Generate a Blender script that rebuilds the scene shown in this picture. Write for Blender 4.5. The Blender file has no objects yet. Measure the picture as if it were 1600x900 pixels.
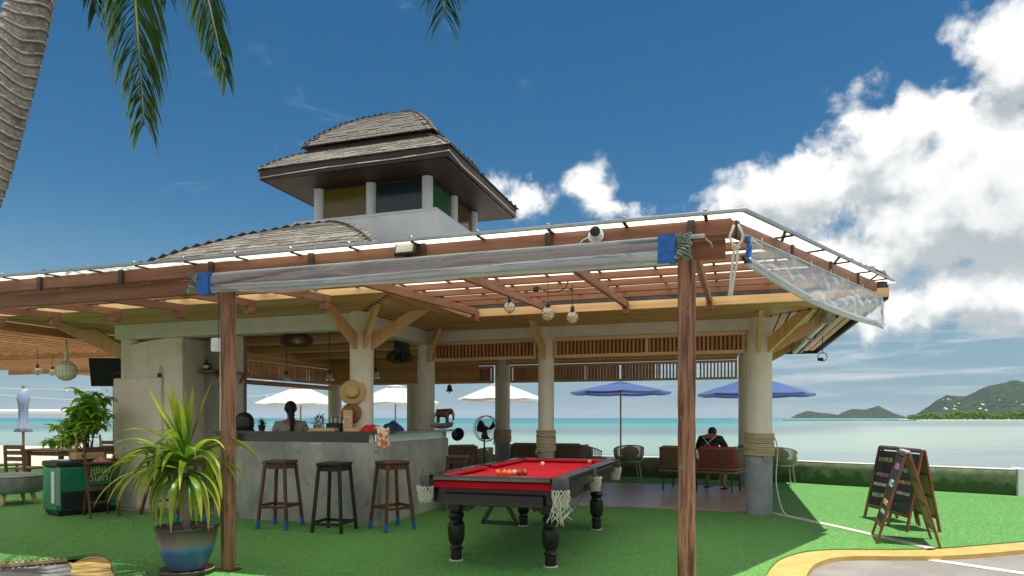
import bpy, bmesh, math, random
from mathutils import Vector, Matrix, Euler

rad = math.radians
RND = random.Random(11)
SC = bpy.context.scene
COL = SC.collection

# ------------------------------------------------------------------ camera, sky, sun, exposure
# World axes follow the building: X runs along its front, Y runs towards the sea, Z up, metres.
cam_data = bpy.data.cameras.new("camera")
cam_data.lens = 24.0
cam_data.sensor_width = 36.0
cam_data.shift_y = 203.0 / 1600.0
cam_data.clip_end = 60000.0
cam = bpy.data.objects.new("camera", cam_data)
COL.objects.link(cam)
cam.location = (0, 0, 1.3)
cam.rotation_euler = (rad(90), 0, rad(18))
SC.camera = cam

SUN_DIR = Vector((0.62, -0.20, 2.65)).normalized()
SUN_EL = math.asin(SUN_DIR.z)
SUN_AZ = math.atan2(SUN_DIR.x, SUN_DIR.y)
sun_data = bpy.data.lights.new("sun", 'SUN')
sun_data.energy = 2.7
sun_data.angle = rad(0.53)
sun_data.color = (1.0, 0.955, 0.88)
sun = bpy.data.objects.new("sun", sun_data)
COL.objects.link(sun)
sun.rotation_euler = SUN_DIR.to_track_quat('Z', 'Y').to_euler()
sun.location = SUN_DIR * 60

SC.render.engine = 'CYCLES'
SC.cycles.use_denoising = True
SC.cycles.max_bounces = 10
SC.cycles.diffuse_bounces = 6
SC.cycles.glossy_bounces = 3
SC.cycles.transmission_bounces = 8
SC.cycles.transparent_max_bounces = 10
SC.cycles.caustics_reflective = False
SC.cycles.caustics_refractive = False
SC.cycles.sample_clamp_indirect = 6.0
SC.view_settings.view_transform = 'Standard'
SC.view_settings.look = 'None'
SC.view_settings.exposure = 1.35
SC.view_settings.gamma = 1.0
SC.view_settings.use_curve_mapping = False

SKY_STRENGTH = 0.11


class NT:
    """small helper for node trees"""
    def __init__(self, tree):
        self.t = tree
        self.n = tree.nodes
        self.l = tree.links

    def new(self, typ, **kw):
        nd = self.n.new(typ)
        for k, v in kw.items():
            setattr(nd, k, v)
        return nd

    def put(self, sock, val):
        if val is None:
            return
        if isinstance(val, bpy.types.NodeSocket):
            self.l.new(val, sock)
        else:
            sock.default_value = val

    def math(self, op, a, b=None, c=None, clamp=False):
        nd = self.new('ShaderNodeMath', operation=op, use_clamp=clamp)
        self.put(nd.inputs[0], a)
        self.put(nd.inputs[1], b)
        self.put(nd.inputs[2], c)
        return nd.outputs[0]

    def vmath(self, op, a, b=None):
        nd = self.new('ShaderNodeVectorMath', operation=op)
        self.put(nd.inputs[0], a)
        self.put(nd.inputs[1], b)
        return nd.outputs['Value'] if op in ('LENGTH', 'DOT_PRODUCT', 'DISTANCE') else nd.outputs[0]

    def mix(self, f, a, b, blend='MIX'):
        nd = self.new('ShaderNodeMix', data_type='RGBA', blend_type=blend)
        self.put(nd.inputs['Factor'], f)
        ia = [s for s in nd.inputs if s.name == 'A' and s.type == 'RGBA'][0]
        ib = [s for s in nd.inputs if s.name == 'B' and s.type == 'RGBA'][0]
        self.put(ia, a)
        self.put(ib, b)
        return [s for s in nd.outputs if s.type == 'RGBA'][0]

    def noise(self, vec, scale, detail=4.0, rough=0.55, dist=0.0):
        nd = self.new('ShaderNodeTexNoise')
        nd.inputs['Scale'].default_value = scale
        nd.inputs['Detail'].default_value = detail
        nd.inputs['Roughness'].default_value = rough
        nd.inputs['Distortion'].default_value = dist
        if vec is not None:
            self.l.new(vec, nd.inputs['Vector'])
        return nd.outputs['Fac']

    def ramp(self, fac, stops, interp='LINEAR'):
        nd = self.new('ShaderNodeValToRGB')
        cr = nd.color_ramp
        cr.interpolation = interp
        while len(cr.elements) < len(stops):
            cr.elements.new(0.5)
        for e, (p, c) in zip(cr.elements, stops):
            e.position = p
            e.color = (c[0], c[1], c[2], 1)
        self.put(nd.inputs[0], fac)
        return nd.outputs[0]

    def smooth(self, x, a, b, lo=0.0, hi=1.0):
        nd = self.new('ShaderNodeMapRange', interpolation_type='SMOOTHSTEP')
        self.put(nd.inputs['Value'], x)
        nd.inputs['From Min'].default_value = a
        nd.inputs['From Max'].default_value = b
        nd.inputs['To Min'].default_value = lo
        nd.inputs['To Max'].default_value = hi
        return nd.outputs['Result']


def px_dir(px, py):
    """azimuth (from +Y towards +X) and elevation of a direction"""
    a, b = (px - 800) / 1067.0, (653 - py) / 1067.0
    c, s = math.cos(rad(18)), math.sin(rad(18))
    x, y = c * a - s, s * a + c
    return math.atan2(x, y), math.atan2(b, math.hypot(x, y))


def build_world():
    w = bpy.data.worlds.new("World")
    SC.world = w
    w.use_nodes = True
    w.cycles.sampling_method = 'MANUAL'
    w.cycles.sample_map_resolution = 256
    t = NT(w.node_tree)
    t.n.clear()
    out = t.new('ShaderNodeOutputWorld')
    bg = t.new('ShaderNodeBackground')
    bg.inputs['Strength'].default_value = SKY_STRENGTH
    t.l.new(bg.outputs[0], out.inputs[0])
    sky = t.new('ShaderNodeTexSky', sky_type='NISHITA')
    sky.sun_disc = False
    sky.sun_elevation = SUN_EL
    sky.sun_rotation = SUN_AZ
    sky.altitude = 0
    sky.air_density = 1.0
    sky.dust_density = 0.35
    sky.ozone_density = 2.6
    # the deep, polarised tropical blue of the photograph
    hs = t.new('ShaderNodeHueSaturation')
    hs.inputs['Hue'].default_value = 0.491
    hs.inputs['Saturation'].default_value = 1.36
    hs.inputs['Value'].default_value = 0.315
    t.l.new(sky.outputs[0], hs.inputs['Color'])
    skycol = hs.outputs[0]
    tc = t.new('ShaderNodeTexCoord')
    nrm = t.vmath('NORMALIZE', tc.outputs['Generated'])
    sep = t.new('ShaderNodeSeparateXYZ')
    t.l.new(nrm, sep.inputs[0])
    az = t.math('ARCTAN2', sep.outputs[0], sep.outputs[1])
    el = t.math('ARCSINE', sep.outputs[2])
    # cumulus banks, (x, y, rx, ry) measured on the picture plane, later turned into sky angles
    banks = [(1600, 110, 105, 100), (1530, 205, 120, 95), (1410, 260, 150, 85), (1330, 190, 80, 62), (1555, 60, 85, 62), (1470, 190, 115, 85), (1380, 225, 110, 62),
             (1250, 305, 165, 75), (1135, 305, 110, 46), (1470, 350, 250, 95), (1590, 300, 150, 170),
             (1360, 405, 240, 78), (1520, 460, 200, 85), (1400, 485, 150, 34), (1590, 505, 150, 50), (1300, 430, 120, 60),
             (815, 312, 72, 52), (928, 296, 66, 56), (960, 325, 95, 40), (765, 296, 50, 36),
             (1700, 250, 180, 170), (1850, 380, 240, 120), (2100, 360, 300, 130)]
    banks = [(*px_dir(x, y), rx, ry) for x, y, rx, ry in banks]
    blobs = []
    for a, e, rx, ry in banks:
        k = math.cos(a + rad(18)) * math.cos(e)
        blobs.append((a, e, rx / 1067.0 * k, ry / 1067.0 * k * 0.95))
    # unseen cumulus banks behind the camera, added and enlarged to brighten the shade
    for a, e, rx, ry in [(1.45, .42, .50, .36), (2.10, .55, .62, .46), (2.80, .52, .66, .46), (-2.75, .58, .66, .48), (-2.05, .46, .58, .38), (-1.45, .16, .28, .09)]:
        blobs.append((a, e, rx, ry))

    def density(ae, vec, det):
        d = None
        for a, e, rx, ry in blobs:
            nd = t.new('ShaderNodeVectorMath', operation='MULTIPLY_ADD')
            t.put(nd.inputs[0], ae)
            nd.inputs[1].default_value = (1 / rx, 1 / ry, 0)
            nd.inputs[2].default_value = (-a / rx, -e / ry, 0)
            q = t.vmath('LENGTH', nd.outputs[0])
            # scaled so that the noise bites equally into big and small banks
            k = min(rx, ry) * 11.0
            v = t.math('MULTIPLY_ADD', q, -k, k)
            d = v if d is None else t.math('SMOOTH_MAX', d, v, 0.12)
        d = t.math('MINIMUM', d, 0.80)
        n1 = t.noise(vec, 9.0, det, 0.58, 0.25)
        n2 = t.noise(vec, 34.0, max(det - 3, 1), 0.6, 0.0)
        d = t.math('ADD', d, t.math('MULTIPLY', t.math('SUBTRACT', n1, 0.5), 1.75))
        return t.math('ADD', d, t.math('MULTIPLY', t.math('SUBTRACT', n2, 0.5), 0.50))

    cmb = t.new('ShaderNodeCombineXYZ')
    t.put(cmb.inputs[0], az)
    t.put(cmb.inputs[1], el)
    ae0 = cmb.outputs[0]
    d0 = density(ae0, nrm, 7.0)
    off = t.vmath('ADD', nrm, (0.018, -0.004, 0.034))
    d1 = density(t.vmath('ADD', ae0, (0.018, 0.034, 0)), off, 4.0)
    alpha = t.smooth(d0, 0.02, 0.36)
    lit = t.math('SUBTRACT', d0, d1)
    lit = t.smooth(lit, -0.34, 0.30)
    thick = t.smooth(d0, 0.25, 1.5, 1.0, 0.62)
    lit = t.math('MULTIPLY', t.math('ADD', t.math('MULTIPLY', lit, 0.75), 0.25), thick)
    ccol = t.ramp(lit, [(0.08, (1.40, 1.58, 1.70)), (0.32, (2.05, 2.24, 2.34)), (0.60, (3.0, 3.10, 3.12)), (0.92, (3.85, 3.85, 3.78))])
    # thin high streaks and low stratus towards the horizon
    mp = t.new('ShaderNodeMapping')
    t.l.new(nrm, mp.inputs[0])
    mp.inputs['Scale'].default_value = (2.2, 2.2, 26.0)
    ns = t.noise(mp.outputs[0], 2.3, 7.0, 0.6, 0.6)
    low = t.math('MULTIPLY', t.smooth(el, 0.0, 0.05), t.smooth(el, 0.10, 0.22, 1.0, 0.0))
    side = t.smooth(az, -0.25, 0.25, 0.35, 1.0)
    streak = t.math('MULTIPLY', t.math('MULTIPLY', t.smooth(ns, 0.46, 0.74), low), side)
    mp2 = t.new('ShaderNodeMapping')
    t.l.new(nrm, mp2.inputs[0])
    mp2.inputs['Scale'].default_value = (3.0, 3.0, 9.0)
    mp2.inputs['Location'].default_value = (1.7, 0.4, 0.9)
    ns2 = t.noise(mp2.outputs[0], 2.6, 8.0, 0.62, 0.8)
    wisp = t.math('MULTIPLY', t.smooth(ns2, 0.60, 0.86), 0.40)
    wisp = t.math('MULTIPLY', wisp, t.smooth(el, 0.75, 0.3))
    haze = t.smooth(el, 0.30, -0.01, 0.0, 0.88)
    base = t.mix(haze, skycol, (.82, 1.42, 1.82, 1))
    base = t.mix(wisp, base, (2.4, 2.75, 3.0, 1))
    base = t.mix(streak, base, (2.5, 2.7, 2.8, 1))
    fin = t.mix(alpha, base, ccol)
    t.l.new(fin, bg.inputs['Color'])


build_world()

# ------------------------------------------------------------------ mesh helpers
ROOTM = {}


class MB:
    """collects faces of ONE object"""
    def __init__(self):
        self.v = []
        self.f = []
        self.uv = None

    def add(self, verts, faces):
        o = len(self.v)
        self.v += [Vector(p) for p in verts]
        self.f += [[i + o for i in q] for q in faces]
        return self

    def box(self, c, size, bev=0.0, m=None):
        hx, hy, hz = size[0] / 2, size[1] / 2, size[2] / 2
        c = Vector(c)
        b = min(bev, hx * .9, hy * .9, hz * .9)
        if b <= 0:
            pts = [Vector((x * hx, y * hy, z * hz)) for x in (-1, 1) for y in (-1, 1) for z in (-1, 1)]
            fs = [(0, 1, 3, 2), (4, 6, 7, 5), (0, 4, 5, 1), (2, 3, 7, 6), (0, 2, 6, 4), (1, 5, 7, 3)]
        else:
            pts, idx = [], {}
            for x in (-1, 1):
                for y in (-1, 1):
                    for z in (-1, 1):
                        idx[x, y, z] = len(pts)
                        pts += [Vector((x * hx, y * (hy - b), z * (hz - b))), Vector((x * (hx - b), y * hy, z * (hz - b))), Vector((x * (hx - b), y * (hy - b), z * hz))]
            fs = []
            for s in (-1, 1):
                fs.append([idx[s, y, z] for y, z in ((-1, -1), (1, -1), (1, 1), (-1, 1))])
                fs.append([idx[x, s, z] + 1 for x, z in ((-1, -1), (1, -1), (1, 1), (-1, 1))])
                fs.append([idx[x, y, s] + 2 for x, y in ((-1, -1), (1, -1), (1, 1), (-1, 1))])
            for p in (-1, 1):
                for q in (-1, 1):
                    fs.append([idx[-1, p, q] + 1, idx[1, p, q] + 1, idx[1, p, q] + 2, idx[-1, p, q] + 2])
                    fs.append([idx[p, -1, q], idx[p, 1, q], idx[p, 1, q] + 2, idx[p, -1, q] + 2])
                    fs.append([idx[p, q, -1], idx[p, q, 1], idx[p, q, 1] + 1, idx[p, q, -1] + 1])
                    for r in (-1, 1):
                        fs.append([idx[p, q, r], idx[p, q, r] + 1, idx[p, q, r] + 2])
        if m is not None:
            pts = [m @ p for p in pts]
        return self.add([p + c for p in pts], fs)

    def span(self, x0, x1, y0, y1, z0, z1, bev=0.0):
        return self.box(((x0 + x1) / 2, (y0 + y1) / 2, (z0 + z1) / 2), (abs(x1 - x0), abs(y1 - y0), abs(z1 - z0)), bev)

    def beam(self, p0, p1, w, h, up=(0, 0, 1), bev=0.0):
        """bar from p0 to p1, w across, h along 'up'"""
        p0, p1 = Vector(p0), Vector(p1)
        d = (p1 - p0)
        L = d.length
        d.normalize()
        up = Vector(up)
        s = d.cross(up).normalized()
        u = s.cross(d).normalized()
        m = Matrix((d, s, u)).transposed()
        return self.box((p0 + p1) / 2, (L, w, h), bev, m)

    def tube(self, pts, r, seg=8, caps=True, closed=False):
        pts = [Vector(p) for p in pts]
        n = len(pts)
        rs = r if isinstance(r, (list, tuple)) else [r] * n
        tang = []
        for i in range(n):
            if closed:
                d = pts[(i + 1) % n] - pts[i - 1]
            else:
                d = pts[min(i + 1, n - 1)] - pts[max(i - 1, 0)]
            tang.append(d.normalized() if d.length > 1e-9 else Vector((0, 0, 1)))
        ref = Vector((0, 0, 1)) if abs(tang[0].z) < 0.9 else Vector((1, 0, 0))
        nrm = tang[0].cross(ref).normalized()
        vs = []
        for i in range(n):
            nrm = (nrm - tang[i] * nrm.dot(tang[i])).normalized()
            bi = tang[i].cross(nrm)
            for k in range(seg):
                a = 2 * math.pi * k / seg
                vs.append(pts[i] + (nrm * math.cos(a) + bi * math.sin(a)) * rs[i])
        fs = []
        for i in range(n if closed else n - 1):
            j = (i + 1) % n
            for k in range(seg):
                k2 = (k + 1) % seg
                fs.append((i * seg + k, i * seg + k2, j * seg + k2, j * seg + k))
        if caps and not closed:
            fs.append(list(range(seg))[::-1])
            fs.append([(n - 1) * seg + k for k in range(seg)])
        return self.add(vs, fs)

    def lathe(self, prof, c=(0, 0, 0), seg=24, m=None, wob=None):
        """prof: (r, z) pairs from bottom to top"""
        vs, fs = [], []
        c = Vector(c)
        for i, (r, z) in enumerate(prof):
            for k in range(seg):
                a = 2 * math.pi * k / seg
                rr = r * (wob(a, z) if wob else 1)
                p = Vector((rr * math.cos(a), rr * math.sin(a), z))
                vs.append((m @ p if m is not None else p) + c)
        for i in range(len(prof) - 1):
            for k in range(seg):
                k2 = (k + 1) % seg
                fs.append((i * seg + k, i * seg + k2, (i + 1) * seg + k2, (i + 1) * seg + k))
        if prof[0][0] > 1e-4:
            fs.append(list(range(seg))[::-1])
        if prof[-1][0] > 1e-4:
            fs.append([(len(prof) - 1) * seg + k for k in range(seg)])
        return self.add(vs, fs)

    def prism(self, poly, z0, z1):
        n = len(poly)
        vs = [Vector((x, y, z0)) for x, y in poly] + [Vector((x, y, z1)) for x, y in poly]
        fs = [list(range(n))[::-1], list(range(n, 2 * n))]
        fs += [(i, (i + 1) % n, n + (i + 1) % n, n + i) for i in range(n)]
        return self.add(vs, fs)

    def slab(self, poly3, thick):
        """polygon in space pushed along its normal"""
        P = [Vector(p) for p in poly3]
        nn = (P[1] - P[0]).cross(P[2] - P[0]).normalized() * thick
        n = len(P)
        fs = [list(range(n))[::-1], list(range(n, 2 * n))] + [(i, (i + 1) % n, n + (i + 1) % n, n + i) for i in range(n)]
        return self.add(P + [p + nn for p in P], fs)

    def grid(self, fn, nu, nv, closed_u=False):
        vs = [fn(i / (nu if closed_u else max(nu - 1, 1)), j / max(nv - 1, 1)) for j in range(nv) for i in range(nu)]
        fs = []
        for j in range(nv - 1):
            for i in range(nu if closed_u else nu - 1):
                i2 = (i + 1) % nu
                fs.append((j * nu + i, j * nu + i2, (j + 1) * nu + i2, (j + 1) * nu + i))
        return self.add(vs, fs)

    def ball(self, c, r, seg=14, rings=9, sc=(1, 1, 1), m=None):
        prof = [(max(math.sin(math.pi * i / rings), 1e-5) * r, -math.cos(math.pi * i / rings) * r) for i in range(rings + 1)]
        prof[0] = (1e-5, -r)
        prof[-1] = (1e-5, r)
        S = Matrix.Diagonal(sc)
        mm = S if m is None else m @ S
        return self.lathe(prof, c, seg, mm)

    def mesh(self, name, mat, smooth=None, recalc=True):
        me = bpy.data.meshes.new(name)
        me.from_pydata([tuple(p) for p in self.v], [], self.f)
        if recalc:
            bm = bmesh.new()
            bm.from_mesh(me)
            bmesh.ops.recalc_face_normals(bm, faces=bm.faces)
            bm.to_mesh(me)
            bm.free()
        if self.uv:
            lay = me.uv_layers.new(name='UVMap')
            for li, l in enumerate(me.loops):
                lay.data[li].uv = self.uv[l.vertex_index]
        if mat is not None:
            me.materials.append(mat)
        if smooth is not None:
            for p in me.polygons:
                p.use_smooth = True
            if smooth < 180:
                me.set_sharp_from_angle(angle=rad(smooth))
        me.update()
        return me

    def build(self, name, mat, parent=None, smooth=None, world=True, recalc=True):
        """link as one object; world=True: the points are world points"""
        if parent is not None and world:
            inv = rootm(parent).inverted()
            self.v = [inv @ p for p in self.v]
        me = self.mesh(name, mat, smooth, recalc)
        o = bpy.data.objects.new(name, me)
        COL.objects.link(o)
        if parent is not None:
            o.parent = parent
            ROOTM[o.name] = rootm(parent)
        return o


def rootm(o):
    return ROOTM.get(o.name, Matrix.Identity(4))


def tag(o, label, cat=None, group=None, kind=None):
    if label:
        o['label'] = label
    if cat:
        o['category'] = cat
    if group:
        o['group'] = group
    if kind:
        o['kind'] = kind
    return o


def thing(name, label, cat, loc=(0, 0, 0), rz=0.0, group=None, kind=None):
    o = bpy.data.objects.new(name, None)
    COL.objects.link(o)
    o.empty_display_size = 0.1
    o.location = loc
    o.rotation_euler = (0, 0, rz)
    ROOTM[o.name] = Matrix.Translation(loc) @ Matrix.Rotation(rz, 4, 'Z')
    return tag(o, label, cat, group, kind)


def piece(name, me, parent, mw):
    """one of many alike pieces sharing a mesh; mw = world matrix"""
    o = bpy.data.objects.new(name, me)
    COL.objects.link(o)
    if parent is not None:
        o.parent = parent
        o.matrix_local = rootm(parent).inverted() @ mw
        ROOTM[o.name] = rootm(parent)
    else:
        o.matrix_world = mw
    return o


def frame_m(origin, ax, ay, az):
    m = Matrix.Identity(4)
    for i, a in enumerate((ax, ay, az)):
        for r in range(3):
            m[r][i] = a[r]
    for r in range(3):
        m[r][3] = origin[r]
    return m


def copy_tree(o, parent=None):
    c = o.copy()
    COL.objects.link(c)
    if parent is not None:
        c.parent = parent
        c.matrix_parent_inverse = o.matrix_parent_inverse
    for ch in o.children:
        copy_tree(ch, c)
    return c


def dup(root, loc, rz, label, group=None):
    c = copy_tree(root)
    c.location = loc
    c.rotation_euler = (0, 0, rz)
    c['label'] = label
    if group:
        c['group'] = group
    ROOTM[c.name] = Matrix.Translation(loc) @ Matrix.Rotation(rz, 4, 'Z')
    return c


def structure(mb, name, mat, smooth=None):
    o = mb.build(name, mat, None, smooth)
    o['kind'] = 'structure'
    return o


def skin(name, pts, edges, mat, parent, sub=2, root=0):
    """one continuous body: pts = (x, y, z, r) in the thing's own frame"""
    me = bpy.data.meshes.new(name)
    me.from_pydata([p[:3] for p in pts], edges, [])
    me.materials.append(mat)
    o = bpy.data.objects.new(name, me)
    COL.objects.link(o)
    o.parent = parent
    ROOTM[o.name] = rootm(parent)
    md = o.modifiers.new('skin', 'SKIN')
    md.use_smooth_shade = True
    for i, p in enumerate(pts):
        sv = me.skin_vertices[0].data[i]
        r = p[3]
        sv.radius = r if isinstance(r, tuple) else (r, r)
        sv.use_root = (i == root)
    sb = o.modifiers.new('sub', 'SUBSURF')
    sb.levels = sb.render_levels = sub
    return o


def lerp(a, b, t):
    return a + (b - a) * t


def interp(tab, x):
    for (x0, y0), (x1, y1) in zip(tab, tab[1:]):
        if x <= x1:
            return y0 + (y1 - y0) * (x - x0) / (x1 - x0)
    (x0, y0), (x1, y1) = tab[-2:]
    return y1 + (y1 - y0) / (x1 - x0) * (x - x1)


# ------------------------------------------------------------------ materials
def M(name, col, col2=None, scale=6.0, rough=0.6, bump=0.0, bscale=None, stretch=None, detail=5.0, metal=0.0, spec=0.4,
      vary=0.0, trans=0.0, rough2=None, contrast=(0.35, 0.68), bdist=0.01, coat=0.0, spots=None, streak=None):
    """principled material; colour and relief from noise laid out in world space"""
    mt = bpy.data.materials.new(name)
    mt.use_nodes = True
    t = NT(mt.node_tree)
    b = mt.node_tree.nodes['Principled BSDF']
    geo = t.new('ShaderNodeNewGeometry')
    vec = geo.outputs['Position']
    if stretch:
        mp = t.new('ShaderNodeMapping')
        mp.inputs['Scale'].default_value = stretch
        t.l.new(vec, mp.inputs[0])
        vec = mp.outputs[0]
    fac = None
    if col2 is not None or bump:
        fac = t.noise(vec, scale, detail, 0.6, 0.3)
    c = (*col, 1)
    cs = None
    if col2 is not None:
        f = t.smooth(fac, *contrast)
        cs = t.mix(f, (*col, 1), (*col2, 1))
    if spots:
        sp = t.smooth(t.noise(geo.outputs['Position'], spots[0], 5.0, 0.65), spots[1], spots[1] + 0.12)
        cs = t.mix(sp, cs if cs is not None else c, (*spots[2], 1))
    if streak:
        # run marks: narrow, drawn out downwards
        ms = t.new('ShaderNodeMapping')
        ms.inputs['Scale'].default_value = (1, 1, .10)
        t.l.new(geo.outputs['Position'], ms.inputs[0])
        sf = t.math('MULTIPLY', t.smooth(t.noise(ms.outputs[0], streak[0], 5.0, .7), streak[1], streak[1] + .14, 0, .8), t.smooth(t.noise(geo.outputs['Position'], 1.7, 3.0), .40, .62))
        cs = t.mix(sf, cs if cs is not None else c, (*streak[2], 1))
    if vary:
        oi = t.new('ShaderNodeObjectInfo')
        k = t.math('ADD', t.math('MULTIPLY', oi.outputs['Random'], vary * 2), 1 - vary)
        hsv = t.new('ShaderNodeHueSaturation')
        t.put(hsv.inputs['Value'], k)
        t.put(hsv.inputs['Color'], cs if cs is not None else c)
        cs = hsv.outputs[0]
    t.put(b.inputs['Base Color'], cs if cs is not None else c)
    b.inputs['Roughness'].default_value = rough
    if rough2 is not None:
        t.put(b.inputs['Roughness'], t.smooth(t.noise(vec, scale * 1.7, 4), .3, .7, rough, rough2))
    b.inputs['Metallic'].default_value = metal
    b.inputs['Specular IOR Level'].default_value = spec
    b.inputs['Transmission Weight'].default_value = trans
    b.inputs['Coat Weight'].default_value = coat
    if bump:
        bp = t.new('ShaderNodeBump')
        bp.inputs['Strength'].default_value = bump
        bp.inputs['Distance'].default_value = bdist
        h = fac if bscale is None else t.noise(vec, bscale, 4.0, 0.6)
        t.l.new(h, bp.inputs['Height'])
        t.l.new(bp.outputs[0], b.inputs['Normal'])
    return mt


GR = 0.06   # how far grain is drawn out


def wood(name, a, b, axis='x', scale=22.0, rough=0.55, vary=0.12, bump=0.35, spec=0.35, contrast=(0.3, 0.72), spots=None):
    st = {'x': (GR, 1, 1), 'y': (1, GR, 1), 'z': (1, 1, GR)}[axis]
    return M(name, a, b, scale, rough, bump, None, st, 6.0, vary=vary, spec=spec, contrast=contrast, bdist=0.004, spots=spots)


def leaf_mat(name, base, tip, dry=None, trans=0.35, vary=0.22):
    """leaf colour runs along the blade (UV v); thin leaves let light through"""
    mt = bpy.data.materials.new(name)
    mt.use_nodes = True
    t = NT(mt.node_tree)
    t.n.remove(mt.node_tree.nodes['Principled BSDF'])
    out = mt.node_tree.nodes['Material Output']
    uv = t.new('ShaderNodeUVMap')
    sp = t.new('ShaderNodeSeparateXYZ')
    t.l.new(uv.outputs[0], sp.inputs[0])
    geo = t.new('ShaderNodeNewGeometry')
    nz = t.noise(geo.outputs['Position'], 9.0, 3.0)
    c = t.mix(t.smooth(t.math('ADD', sp.outputs[1], t.math('MULTIPLY', t.math('SUBTRACT', nz, .5), .8)), .25, .95), (*base, 1), (*tip, 1))
    if dry:
        c = t.mix(t.smooth(t.math('ADD', sp.outputs[1], t.math('MULTIPLY', t.math('SUBTRACT', nz, .5), .5)), .93, 1.06), c, (*dry, 1))
    mid = t.smooth(t.math('ABSOLUTE', t.math('SUBTRACT', sp.outputs[0], .5)), 0.0, .12, .82, 1.0)
    oi = t.new('ShaderNodeObjectInfo')
    hs = t.new('ShaderNodeHueSaturation')
    t.put(hs.inputs['Hue'], t.math('ADD', t.math('MULTIPLY', oi.outputs['Random'], -.035), .515))
    t.put(hs.inputs['Value'], t.math('MULTIPLY', t.math('ADD', t.math('MULTIPLY', oi.outputs['Random'], vary * 2), 1 - vary), mid))
    t.put(hs.inputs['Color'], c)
    df = t.new('ShaderNodeBsdfPrincipled')
    df.inputs['Roughness'].default_value = .38
    df.inputs['Specular IOR Level'].default_value = .45
    t.put(df.inputs['Base Color'], hs.outputs[0])
    tr = t.new('ShaderNodeBsdfTranslucent')
    t.put(tr.inputs['Color'], hs.outputs[0])
    mx = t.new('ShaderNodeMixShader')
    mx.inputs[0].default_value = trans
    t.l.new(df.outputs[0], mx.inputs[1])
    t.l.new(tr.outputs[0], mx.inputs[2])
    t.l.new(mx.outputs[0], out.inputs[0])
    return mt


def opal(name, col, trans=0.55):
    mt = bpy.data.materials.new(name)
    mt.use_nodes = True
    t = NT(mt.node_tree)
    b = mt.node_tree.nodes['Principled BSDF']
    out = mt.node_tree.nodes['Material Output']
    geo = t.new('ShaderNodeNewGeometry')
    f = t.smooth(t.noise(geo.outputs['Position'], 3.0, 6.0, .65), .3, .75)
    c = t.mix(f, (*col, 1), (col[0] * .86, col[1] * .85, col[2] * .78, 1))
    t.put(b.inputs['Base Color'], c)
    b.inputs['Roughness'].default_value = .35
    tr = t.new('ShaderNodeBsdfTranslucent')
    t.put(tr.inputs['Color'], c)
    mx = t.new('ShaderNodeMixShader')
    mx.inputs[0].default_value = trans
    t.l.new(b.outputs[0], mx.inputs[1])
    t.l.new(tr.outputs[0], mx.inputs[2])
    t.l.new(mx.outputs[0], out.inputs[0])
    return mt


def film(name, tint, opacity=0.35, rough=0.12, bump=0.0, bscale=14.0, haze=0.4):
    """clear plastic sheet or thin glass: mostly see-through with gloss and a little milkiness"""
    mt = bpy.data.materials.new(name)
    mt.use_nodes = True
    t = NT(mt.node_tree)
    t.n.remove(mt.node_tree.nodes['Principled BSDF'])
    out = mt.node_tree.nodes['Material Output']
    tp = t.new('ShaderNodeBsdfTransparent')
    tp.inputs[0].default_value = (*tint, 1)
    gl = t.new('ShaderNodeBsdfGlossy')
    gl.inputs['Color'].default_value = (.95, .97, 1, 1)
    gl.inputs['Roughness'].default_value = rough
    df = t.new('ShaderNodeBsdfDiffuse')
    df.inputs[0].default_value = (.72, .76, .8, 1)
    tl = t.new('ShaderNodeBsdfTranslucent')
    tl.inputs[0].default_value = (.72, .76, .8, 1)
    md = t.new('ShaderNodeMixShader')
    t.l.new(df.outputs[0], md.inputs[1])
    t.l.new(tl.outputs[0], md.inputs[2])
    m1 = t.new('ShaderNodeMixShader')
    m1.inputs[0].default_value = haze
    t.l.new(gl.outputs[0], m1.inputs[1])
    t.l.new(md.outputs[0], m1.inputs[2])
    fr = t.new('ShaderNodeFresnel')
    fr.inputs[0].default_value = 1.5
    m2 = t.new('ShaderNodeMixShader')
    t.put(m2.inputs[0], t.math('ADD', t.math('MULTIPLY', fr.outputs[0], .8), opacity, clamp=True))
    t.l.new(tp.outputs[0], m2.inputs[1])
    t.l.new(m1.outputs[0], m2.inputs[2])
    if bump:
        geo = t.new('ShaderNodeNewGeometry')
        bp = t.new('ShaderNodeBump')
        bp.inputs['Strength'].default_value = bump
        bp.inputs['Distance'].default_value = .03
        t.l.new(t.noise(geo.outputs['Position'], bscale, 4.0, .55, .8), bp.inputs['Height'])
        for nd in (gl, df, fr):
            t.l.new(bp.outputs[0], nd.inputs['Normal'])
    t.l.new(m2.outputs[0], out.inputs[0])
    return mt


def emit(name, col, strength):
    mt = bpy.data.materials.new(name)
    mt.use_nodes = True
    b = mt.node_tree.nodes['Principled BSDF']
    b.inputs['Base Color'].default_value = (*col, 1)
    b.inputs['Emission Color'].default_value = (*col, 1)
    b.inputs['Emission Strength'].default_value = strength
    return mt


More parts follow.
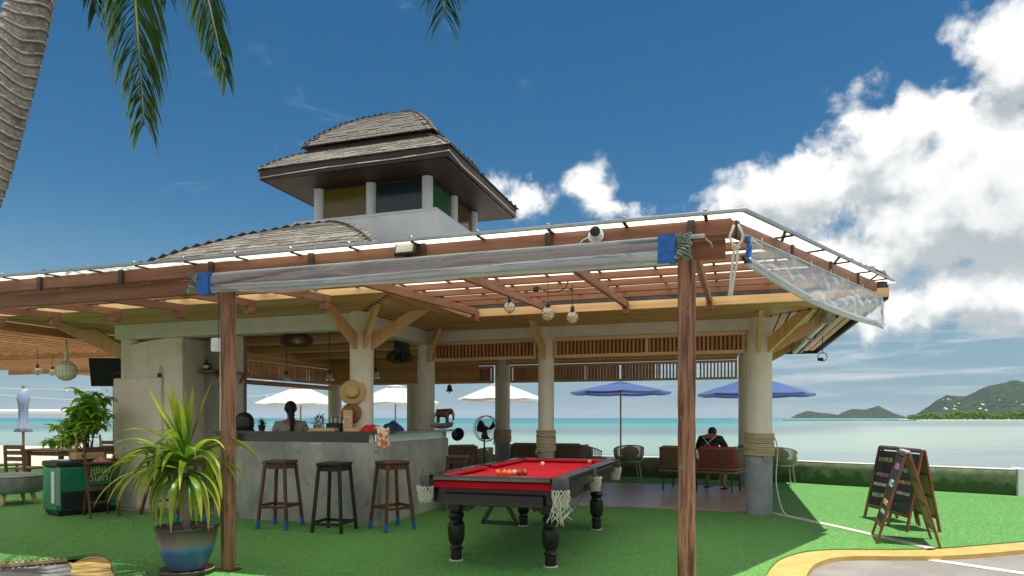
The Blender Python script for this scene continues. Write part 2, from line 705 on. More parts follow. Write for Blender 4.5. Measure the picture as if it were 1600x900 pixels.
MT = {}
MT['beam_red'] = wood('stained_red_brown_beam', (.165, .066, .034), (.285, .125, .066), 'x', 20)
MT['beam_red_y'] = wood('stained_red_brown_rafter', (.155, .062, .034), (.265, .117, .063), 'y', 20)
MT['post'] = wood('weathered_post_timber', (.095, .040, .023), (.34, .17, .10), 'z', 34, .7, .05, .9, contrast=(.34, .60), spots=(12.0, .58, (.33, .215, .15)))
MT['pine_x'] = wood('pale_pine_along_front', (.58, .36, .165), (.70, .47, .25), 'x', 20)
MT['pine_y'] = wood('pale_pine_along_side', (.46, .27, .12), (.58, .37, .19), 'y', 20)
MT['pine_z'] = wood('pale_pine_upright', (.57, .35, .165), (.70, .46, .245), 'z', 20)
MT['soffit_x'] = wood('honey_soffit_board', (.50, .275, .105), (.62, .37, .165), 'x', 18, .5, .14)
MT['soffit_y'] = wood('honey_soffit_board_side', (.49, .265, .10), (.61, .36, .16), 'y', 18, .5, .14)
MT['slat'] = wood('brown_screen_slat', (.38, .185, .072), (.48, .245, .10), 'z', 9, .55, .16)
MT['clad_y'] = wood('golden_cladding_side', (.55, .30, .115), (.68, .41, .18), 'y', 12, .45, .10)
MT['clad_x'] = wood('golden_cladding_back', (.48, .25, .09), (.60, .34, .14), 'x', 12, .45, .10)
MT['column'] = M('beige_rendered_column', (.68, .635, .545), (.76, .71, .615), 7.0, .8, .12, 40.0, stretch=(1, 1, .35), spots=(3.0, .64, (.52, .47, .39)), streak=(16.0, .55, (.40, .36, .30)))
MT['column_grey'] = M('grey_painted_column_base', (.23, .255, .29), (.29, .31, .34), 5.0, .6, .05)
MT['white_render'] = M('white_render', (.74, .75, .76), (.66, .68, .71), 2.2, .7, .06, 30.0, spots=(1.6, .66, (.56, .57, .58)), streak=(14.0, .57, (.42, .42, .41)))
MT['grey_beam'] = M('pale_grey_beam', (.60, .59, .55), (.67, .655, .615), 3.0, .75, .05, 30.0)
MT['masonry'] = M('grey_masonry_paint', (.70, .62, .56), (.78, .70, .63), 2.0, .75, .10, 26.0, stretch=(1, 1, .5), spots=(2.5, .63, (.48, .43, .36)), streak=(12.0, .55, (.42, .37, .31)))
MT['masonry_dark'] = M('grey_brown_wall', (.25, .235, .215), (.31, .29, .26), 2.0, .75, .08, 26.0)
MT['concrete_bar'] = M('polished_bar_concrete', (.235, .24, .225), (.44, .43, .39), 1.9, .42, .10, 12.0, stretch=(1, 1, .8), rough2=.62, contrast=(.32, .66), spots=(5.5, .60, (.17, .17, .16)), streak=(9.0, .53, (.15, .145, .13)))
MT['dark_brown'] = wood('dark_brown_painted_board', (.030, .018, .015), (.055, .033, .027), 'x', 16, .5, .15)
MT['dark_brown_y'] = wood('dark_brown_painted_board_side', (.042, .026, .021), (.072, .046, .038), 'y', 16, .5, .15)
MT['shingle'] = M('weathered_shingle', (.145, .132, .112), (.25, .232, .198), 30.0, .9, .6, 90.0, vary=.30, spec=.2, spots=(3.0, .60, (.12, .105, .085)))
MT['opal'] = opal('opal_roof_sheet', (.90, .885, .80), .94)
MT['aluminium'] = M('dull_aluminium', (.33, .34, .34), (.42, .43, .43), 9.0, .42, .05, metal=.75)
MT['dark_metal'] = M('dark_grey_metal', (.035, .037, .04), (.06, .06, .065), 12.0, .45, .05, metal=.5)
MT['black'] = M('black_plastic', (.012, .012, .013), (.02, .02, .022), 20.0, .35)
MT['black_paint'] = M('chipped_black_paint', (.013, .012, .012), (.024, .021, .020), 16.0, .32, .12, spots=(30.0, .69, (.13, .085, .06)))
MT['granite'] = M('black_bar_stone', (.010, .010, .011), (.028, .028, .03), 60.0, .10, spec=.6)
MT['pale_panel'] = M('pale_green_panel', (.50, .64, .55), (.58, .70, .60), 1.5, .12, spec=.6)
MT['stool_brown'] = wood('reddish_stool_wood', (.060, .024, .014), (.135, .058, .034), 'z', 24, .5, .12)
MT['stool_seat'] = wood('dark_stool_seat', (.055, .026, .018), (.12, .06, .042), 'x', 18, .4, .10)
MT['stool_black'] = wood('black_stool_wood', (.010, .009, .009), (.030, .026, .024), 'z', 20, .45, .10)
MT['blue_sock'] = M('blue_tape', (.012, .10, .30), (.02, .14, .38), 20.0, .6, .1)
MT['felt'] = M('red_pool_cloth', (.62, .020, .034), (.70, .032, .048), 3.0, .95, .10, 260.0, spec=.1, spots=(7.0, .66, (.70, .10, .11)))
MT['felt_side'] = M('red_cushion_cloth', (.50, .008, .020), (.58, .012, .026), 5.0, .9, .1, 260.0, spec=.12)
MT['rail'] = wood('black_brown_table_rail', (.010, .008, .008), (.026, .020, .018), 'x', 18, .25, .10, .15, .5, contrast=(.4, .8))
MT['rail_y'] = wood('black_brown_table_rail_side', (.010, .008, .008), (.026, .020, .018), 'y', 18, .25, .10, .15, .5, contrast=(.4, .8))
MT['rubber'] = M('grey_corner_cap', (.05, .05, .052), (.075, .075, .078), 20.0, .42)
MT['cord_white'] = M('off_white_cord', (.62, .59, .50), (.72, .69, .6), 90.0, .9, .4)
MT['rope'] = M('natural_rope', (.42, .33, .22), (.58, .47, .33), 70.0, .95, .9, 140.0, bdist=.006)
MT['green_cord'] = M('grey_green_cord', (.14, .22, .19), (.22, .30, .26), 60.0, .9, .4)
MT['blue_tarp'] = M('blue_tarpaulin', (.012, .10, .40), (.02, .15, .50), 30.0, .4, .3, 40.0)
MT['steel'] = M('brushed_steel', (.48, .48, .48), (.56, .56, .56), 30.0, .28, .03, metal=1.0)
MT['bulb'] = film('bulb_glass', (.97, .95, .88), .16, .03, haze=.12)
MT['gold'] = M('copper_filament_wire', (.75, .48, .16), None, rough=.3, metal=.9)
MT['glass'] = film('clear_glass', (.92, .96, .97), .14, .04, haze=.2)
MT['sheet'] = film('clear_pvc_sheet', (.93, .94, .95), .20, .14, .10, 5.0, .35)
MT['sheet_crinkled'] = film('crinkled_pvc_sheet', (.90, .92, .95), .42, .20, .55, 6.0, .62)
MT['roll'] = film('rolled_pvc', (.55, .60, .66), .55, .14, .08, 4.0, .45)
MT['hem'] = M('pale_green_grey_hem', (.42, .47, .44), (.50, .54, .50), 12.0, .4)
MT['pane_amber'] = M('amber_pane', (.115, .086, .006), (.15, .112, .010), 2.0, .18, spec=.4)
MT['pane_dark'] = M('smoked_blue_pane', (.010, .026, .032), (.016, .036, .042), 2.0, .14, spec=.4)
MT['pane_green'] = M('green_pane', (.010, .115, .02), (.016, .15, .026), 2.0, .18, spec=.4)
MT['pane_brown'] = M('brown_pane', (.085, .045, .014), (.11, .06, .02), 2.0, .16, spec=.5)

# ------------------------------------------------------------------ the setting
def turf_mat():
    mt = bpy.data.materials.new('artificial_turf')
    mt.use_nodes = True
    t = NT(mt.node_tree)
    b = mt.node_tree.nodes['Principled BSDF']
    geo = t.new('ShaderNodeNewGeometry')
    p = geo.outputs['Position']
    big = t.noise(p, .9, 4.0, .55)
    mid = t.noise(p, 9.0, 5.0, .65)
    mp = t.new('ShaderNodeMapping')
    mp.inputs['Scale'].default_value = (1.0, .45, 1.0)
    t.l.new(p, mp.inputs[0])
    fine = t.noise(mp.outputs[0], 190.0, 3.0, .7)
    c = t.mix(t.smooth(big, .3, .7), (.165, .385, .105, 1), (.205, .455, .135, 1))
    c = t.mix(t.smooth(mid, .35, .75, 0, .6), c, (.115, .300, .078, 1))
    c = t.mix(t.smooth(fine, .36, .72, 0, .9), (.062, .185, .045, 1), c)
    # rolls laid side by side: the seams run along the front
    sy = t.new('ShaderNodeSeparateXYZ')
    t.l.new(p, sy.inputs[0])
    yy = t.math('ADD', sy.outputs[1], t.math('MULTIPLY', t.math('SUBTRACT', t.noise(p, .7, 2.0), .5), .10))
    seam = t.math('ABSOLUTE', t.math('SUBTRACT', t.math('FRACT', t.math('MULTIPLY', yy, .5)), .5))
    seam = t.math('MULTIPLY', t.smooth(seam, .007, .0), t.smooth(t.noise(p, 2.0, 3.0), .45, .6))
    c = t.mix(t.math('MULTIPLY', seam, .75), c, (.008, .05, .012, 1))
    dust = t.smooth(t.noise(p, 2.6, 7.0, .7), .58, .80, 0, .20)
    c = t.mix(dust, c, (.16, .21, .10, 1))
    t.put(b.inputs['Base Color'], c)
    b.inputs['Roughness'].default_value = .75
    b.inputs['Specular IOR Level'].default_value = .22
    bp = t.new('ShaderNodeBump')
    bp.inputs['Strength'].default_value = .45
    bp.inputs['Distance'].default_value = .010
    t.l.new(t.math('ADD', fine, t.math('MULTIPLY', mid, .8)), bp.inputs['Height'])
    t.l.new(bp.outputs[0], b.inputs['Normal'])
    return mt


def sea_mat():
    mt = bpy.data.materials.new('shallow_tropical_sea')
    mt.use_nodes = True
    t = NT(mt.node_tree)
    b = mt.node_tree.nodes['Principled BSDF']
    geo = t.new('ShaderNodeNewGeometry')
    p = geo.outputs['Position']
    s = t.new('ShaderNodeSeparateXYZ')
    t.l.new(p, s.inputs[0])
    # offshore distance, bent by the sandbanks
    mpx = t.new('ShaderNodeMapping')
    mpx.inputs['Scale'].default_value = (.012, .03, 1)
    t.l.new(p, mpx.inputs[0])
    nb = t.noise(mpx.outputs[0], 1.0, 4.0, .55)
    # the bay to the right shoals: a long pale sand flat
    shoal = t.smooth(s.outputs[0], -12.0, 45.0, 1.0, .42)
    y = t.math('MULTIPLY', t.math('MULTIPLY', s.outputs[1], shoal), t.math('ADD', .82, t.math('MULTIPLY', nb, .36)))
    lg = t.math('LOGARITHM', t.math('MAXIMUM', y, 8.0), 10.0)   # 1 = 10 m ... 4 = 10 km
    f = t.math('MULTIPLY', t.math('SUBTRACT', lg, 1.0), 1 / 3.0)
    stops = [(0.0, (.22, .26, .24)), (.17, (.20, .26, .25)), (.225, (.275, .35, .275)), (.29, (.255, .35, .28)), (.315, (.20, .28, .235)),
             (.345, (.145, .190, .170)), (.40, (.15, .22, .195)), (.43, (.10, .29, .26)), (.50, (.025, .215, .195)), (.62, (.018, .175, .175)), (.82, (.02, .14, .16)), (1.0, (.025, .13, .16))]
    c = t.ramp(f, stops)
    mpw = t.new('ShaderNodeMapping')
    mpw.inputs['Scale'].default_value = (.10, .55, 1)
    t.l.new(p, mpw.inputs[0])
    w1 = t.noise(mpw.outputs[0], 1.0, 6.0, .62, .4)
    near = t.smooth(f, .30, .12)
    c = t.mix(t.math('MULTIPLY', t.smooth(w1, .42, .66), t.math('MULTIPLY', near, .75)), c, (.15, .20, .21, 1))
    mps = t.new('ShaderNodeMapping')
    mps.inputs['Scale'].default_value = (.006, .035, 1)
    t.l.new(p, mps.inputs[0])
    patch = t.smooth(t.noise(mps.outputs[0], 1.0, 5.0, .6), .52, .68)
    midf = t.math('MULTIPLY', t.smooth(f, .27, .34), t.smooth(f, .52, .44))
    c = t.mix(t.math('MULTIPLY', t.math('MULTIPLY', patch, midf), .65), c, (.145, .20, .19, 1))
    t.put(b.inputs['Base Color'], c)
    b.inputs['Roughness'].default_value = .22
    b.inputs['Specular IOR Level'].default_value = .28
    bp = t.new('ShaderNodeBump')
    bp.inputs['Strength'].default_value = .55
    bp.inputs['Distance'].default_value = .16
    mpb = t.new('ShaderNodeMapping')
    mpb.inputs['Scale'].default_value = (.35, 1.1, 1)
    t.l.new(p, mpb.inputs[0])
    t.l.new(t.noise(mpb.outputs[0], 1.6, 6.0, .6, .3), bp.inputs['Height'])
    t.l.new(bp.outputs[0], b.inputs['Normal'])
    return mt


MT['turf'] = turf_mat()
MT['sea'] = sea_mat()
MT['sand'] = M('pale_beach_sand', (.46, .41, .32), (.56, .51, .41), 1.2, .95, .5, 30.0, bdist=.03)
MT['pavement'] = M('worn_concrete_paving', (.20, .187, .170), (.255, .238, .216), 2.0, .9, .5, 160.0, spots=(70.0, .58, (.15, .14, .13)), bdist=.006)
MT['pavement_dark'] = M('grey_asphalt_strip', (.13, .13, .125), (.19, .185, .18), 12.0, .9, .4, 160.0)
MT['pavement_light'] = M('pale_concrete', (.30, .28, .245), (.36, .335, .30), 4.0, .9, .3, 120.0)
MT['kerb_yellow'] = M('worn_yellow_paint', (.43, .28, .075), (.49, .34, .115), 5.0, .8, .4, 60.0, spots=(9.0, .57, (.42, .34, .20)))
MT['line_white'] = M('worn_white_paint', (.72, .71, .68), (.60, .58, .55), 14.0, .75, .2, 60.0)
MT['strip'] = M('cement_edging', (.52, .46, .385), (.60, .54, .46), 10.0, .9, .2, 60.0)
MT['deck'] = wood('grey_brown_deck', (.30, .225, .18), (.44, .35, .285), 'x', 9, .36, 0, .25, .5)


def moss_wall():
    mt = M('mossy_sea_wall', (.16, .185, .125), (.25, .265, .19), 5.0, .9, .35, 20.0)
    t = NT(mt.node_tree)
    b = mt.node_tree.nodes['Principled BSDF']
    old = b.inputs['Base Color'].links[0].from_socket
    geo = t.new('ShaderNodeNewGeometry')
    s = t.new('ShaderNodeSeparateXYZ')
    t.l.new(geo.outputs['Position'], s.inputs[0])
    n = t.noise(geo.outputs['Position'], 4.5, 6.0, .65)
    h = t.math('ADD', s.outputs[2], t.math('MULTIPLY', t.math('SUBTRACT', n, .5), .95))
    c = t.mix(t.smooth(h, .34, .10), old, (.058, .105, .035, 1))
    d = t.smooth(t.noise(geo.outputs['Position'], 9.0, 5.0, .7), .54, .70, 0, .75)
    t.put(b.inputs['Base Color'], t.mix(d, c, (.055, .085, .04, 1)))
    return mt


MT['wall_moss'] = moss_wall()
MT['hill'] = M('forested_hill', (.014, .034, .020), (.042, .074, .040), .035, .95, .9, .06, bdist=18.0, spec=.1, detail=9.0, contrast=(.42, .60), spots=(.009, .62, (.10, .115, .07)))
MT['far_leaf'] = M('mangrove_leaves', (.045, .105, .018), (.12, .185, .035), .35, .9, .3, 2.0, spec=.1)
MT['rock'] = M('dark_reef_rock', (.07, .075, .065), (.13, .13, .11), .5, .9, .3)

# sea to the horizon, beach under it
structure(MB().add([(-15000, 14, -.9), (15000, 14, -.9), (15000, 22000, -.9), (-15000, 22000, -.9)], [(0, 1, 2, 3)]), 'sea', MT['sea'])


def beach_pt(u, v):
    x = lerp(-90, 90, u)
    y = lerp(8.0, 52, v ** 1.3)
    z = -.07 - .24 * max(0, y - 15.6) / 10 - .028 * max(0, y - 30)
    z += .03 * math.sin(x * .9 + y * .6) * math.sin(y * .8 - x * .35) * min(1, max(0, y - 14))
    if x > -9.5:
        z -= min(.45, .45 * max(0, y - 14.6) / .8) if y > 14.6 else .05
    return (x, y, min(z, -.05))


structure(MB().grid(beach_pt, 120, 50), 'beach', MT['sand'], 180)
structure(MB().add([(-60, -60, -.16), (60, -60, -.16), (60, 9.6, -.16), (-60, 9.6, -.16)], [(0, 1, 2, 3)]), 'ground', MT['sand'])


def bez(pts, n=8):
    """smooth open line through points (Catmull-Rom)"""
    P = [Vector(p) for p in pts]
    P = [P[0] * 2 - P[1]] + P + [P[-1] * 2 - P[-2]]
    out = []
    for i in range(1, len(P) - 2):
        for k in range(n):
            t = k / n
            a, b, c, d = P[i - 1], P[i], P[i + 1], P[i + 2]
            out.append(.5 * ((2 * b) + (c - a) * t + (2 * a - 5 * b + 4 * c - d) * t * t + (3 * b - a - 3 * c + d) * t ** 3))
    out.append(P[-2])
    return out


# edge of the turf towards the drive: from the grating, under the camera, round the bend and away
EDGE = bez([(-9.5, 1.2), (-6.3, 4.38), (-5.82, 4.92), (-5.45, 4.82), (-4.85, 4.36), (-3.6, 3.75), (-1.6, 3.45), (-.3, 3.9), (.12, 5.0), (.28, 6.22), (.48, 6.93), (.88, 7.40),
            (1.84, 7.76), (2.92, 8.54), (4.6, 9.7), (6.2, 10.6)], 9)
back = [(6.2, 13.0), (4.75, 13.35), (1.9, 14.45), (.95, 14.85), (-2.6, 15.2), (-9.4, 15.5), (-9.9, 13.6), (-24, 13.6), (-24, 1.2)]
turf_poly = [(p.x, p.y) for p in EDGE] + back


def turf_mesh():
    bm = bmesh.new()
    vs = [bm.verts.new((x, y, 0)) for x, y in turf_poly]
    f = bm.faces.new(vs)
    ext = bmesh.ops.extrude_face_region(bm, geom=[f])
    for g in ext['geom']:
        if isinstance(g, bmesh.types.BMVert):
            g.co.z = -.03
    bmesh.ops.recalc_face_normals(bm, faces=bm.faces)
    me = bpy.data.meshes.new('turf')
    bm.to_mesh(me)
    bm.free()
    me.materials.append(MT['turf'])
    o = bpy.data.objects.new('turf', me)
    COL.objects.link(o)
    o['kind'] = 'structure'
    return o


turf_mesh()


def ribbon(line, w0, w1, z0, z1):
    """solid band along a plan line between offsets w0 and w1 (right of travel is positive)"""
    n = len(line)
    A, B = [], []
    for i in range(n):
        d = line[min(i + 1, n - 1)] - line[max(i - 1, 0)]
        d = Vector((d.x, d.y)).normalized()
        r = Vector((d.y, -d.x))
        p = Vector((line[i].x, line[i].y))
        A.append(p + r * w0)
        B.append(p + r * w1)
    mb = MB()
    vs = [(*p, z1) for p in A] + [(*p, z1) for p in B] + [(*p, z0) for p in A] + [(*p, z0) for p in B]
    fs = []
    for i in range(n - 1):
        fs += [(i, i + 1, n + i + 1, n + i), (n + i, n + i + 1, 3 * n + i + 1, 3 * n + i), (2 * n + i, 2 * n + i + 1, i + 1, i)]
    return mb.add(vs, fs)


# the paved drive runs along the outside of the kerb
structure(MB().add([(-24, -40, -.055), (30, -40, -.055), (30, 12.5, -.055), (-24, 12.5, -.055)], [(0, 1, 2, 3)]), 'drive', MT['pavement'])
kl = [Vector((p.x, p.y, 0)) for p in EDGE]
i0 = min(range(len(kl)), key=lambda i: (kl[i] - Vector((-5.82, 4.92, 0))).length)
structure(ribbon(kl[i0:], .004, .30, -.06, -.012), 'kerb', MT['kerb_yellow'], 30)
# grey strip, grating and pale apron by the bottom left corner
structure(MB().prism([(-9.0, .9), (-6.22, 4.22), (-5.70, 4.72), (-5.15, 4.20), (-5.4, 3.4), (-7, 1)], -.06, -.030), 'asphalt_strip', MT['pavement_dark'])
structure(MB().prism([(-8.4, .9), (-6.10, 4.22), (-5.6, 4.27), (-4.95, 4.15), (-4.4, 3.9), (-3.2, 3.3), (-3.2, .9)], -.05, -.022), 'concrete_apron', MT['pavement_light'])
# painted line on the drive and the cement edging across the turf
ln = [Vector((1.78, 7.42, 0)), Vector((2.36, 7.04, 0)), Vector((4.6, 5.55, 0))]
structure(ribbon(ln, -.055, .055, -.052, -.049), 'road_line', MT['line_white'])
st = bez([(.47, 9.98, 0), (1.12, 9.00, 0), (1.63, 8.13, 0), (1.86, 7.72, 0)], 6)
structure(ribbon(st, -.055, .045, -.01, .010), 'edging_strip', MT['strip'])
# timber floor of the sitting area
structure(MB().span(-4.60, .18, 9.93, 13.42, -.02, .022, .004), 'deck', MT['deck'])
structure(MB().span(-8.45, -4.605, 7.48, 13.42, -.02, .018, .004), 'bar_floor', MT['pavement_light'])  # unseen floor behind the counter, made pale to bounce light into the bar

MT['cush_dark'] = M('tan_grating_plastic', (.26, .20, .10), (.34, .27, .15), 20.0, .7)
g = thing('drain_grating', 'slotted tan drain grating at the edge of the green turf', 'grating', (-7.1, 3.55, -.03))
gd = Vector((.66, .75, 0)).normalized()
gn = Vector((gd.y, -gd.x, 0))
for k in (0, 1):
    MB().beam(Vector((-7.95, 2.60, -.013)) + gn * (.02 + .14 * k), Vector((-5.98, 4.84, -.013)) + gn * (.02 + .14 * k), .02, .03).build('side_rail', MT['cush_dark'], g)
bar_me = MB().box((0, 0, 0), (.018, .13, .026)).mesh('bar', MT['cush_dark'])
for k in range(66):
    c = Vector((-7.93, 2.62, -.014)) + gd * (k * .045) + gn * .09
    if k < 66:
        piece('bar', bar_me, g, Matrix.Translation(c) @ Matrix.Rotation(math.atan2(gd.y, gd.x), 4, 'Z'))

# sea wall
sw = [Vector(p) for p in ((-9.5, 15.55, 0), (-2.55, 15.28, 0), (.95, 14.97, 0), (1.8, 14.5, 0), (4.52, 13.48, 0))]
wl = thing('sea_wall', 'low mossy green sea wall along the far edge of the turf', 'wall', (0, 15, 0))
prof = [(-.02, -.30), (.0, .02), (.005, .16), (-.035, .26), (-.03, .405), (-.015, .425), (.20, .425), (.22, .40), (.22, -.9)]


def wall_part(line, pr, z):
    n = len(line)
    vs, fs = [], []
    for i in range(n):
        d = (line[min(i + 1, n - 1)] - line[max(i - 1, 0)]).normalized()
        nn = Vector((-d.y, d.x, 0))
        for u, h in pr:
            vs.append(line[i] + nn * u + Vector((0, 0, h + z)))
    m = len(pr)
    for i in range(n - 1):
        for k in range(m - 1):
            fs.append((i * m + k, i * m + k + 1, (i + 1) * m + k + 1, (i + 1) * m + k))
    fs += [list(range(m)), [(n - 1) * m + k for k in range(m)]]
    return MB().add(vs, fs)


line = []
for a, b in zip(sw, sw[1:]):
    k = max(2, int((b - a).length / .3))
    for i in range(k):
        line.append(a.lerp(b, i / k) + Vector((0, RND.uniform(-.006, .006), 0)))
line.append(sw[-1])
wall_part(line, prof, 0).build('wall_body', MT['wall_moss'], wl, 35)
wall_part(line, [(-.022, .425), (-.022, .438), (.21, .438), (.21, .425)], .0005).build('coping', MT['masonry'], wl)
MB().span(4.50, 4.60, 13.42, 13.74, -.05, .46, .012).build('end_post', MT['white_render'], wl)


# hills and islands
def ridge(name, px, D, depth, seed, mat):
    """wooded hill whose skyline follows heights (picture x, height px) at distance D"""
    r = random.Random(seed)
    c, s = math.cos(rad(18)), math.sin(rad(18))
    tab = px
    x0, x1 = tab[0][0], tab[-1][0]
    nu, nv = 330, 60
    from mathutils import noise as mn
    ph = [(r.uniform(0, 6), r.uniform(.6, 1.6), r.uniform(3, 28)) for _ in range(12)]

    def fn(u, v):
        X = lerp(x0, x1, u)
        h = interp(tab, X) / 1067.0 * D
        w = 2 * v - 1
        prof_ = max(0.0, 1 - abs(w) ** 1.6)
        n = sum(math.sin(a + X * f * .012 * b + w * f * .6) / f for a, b, f in ph) * .25
        q = mn.fractal(Vector((X * .03, w * 2.2, seed)), 1.0, 2.0, 5)
        z = h * prof_ * (1 + .20 * n * (1 - prof_ * .7) + .16 * q * (1 - .5 * prof_)) + (D * .0020) * mn.noise(Vector((X * .8, w * 25, seed))) * min(1, prof_ * 4)
        cy = D + w * depth
        cx = (X - 800) / 1067.0 * cy
        return (c * cx - s * cy, s * cx + c * cy, -1.2 + max(z, -.5))
    o = MB().grid(fn, nu, nv).build(name, mat, None, 180)
    o['kind'] = 'structure'
    return o


ridge('hill', [(1420, 0), (1430, 4), (1446, 15), (1466, 29), (1482, 35), (1496, 33), (1508, 35), (1525, 43), (1548, 51), (1575, 57), (1590, 58), (1625, 50), (1680, 58), (1760, 40), (1900, 44), (2050, 20), (2200, 0)], 3600, 900, 3, MT['hill'])
ridge('hill', [(1236, 0), (1246, 6), (1262, 11), (1280, 8.5), (1298, 6.5), (1312, 4), (1326, 0)], 5200, 300, 5, MT['hill'])
ridge('hill', [(1304, 0), (1316, 9), (1332, 13.5), (1354, 13), (1373, 19.5), (1386, 13), (1397, 7), (1408, 3.5), (1420, 0)], 4800, 350, 9, MT['hill'])

# houses scattered over the hill
hs_me = MB().span(-9, 9, -6, 6, 0, 9).add([(-10, -7, 9), (10, -7, 9), (10, 7, 9), (-10, 7, 9), (-8, 0, 14), (8, 0, 14)], [(0, 1, 5, 4), (2, 3, 4, 5), (1, 2, 5), (3, 0, 4), (0, 3, 2, 1)]).mesh('hillside_house', MT['white_render'])
rh = random.Random(4)
dg_hill = bpy.data.objects['hill'].data
hv = [v.co for v in dg_hill.vertices if v.co.z > 14]
for k in range(18):
    tgt_px = rh.choice([rh.gauss(1490, 12), rh.gauss(1520, 16), rh.uniform(1440, 1600)])
    tgt_h = rh.uniform(10, 30)
    best = None
    for v in hv:
        c, s = math.cos(rad(18)), math.sin(rad(18))
        cx, cy = c * v.x + s * v.y, -s * v.x + c * v.y
        if cy > 3600:
            continue
        e = abs(800 + 1067 * cx / cy - tgt_px) + 2 * abs((v.z - 1.3) / cy * 1067 - tgt_h)
        if best is None or e < best[0]:
            best = (e, v)
    v = best[1]
    o = bpy.data.objects.new('hillside_house', hs_me)
    COL.objects.link(o)
    o.location = (v.x, v.y, v.z - 2)
    o.rotation_euler = (0, 0, rh.uniform(-.6, 1.2))
    k2 = rh.uniform(.30, .55)
    o.scale = (k2, k2, k2)
    tag(o, 'tiny white house among the trees on the far hillside', 'house', 'white houses on the far hillside')


def headland():
    """low wooded spit: one mass of leafy clumps"""
    r = random.Random(8)
    c, s = math.cos(rad(18)), math.sin(rad(18))
    mb = MB()
    for k in range(2600):
        D = r.uniform(640, 730)
        px = 1418 + 330 * r.random() ** .9
        edge = min(1, (px - 1412) / 60)
        hmax = (3.2 + 5.2 * edge) * (0.72 + .35 * math.sin(px * .11) * math.sin(px * .043 + 1) + .2 * r.random())
        z = hmax * r.random() ** .55
        rr = r.uniform(.7, 1.7)
        cx, cy = (px - 800) / 1067.0 * D, D
        o = Vector((c * cx - s * cy, s * cx + c * cy, -.6 + z))
        vs = []
        for q in ((1, 0, 0), (-1, 0, 0), (0, 1, 0), (0, -1, 0), (0, 0, 1), (0, 0, -1)):
            vs.append(o + Vector(q) * rr * r.uniform(.6, 1.25) + Vector((r.uniform(-.4, .4), r.uniform(-.4, .4), r.uniform(-.3, .3))))
        mb.add(vs, [(0, 2, 4), (2, 1, 4), (1, 3, 4), (3, 0, 4), (2, 0, 5), (1, 2, 5), (3, 1, 5), (0, 3, 5)])
    o = mb.build('headland_trees', MT['far_leaf'])
    tag(o, 'low band of green mangrove trees on the headland across the bay', 'trees', kind='stuff')
    rk = MB()
    for k in range(420):
        D = r.uniform(560, 620)
        px = r.uniform(1225, 1430)
        cx, cy = (px - 800) / 1067.0 * D, D
        p = Vector((c * cx - s * cy, s * cx + c * cy, -.95))
        w = r.uniform(.5, 1.6)
        rk.box(p, (w * 1.6, w, r.uniform(.5, 1.3)), .15, Matrix.Rotation(r.uniform(0, 3), 3, 'Z'))
    o = rk.build('reef_rocks', MT['rock'])
    tag(o, 'thin dark line of reef rocks lying across the bay', 'rocks', kind='stuff')
    sp = MB()
    n = 60
    vs = []
    for i in range(n):
        px = 1405 + 350 * i / (n - 1)
        for D, z in ((622 - 6 * math.sin(i * .7), -.92), (650, -.35), (740, -.3), (760, -.95)):
            cx, cy = (px - 800) / 1067.0 * D, D
            vs.append((c * cx - s * cy, s * cx + c * cy, z))
    fs = [(i * 4 + k, i * 4 + k + 1, i * 4 + k + 5, i * 4 + k + 4) for i in range(n - 1) for k in range(3)]
    structure(sp.add(vs, fs), 'headland', MT['sand'])


headland()

# ------------------------------------------------------------------ the pavilion
PV = thing('beach_bar_pavilion', 'open beach bar pavilion with round columns, shingle roof and lookout turret', 'pavilion', (-4.0, 10.5, 0))
SOF = 2.65            # soffit height
EX0, EX1, EY0, EY1 = -9.7, -3.35, 6.45, 15.25     # bar block eaves
WX1, WY0, WY1 = 1.60, 8.38, 15.0                  # wing eaves


def column(x, y, r, z1=SOF, rope=None, grey=None):
    g0 = grey if grey else 0
    if grey:
        MB().lathe([(r + .004, 0), (r + .004, grey), (r, grey + .004)], (x, y, 0), 28).build('column_base', MT['column_grey'], PV, 40)
    o = MB().lathe([(r, g0 + (.002 if grey else 0)), (r, z1)], (x, y, 0), 28).build('column', MT['column'], PV, 40)
    if rope:
        z0, zt = rope
        n = int((zt - z0) / .026)
        rr = random.Random(int(x * 100))
        for k in range(n):
            z = z0 + (k + .5) * (zt - z0) / n
            tl = rr.uniform(-.008, .008)
            MB().tube([(x + (r + .018) * math.cos(a), y + (r + .018) * math.sin(a), z + tl * math.cos(a + k)) for a in [2 * math.pi * i / 26 for i in range(26)]], .0145, 7, closed=True).build('rope_coil', MT['rope'], o, 180)
        for k in range(3):
            a = rr.uniform(3.6, 5.6)
            px, py = x + (r + .035) * math.cos(a), y + (r + .035) * math.sin(a)
            MB().tube([(px, py, z0 + .03), (px + rr.uniform(-.02, .02), py - .01, z0 - .02), (px + rr.uniform(-.03, .03), py - .015, z0 - .05)], .008, 6).build('rope_end', MT['rope'], o, 180)
    return o


column(-4.55, 7.75, .150)
column(-4.62, 9.83, .135)
column(-2.66, 9.83, .118, rope=(.80, 1.12), grey=.80)
column(.325, 9.83, .168, rope=(.79, 1.10), grey=.79)
column(-4.56, 13.40, .155, rope=(.80, 1.06), grey=.80)
column(.22, 13.40, .14, grey=.80)
column(-8.55, 13.40, .15)
column(-8.45, 7.85, .14)
column(-6.6, 13.40, .14)

# ring beams
def pbeam(x0, x1, y0, y1, z0, z1, mat='grey_beam', name='beam'):
    return MB().span(x0, x1, y0, y1, z0, z1, .006).build(name, MT[mat], PV)


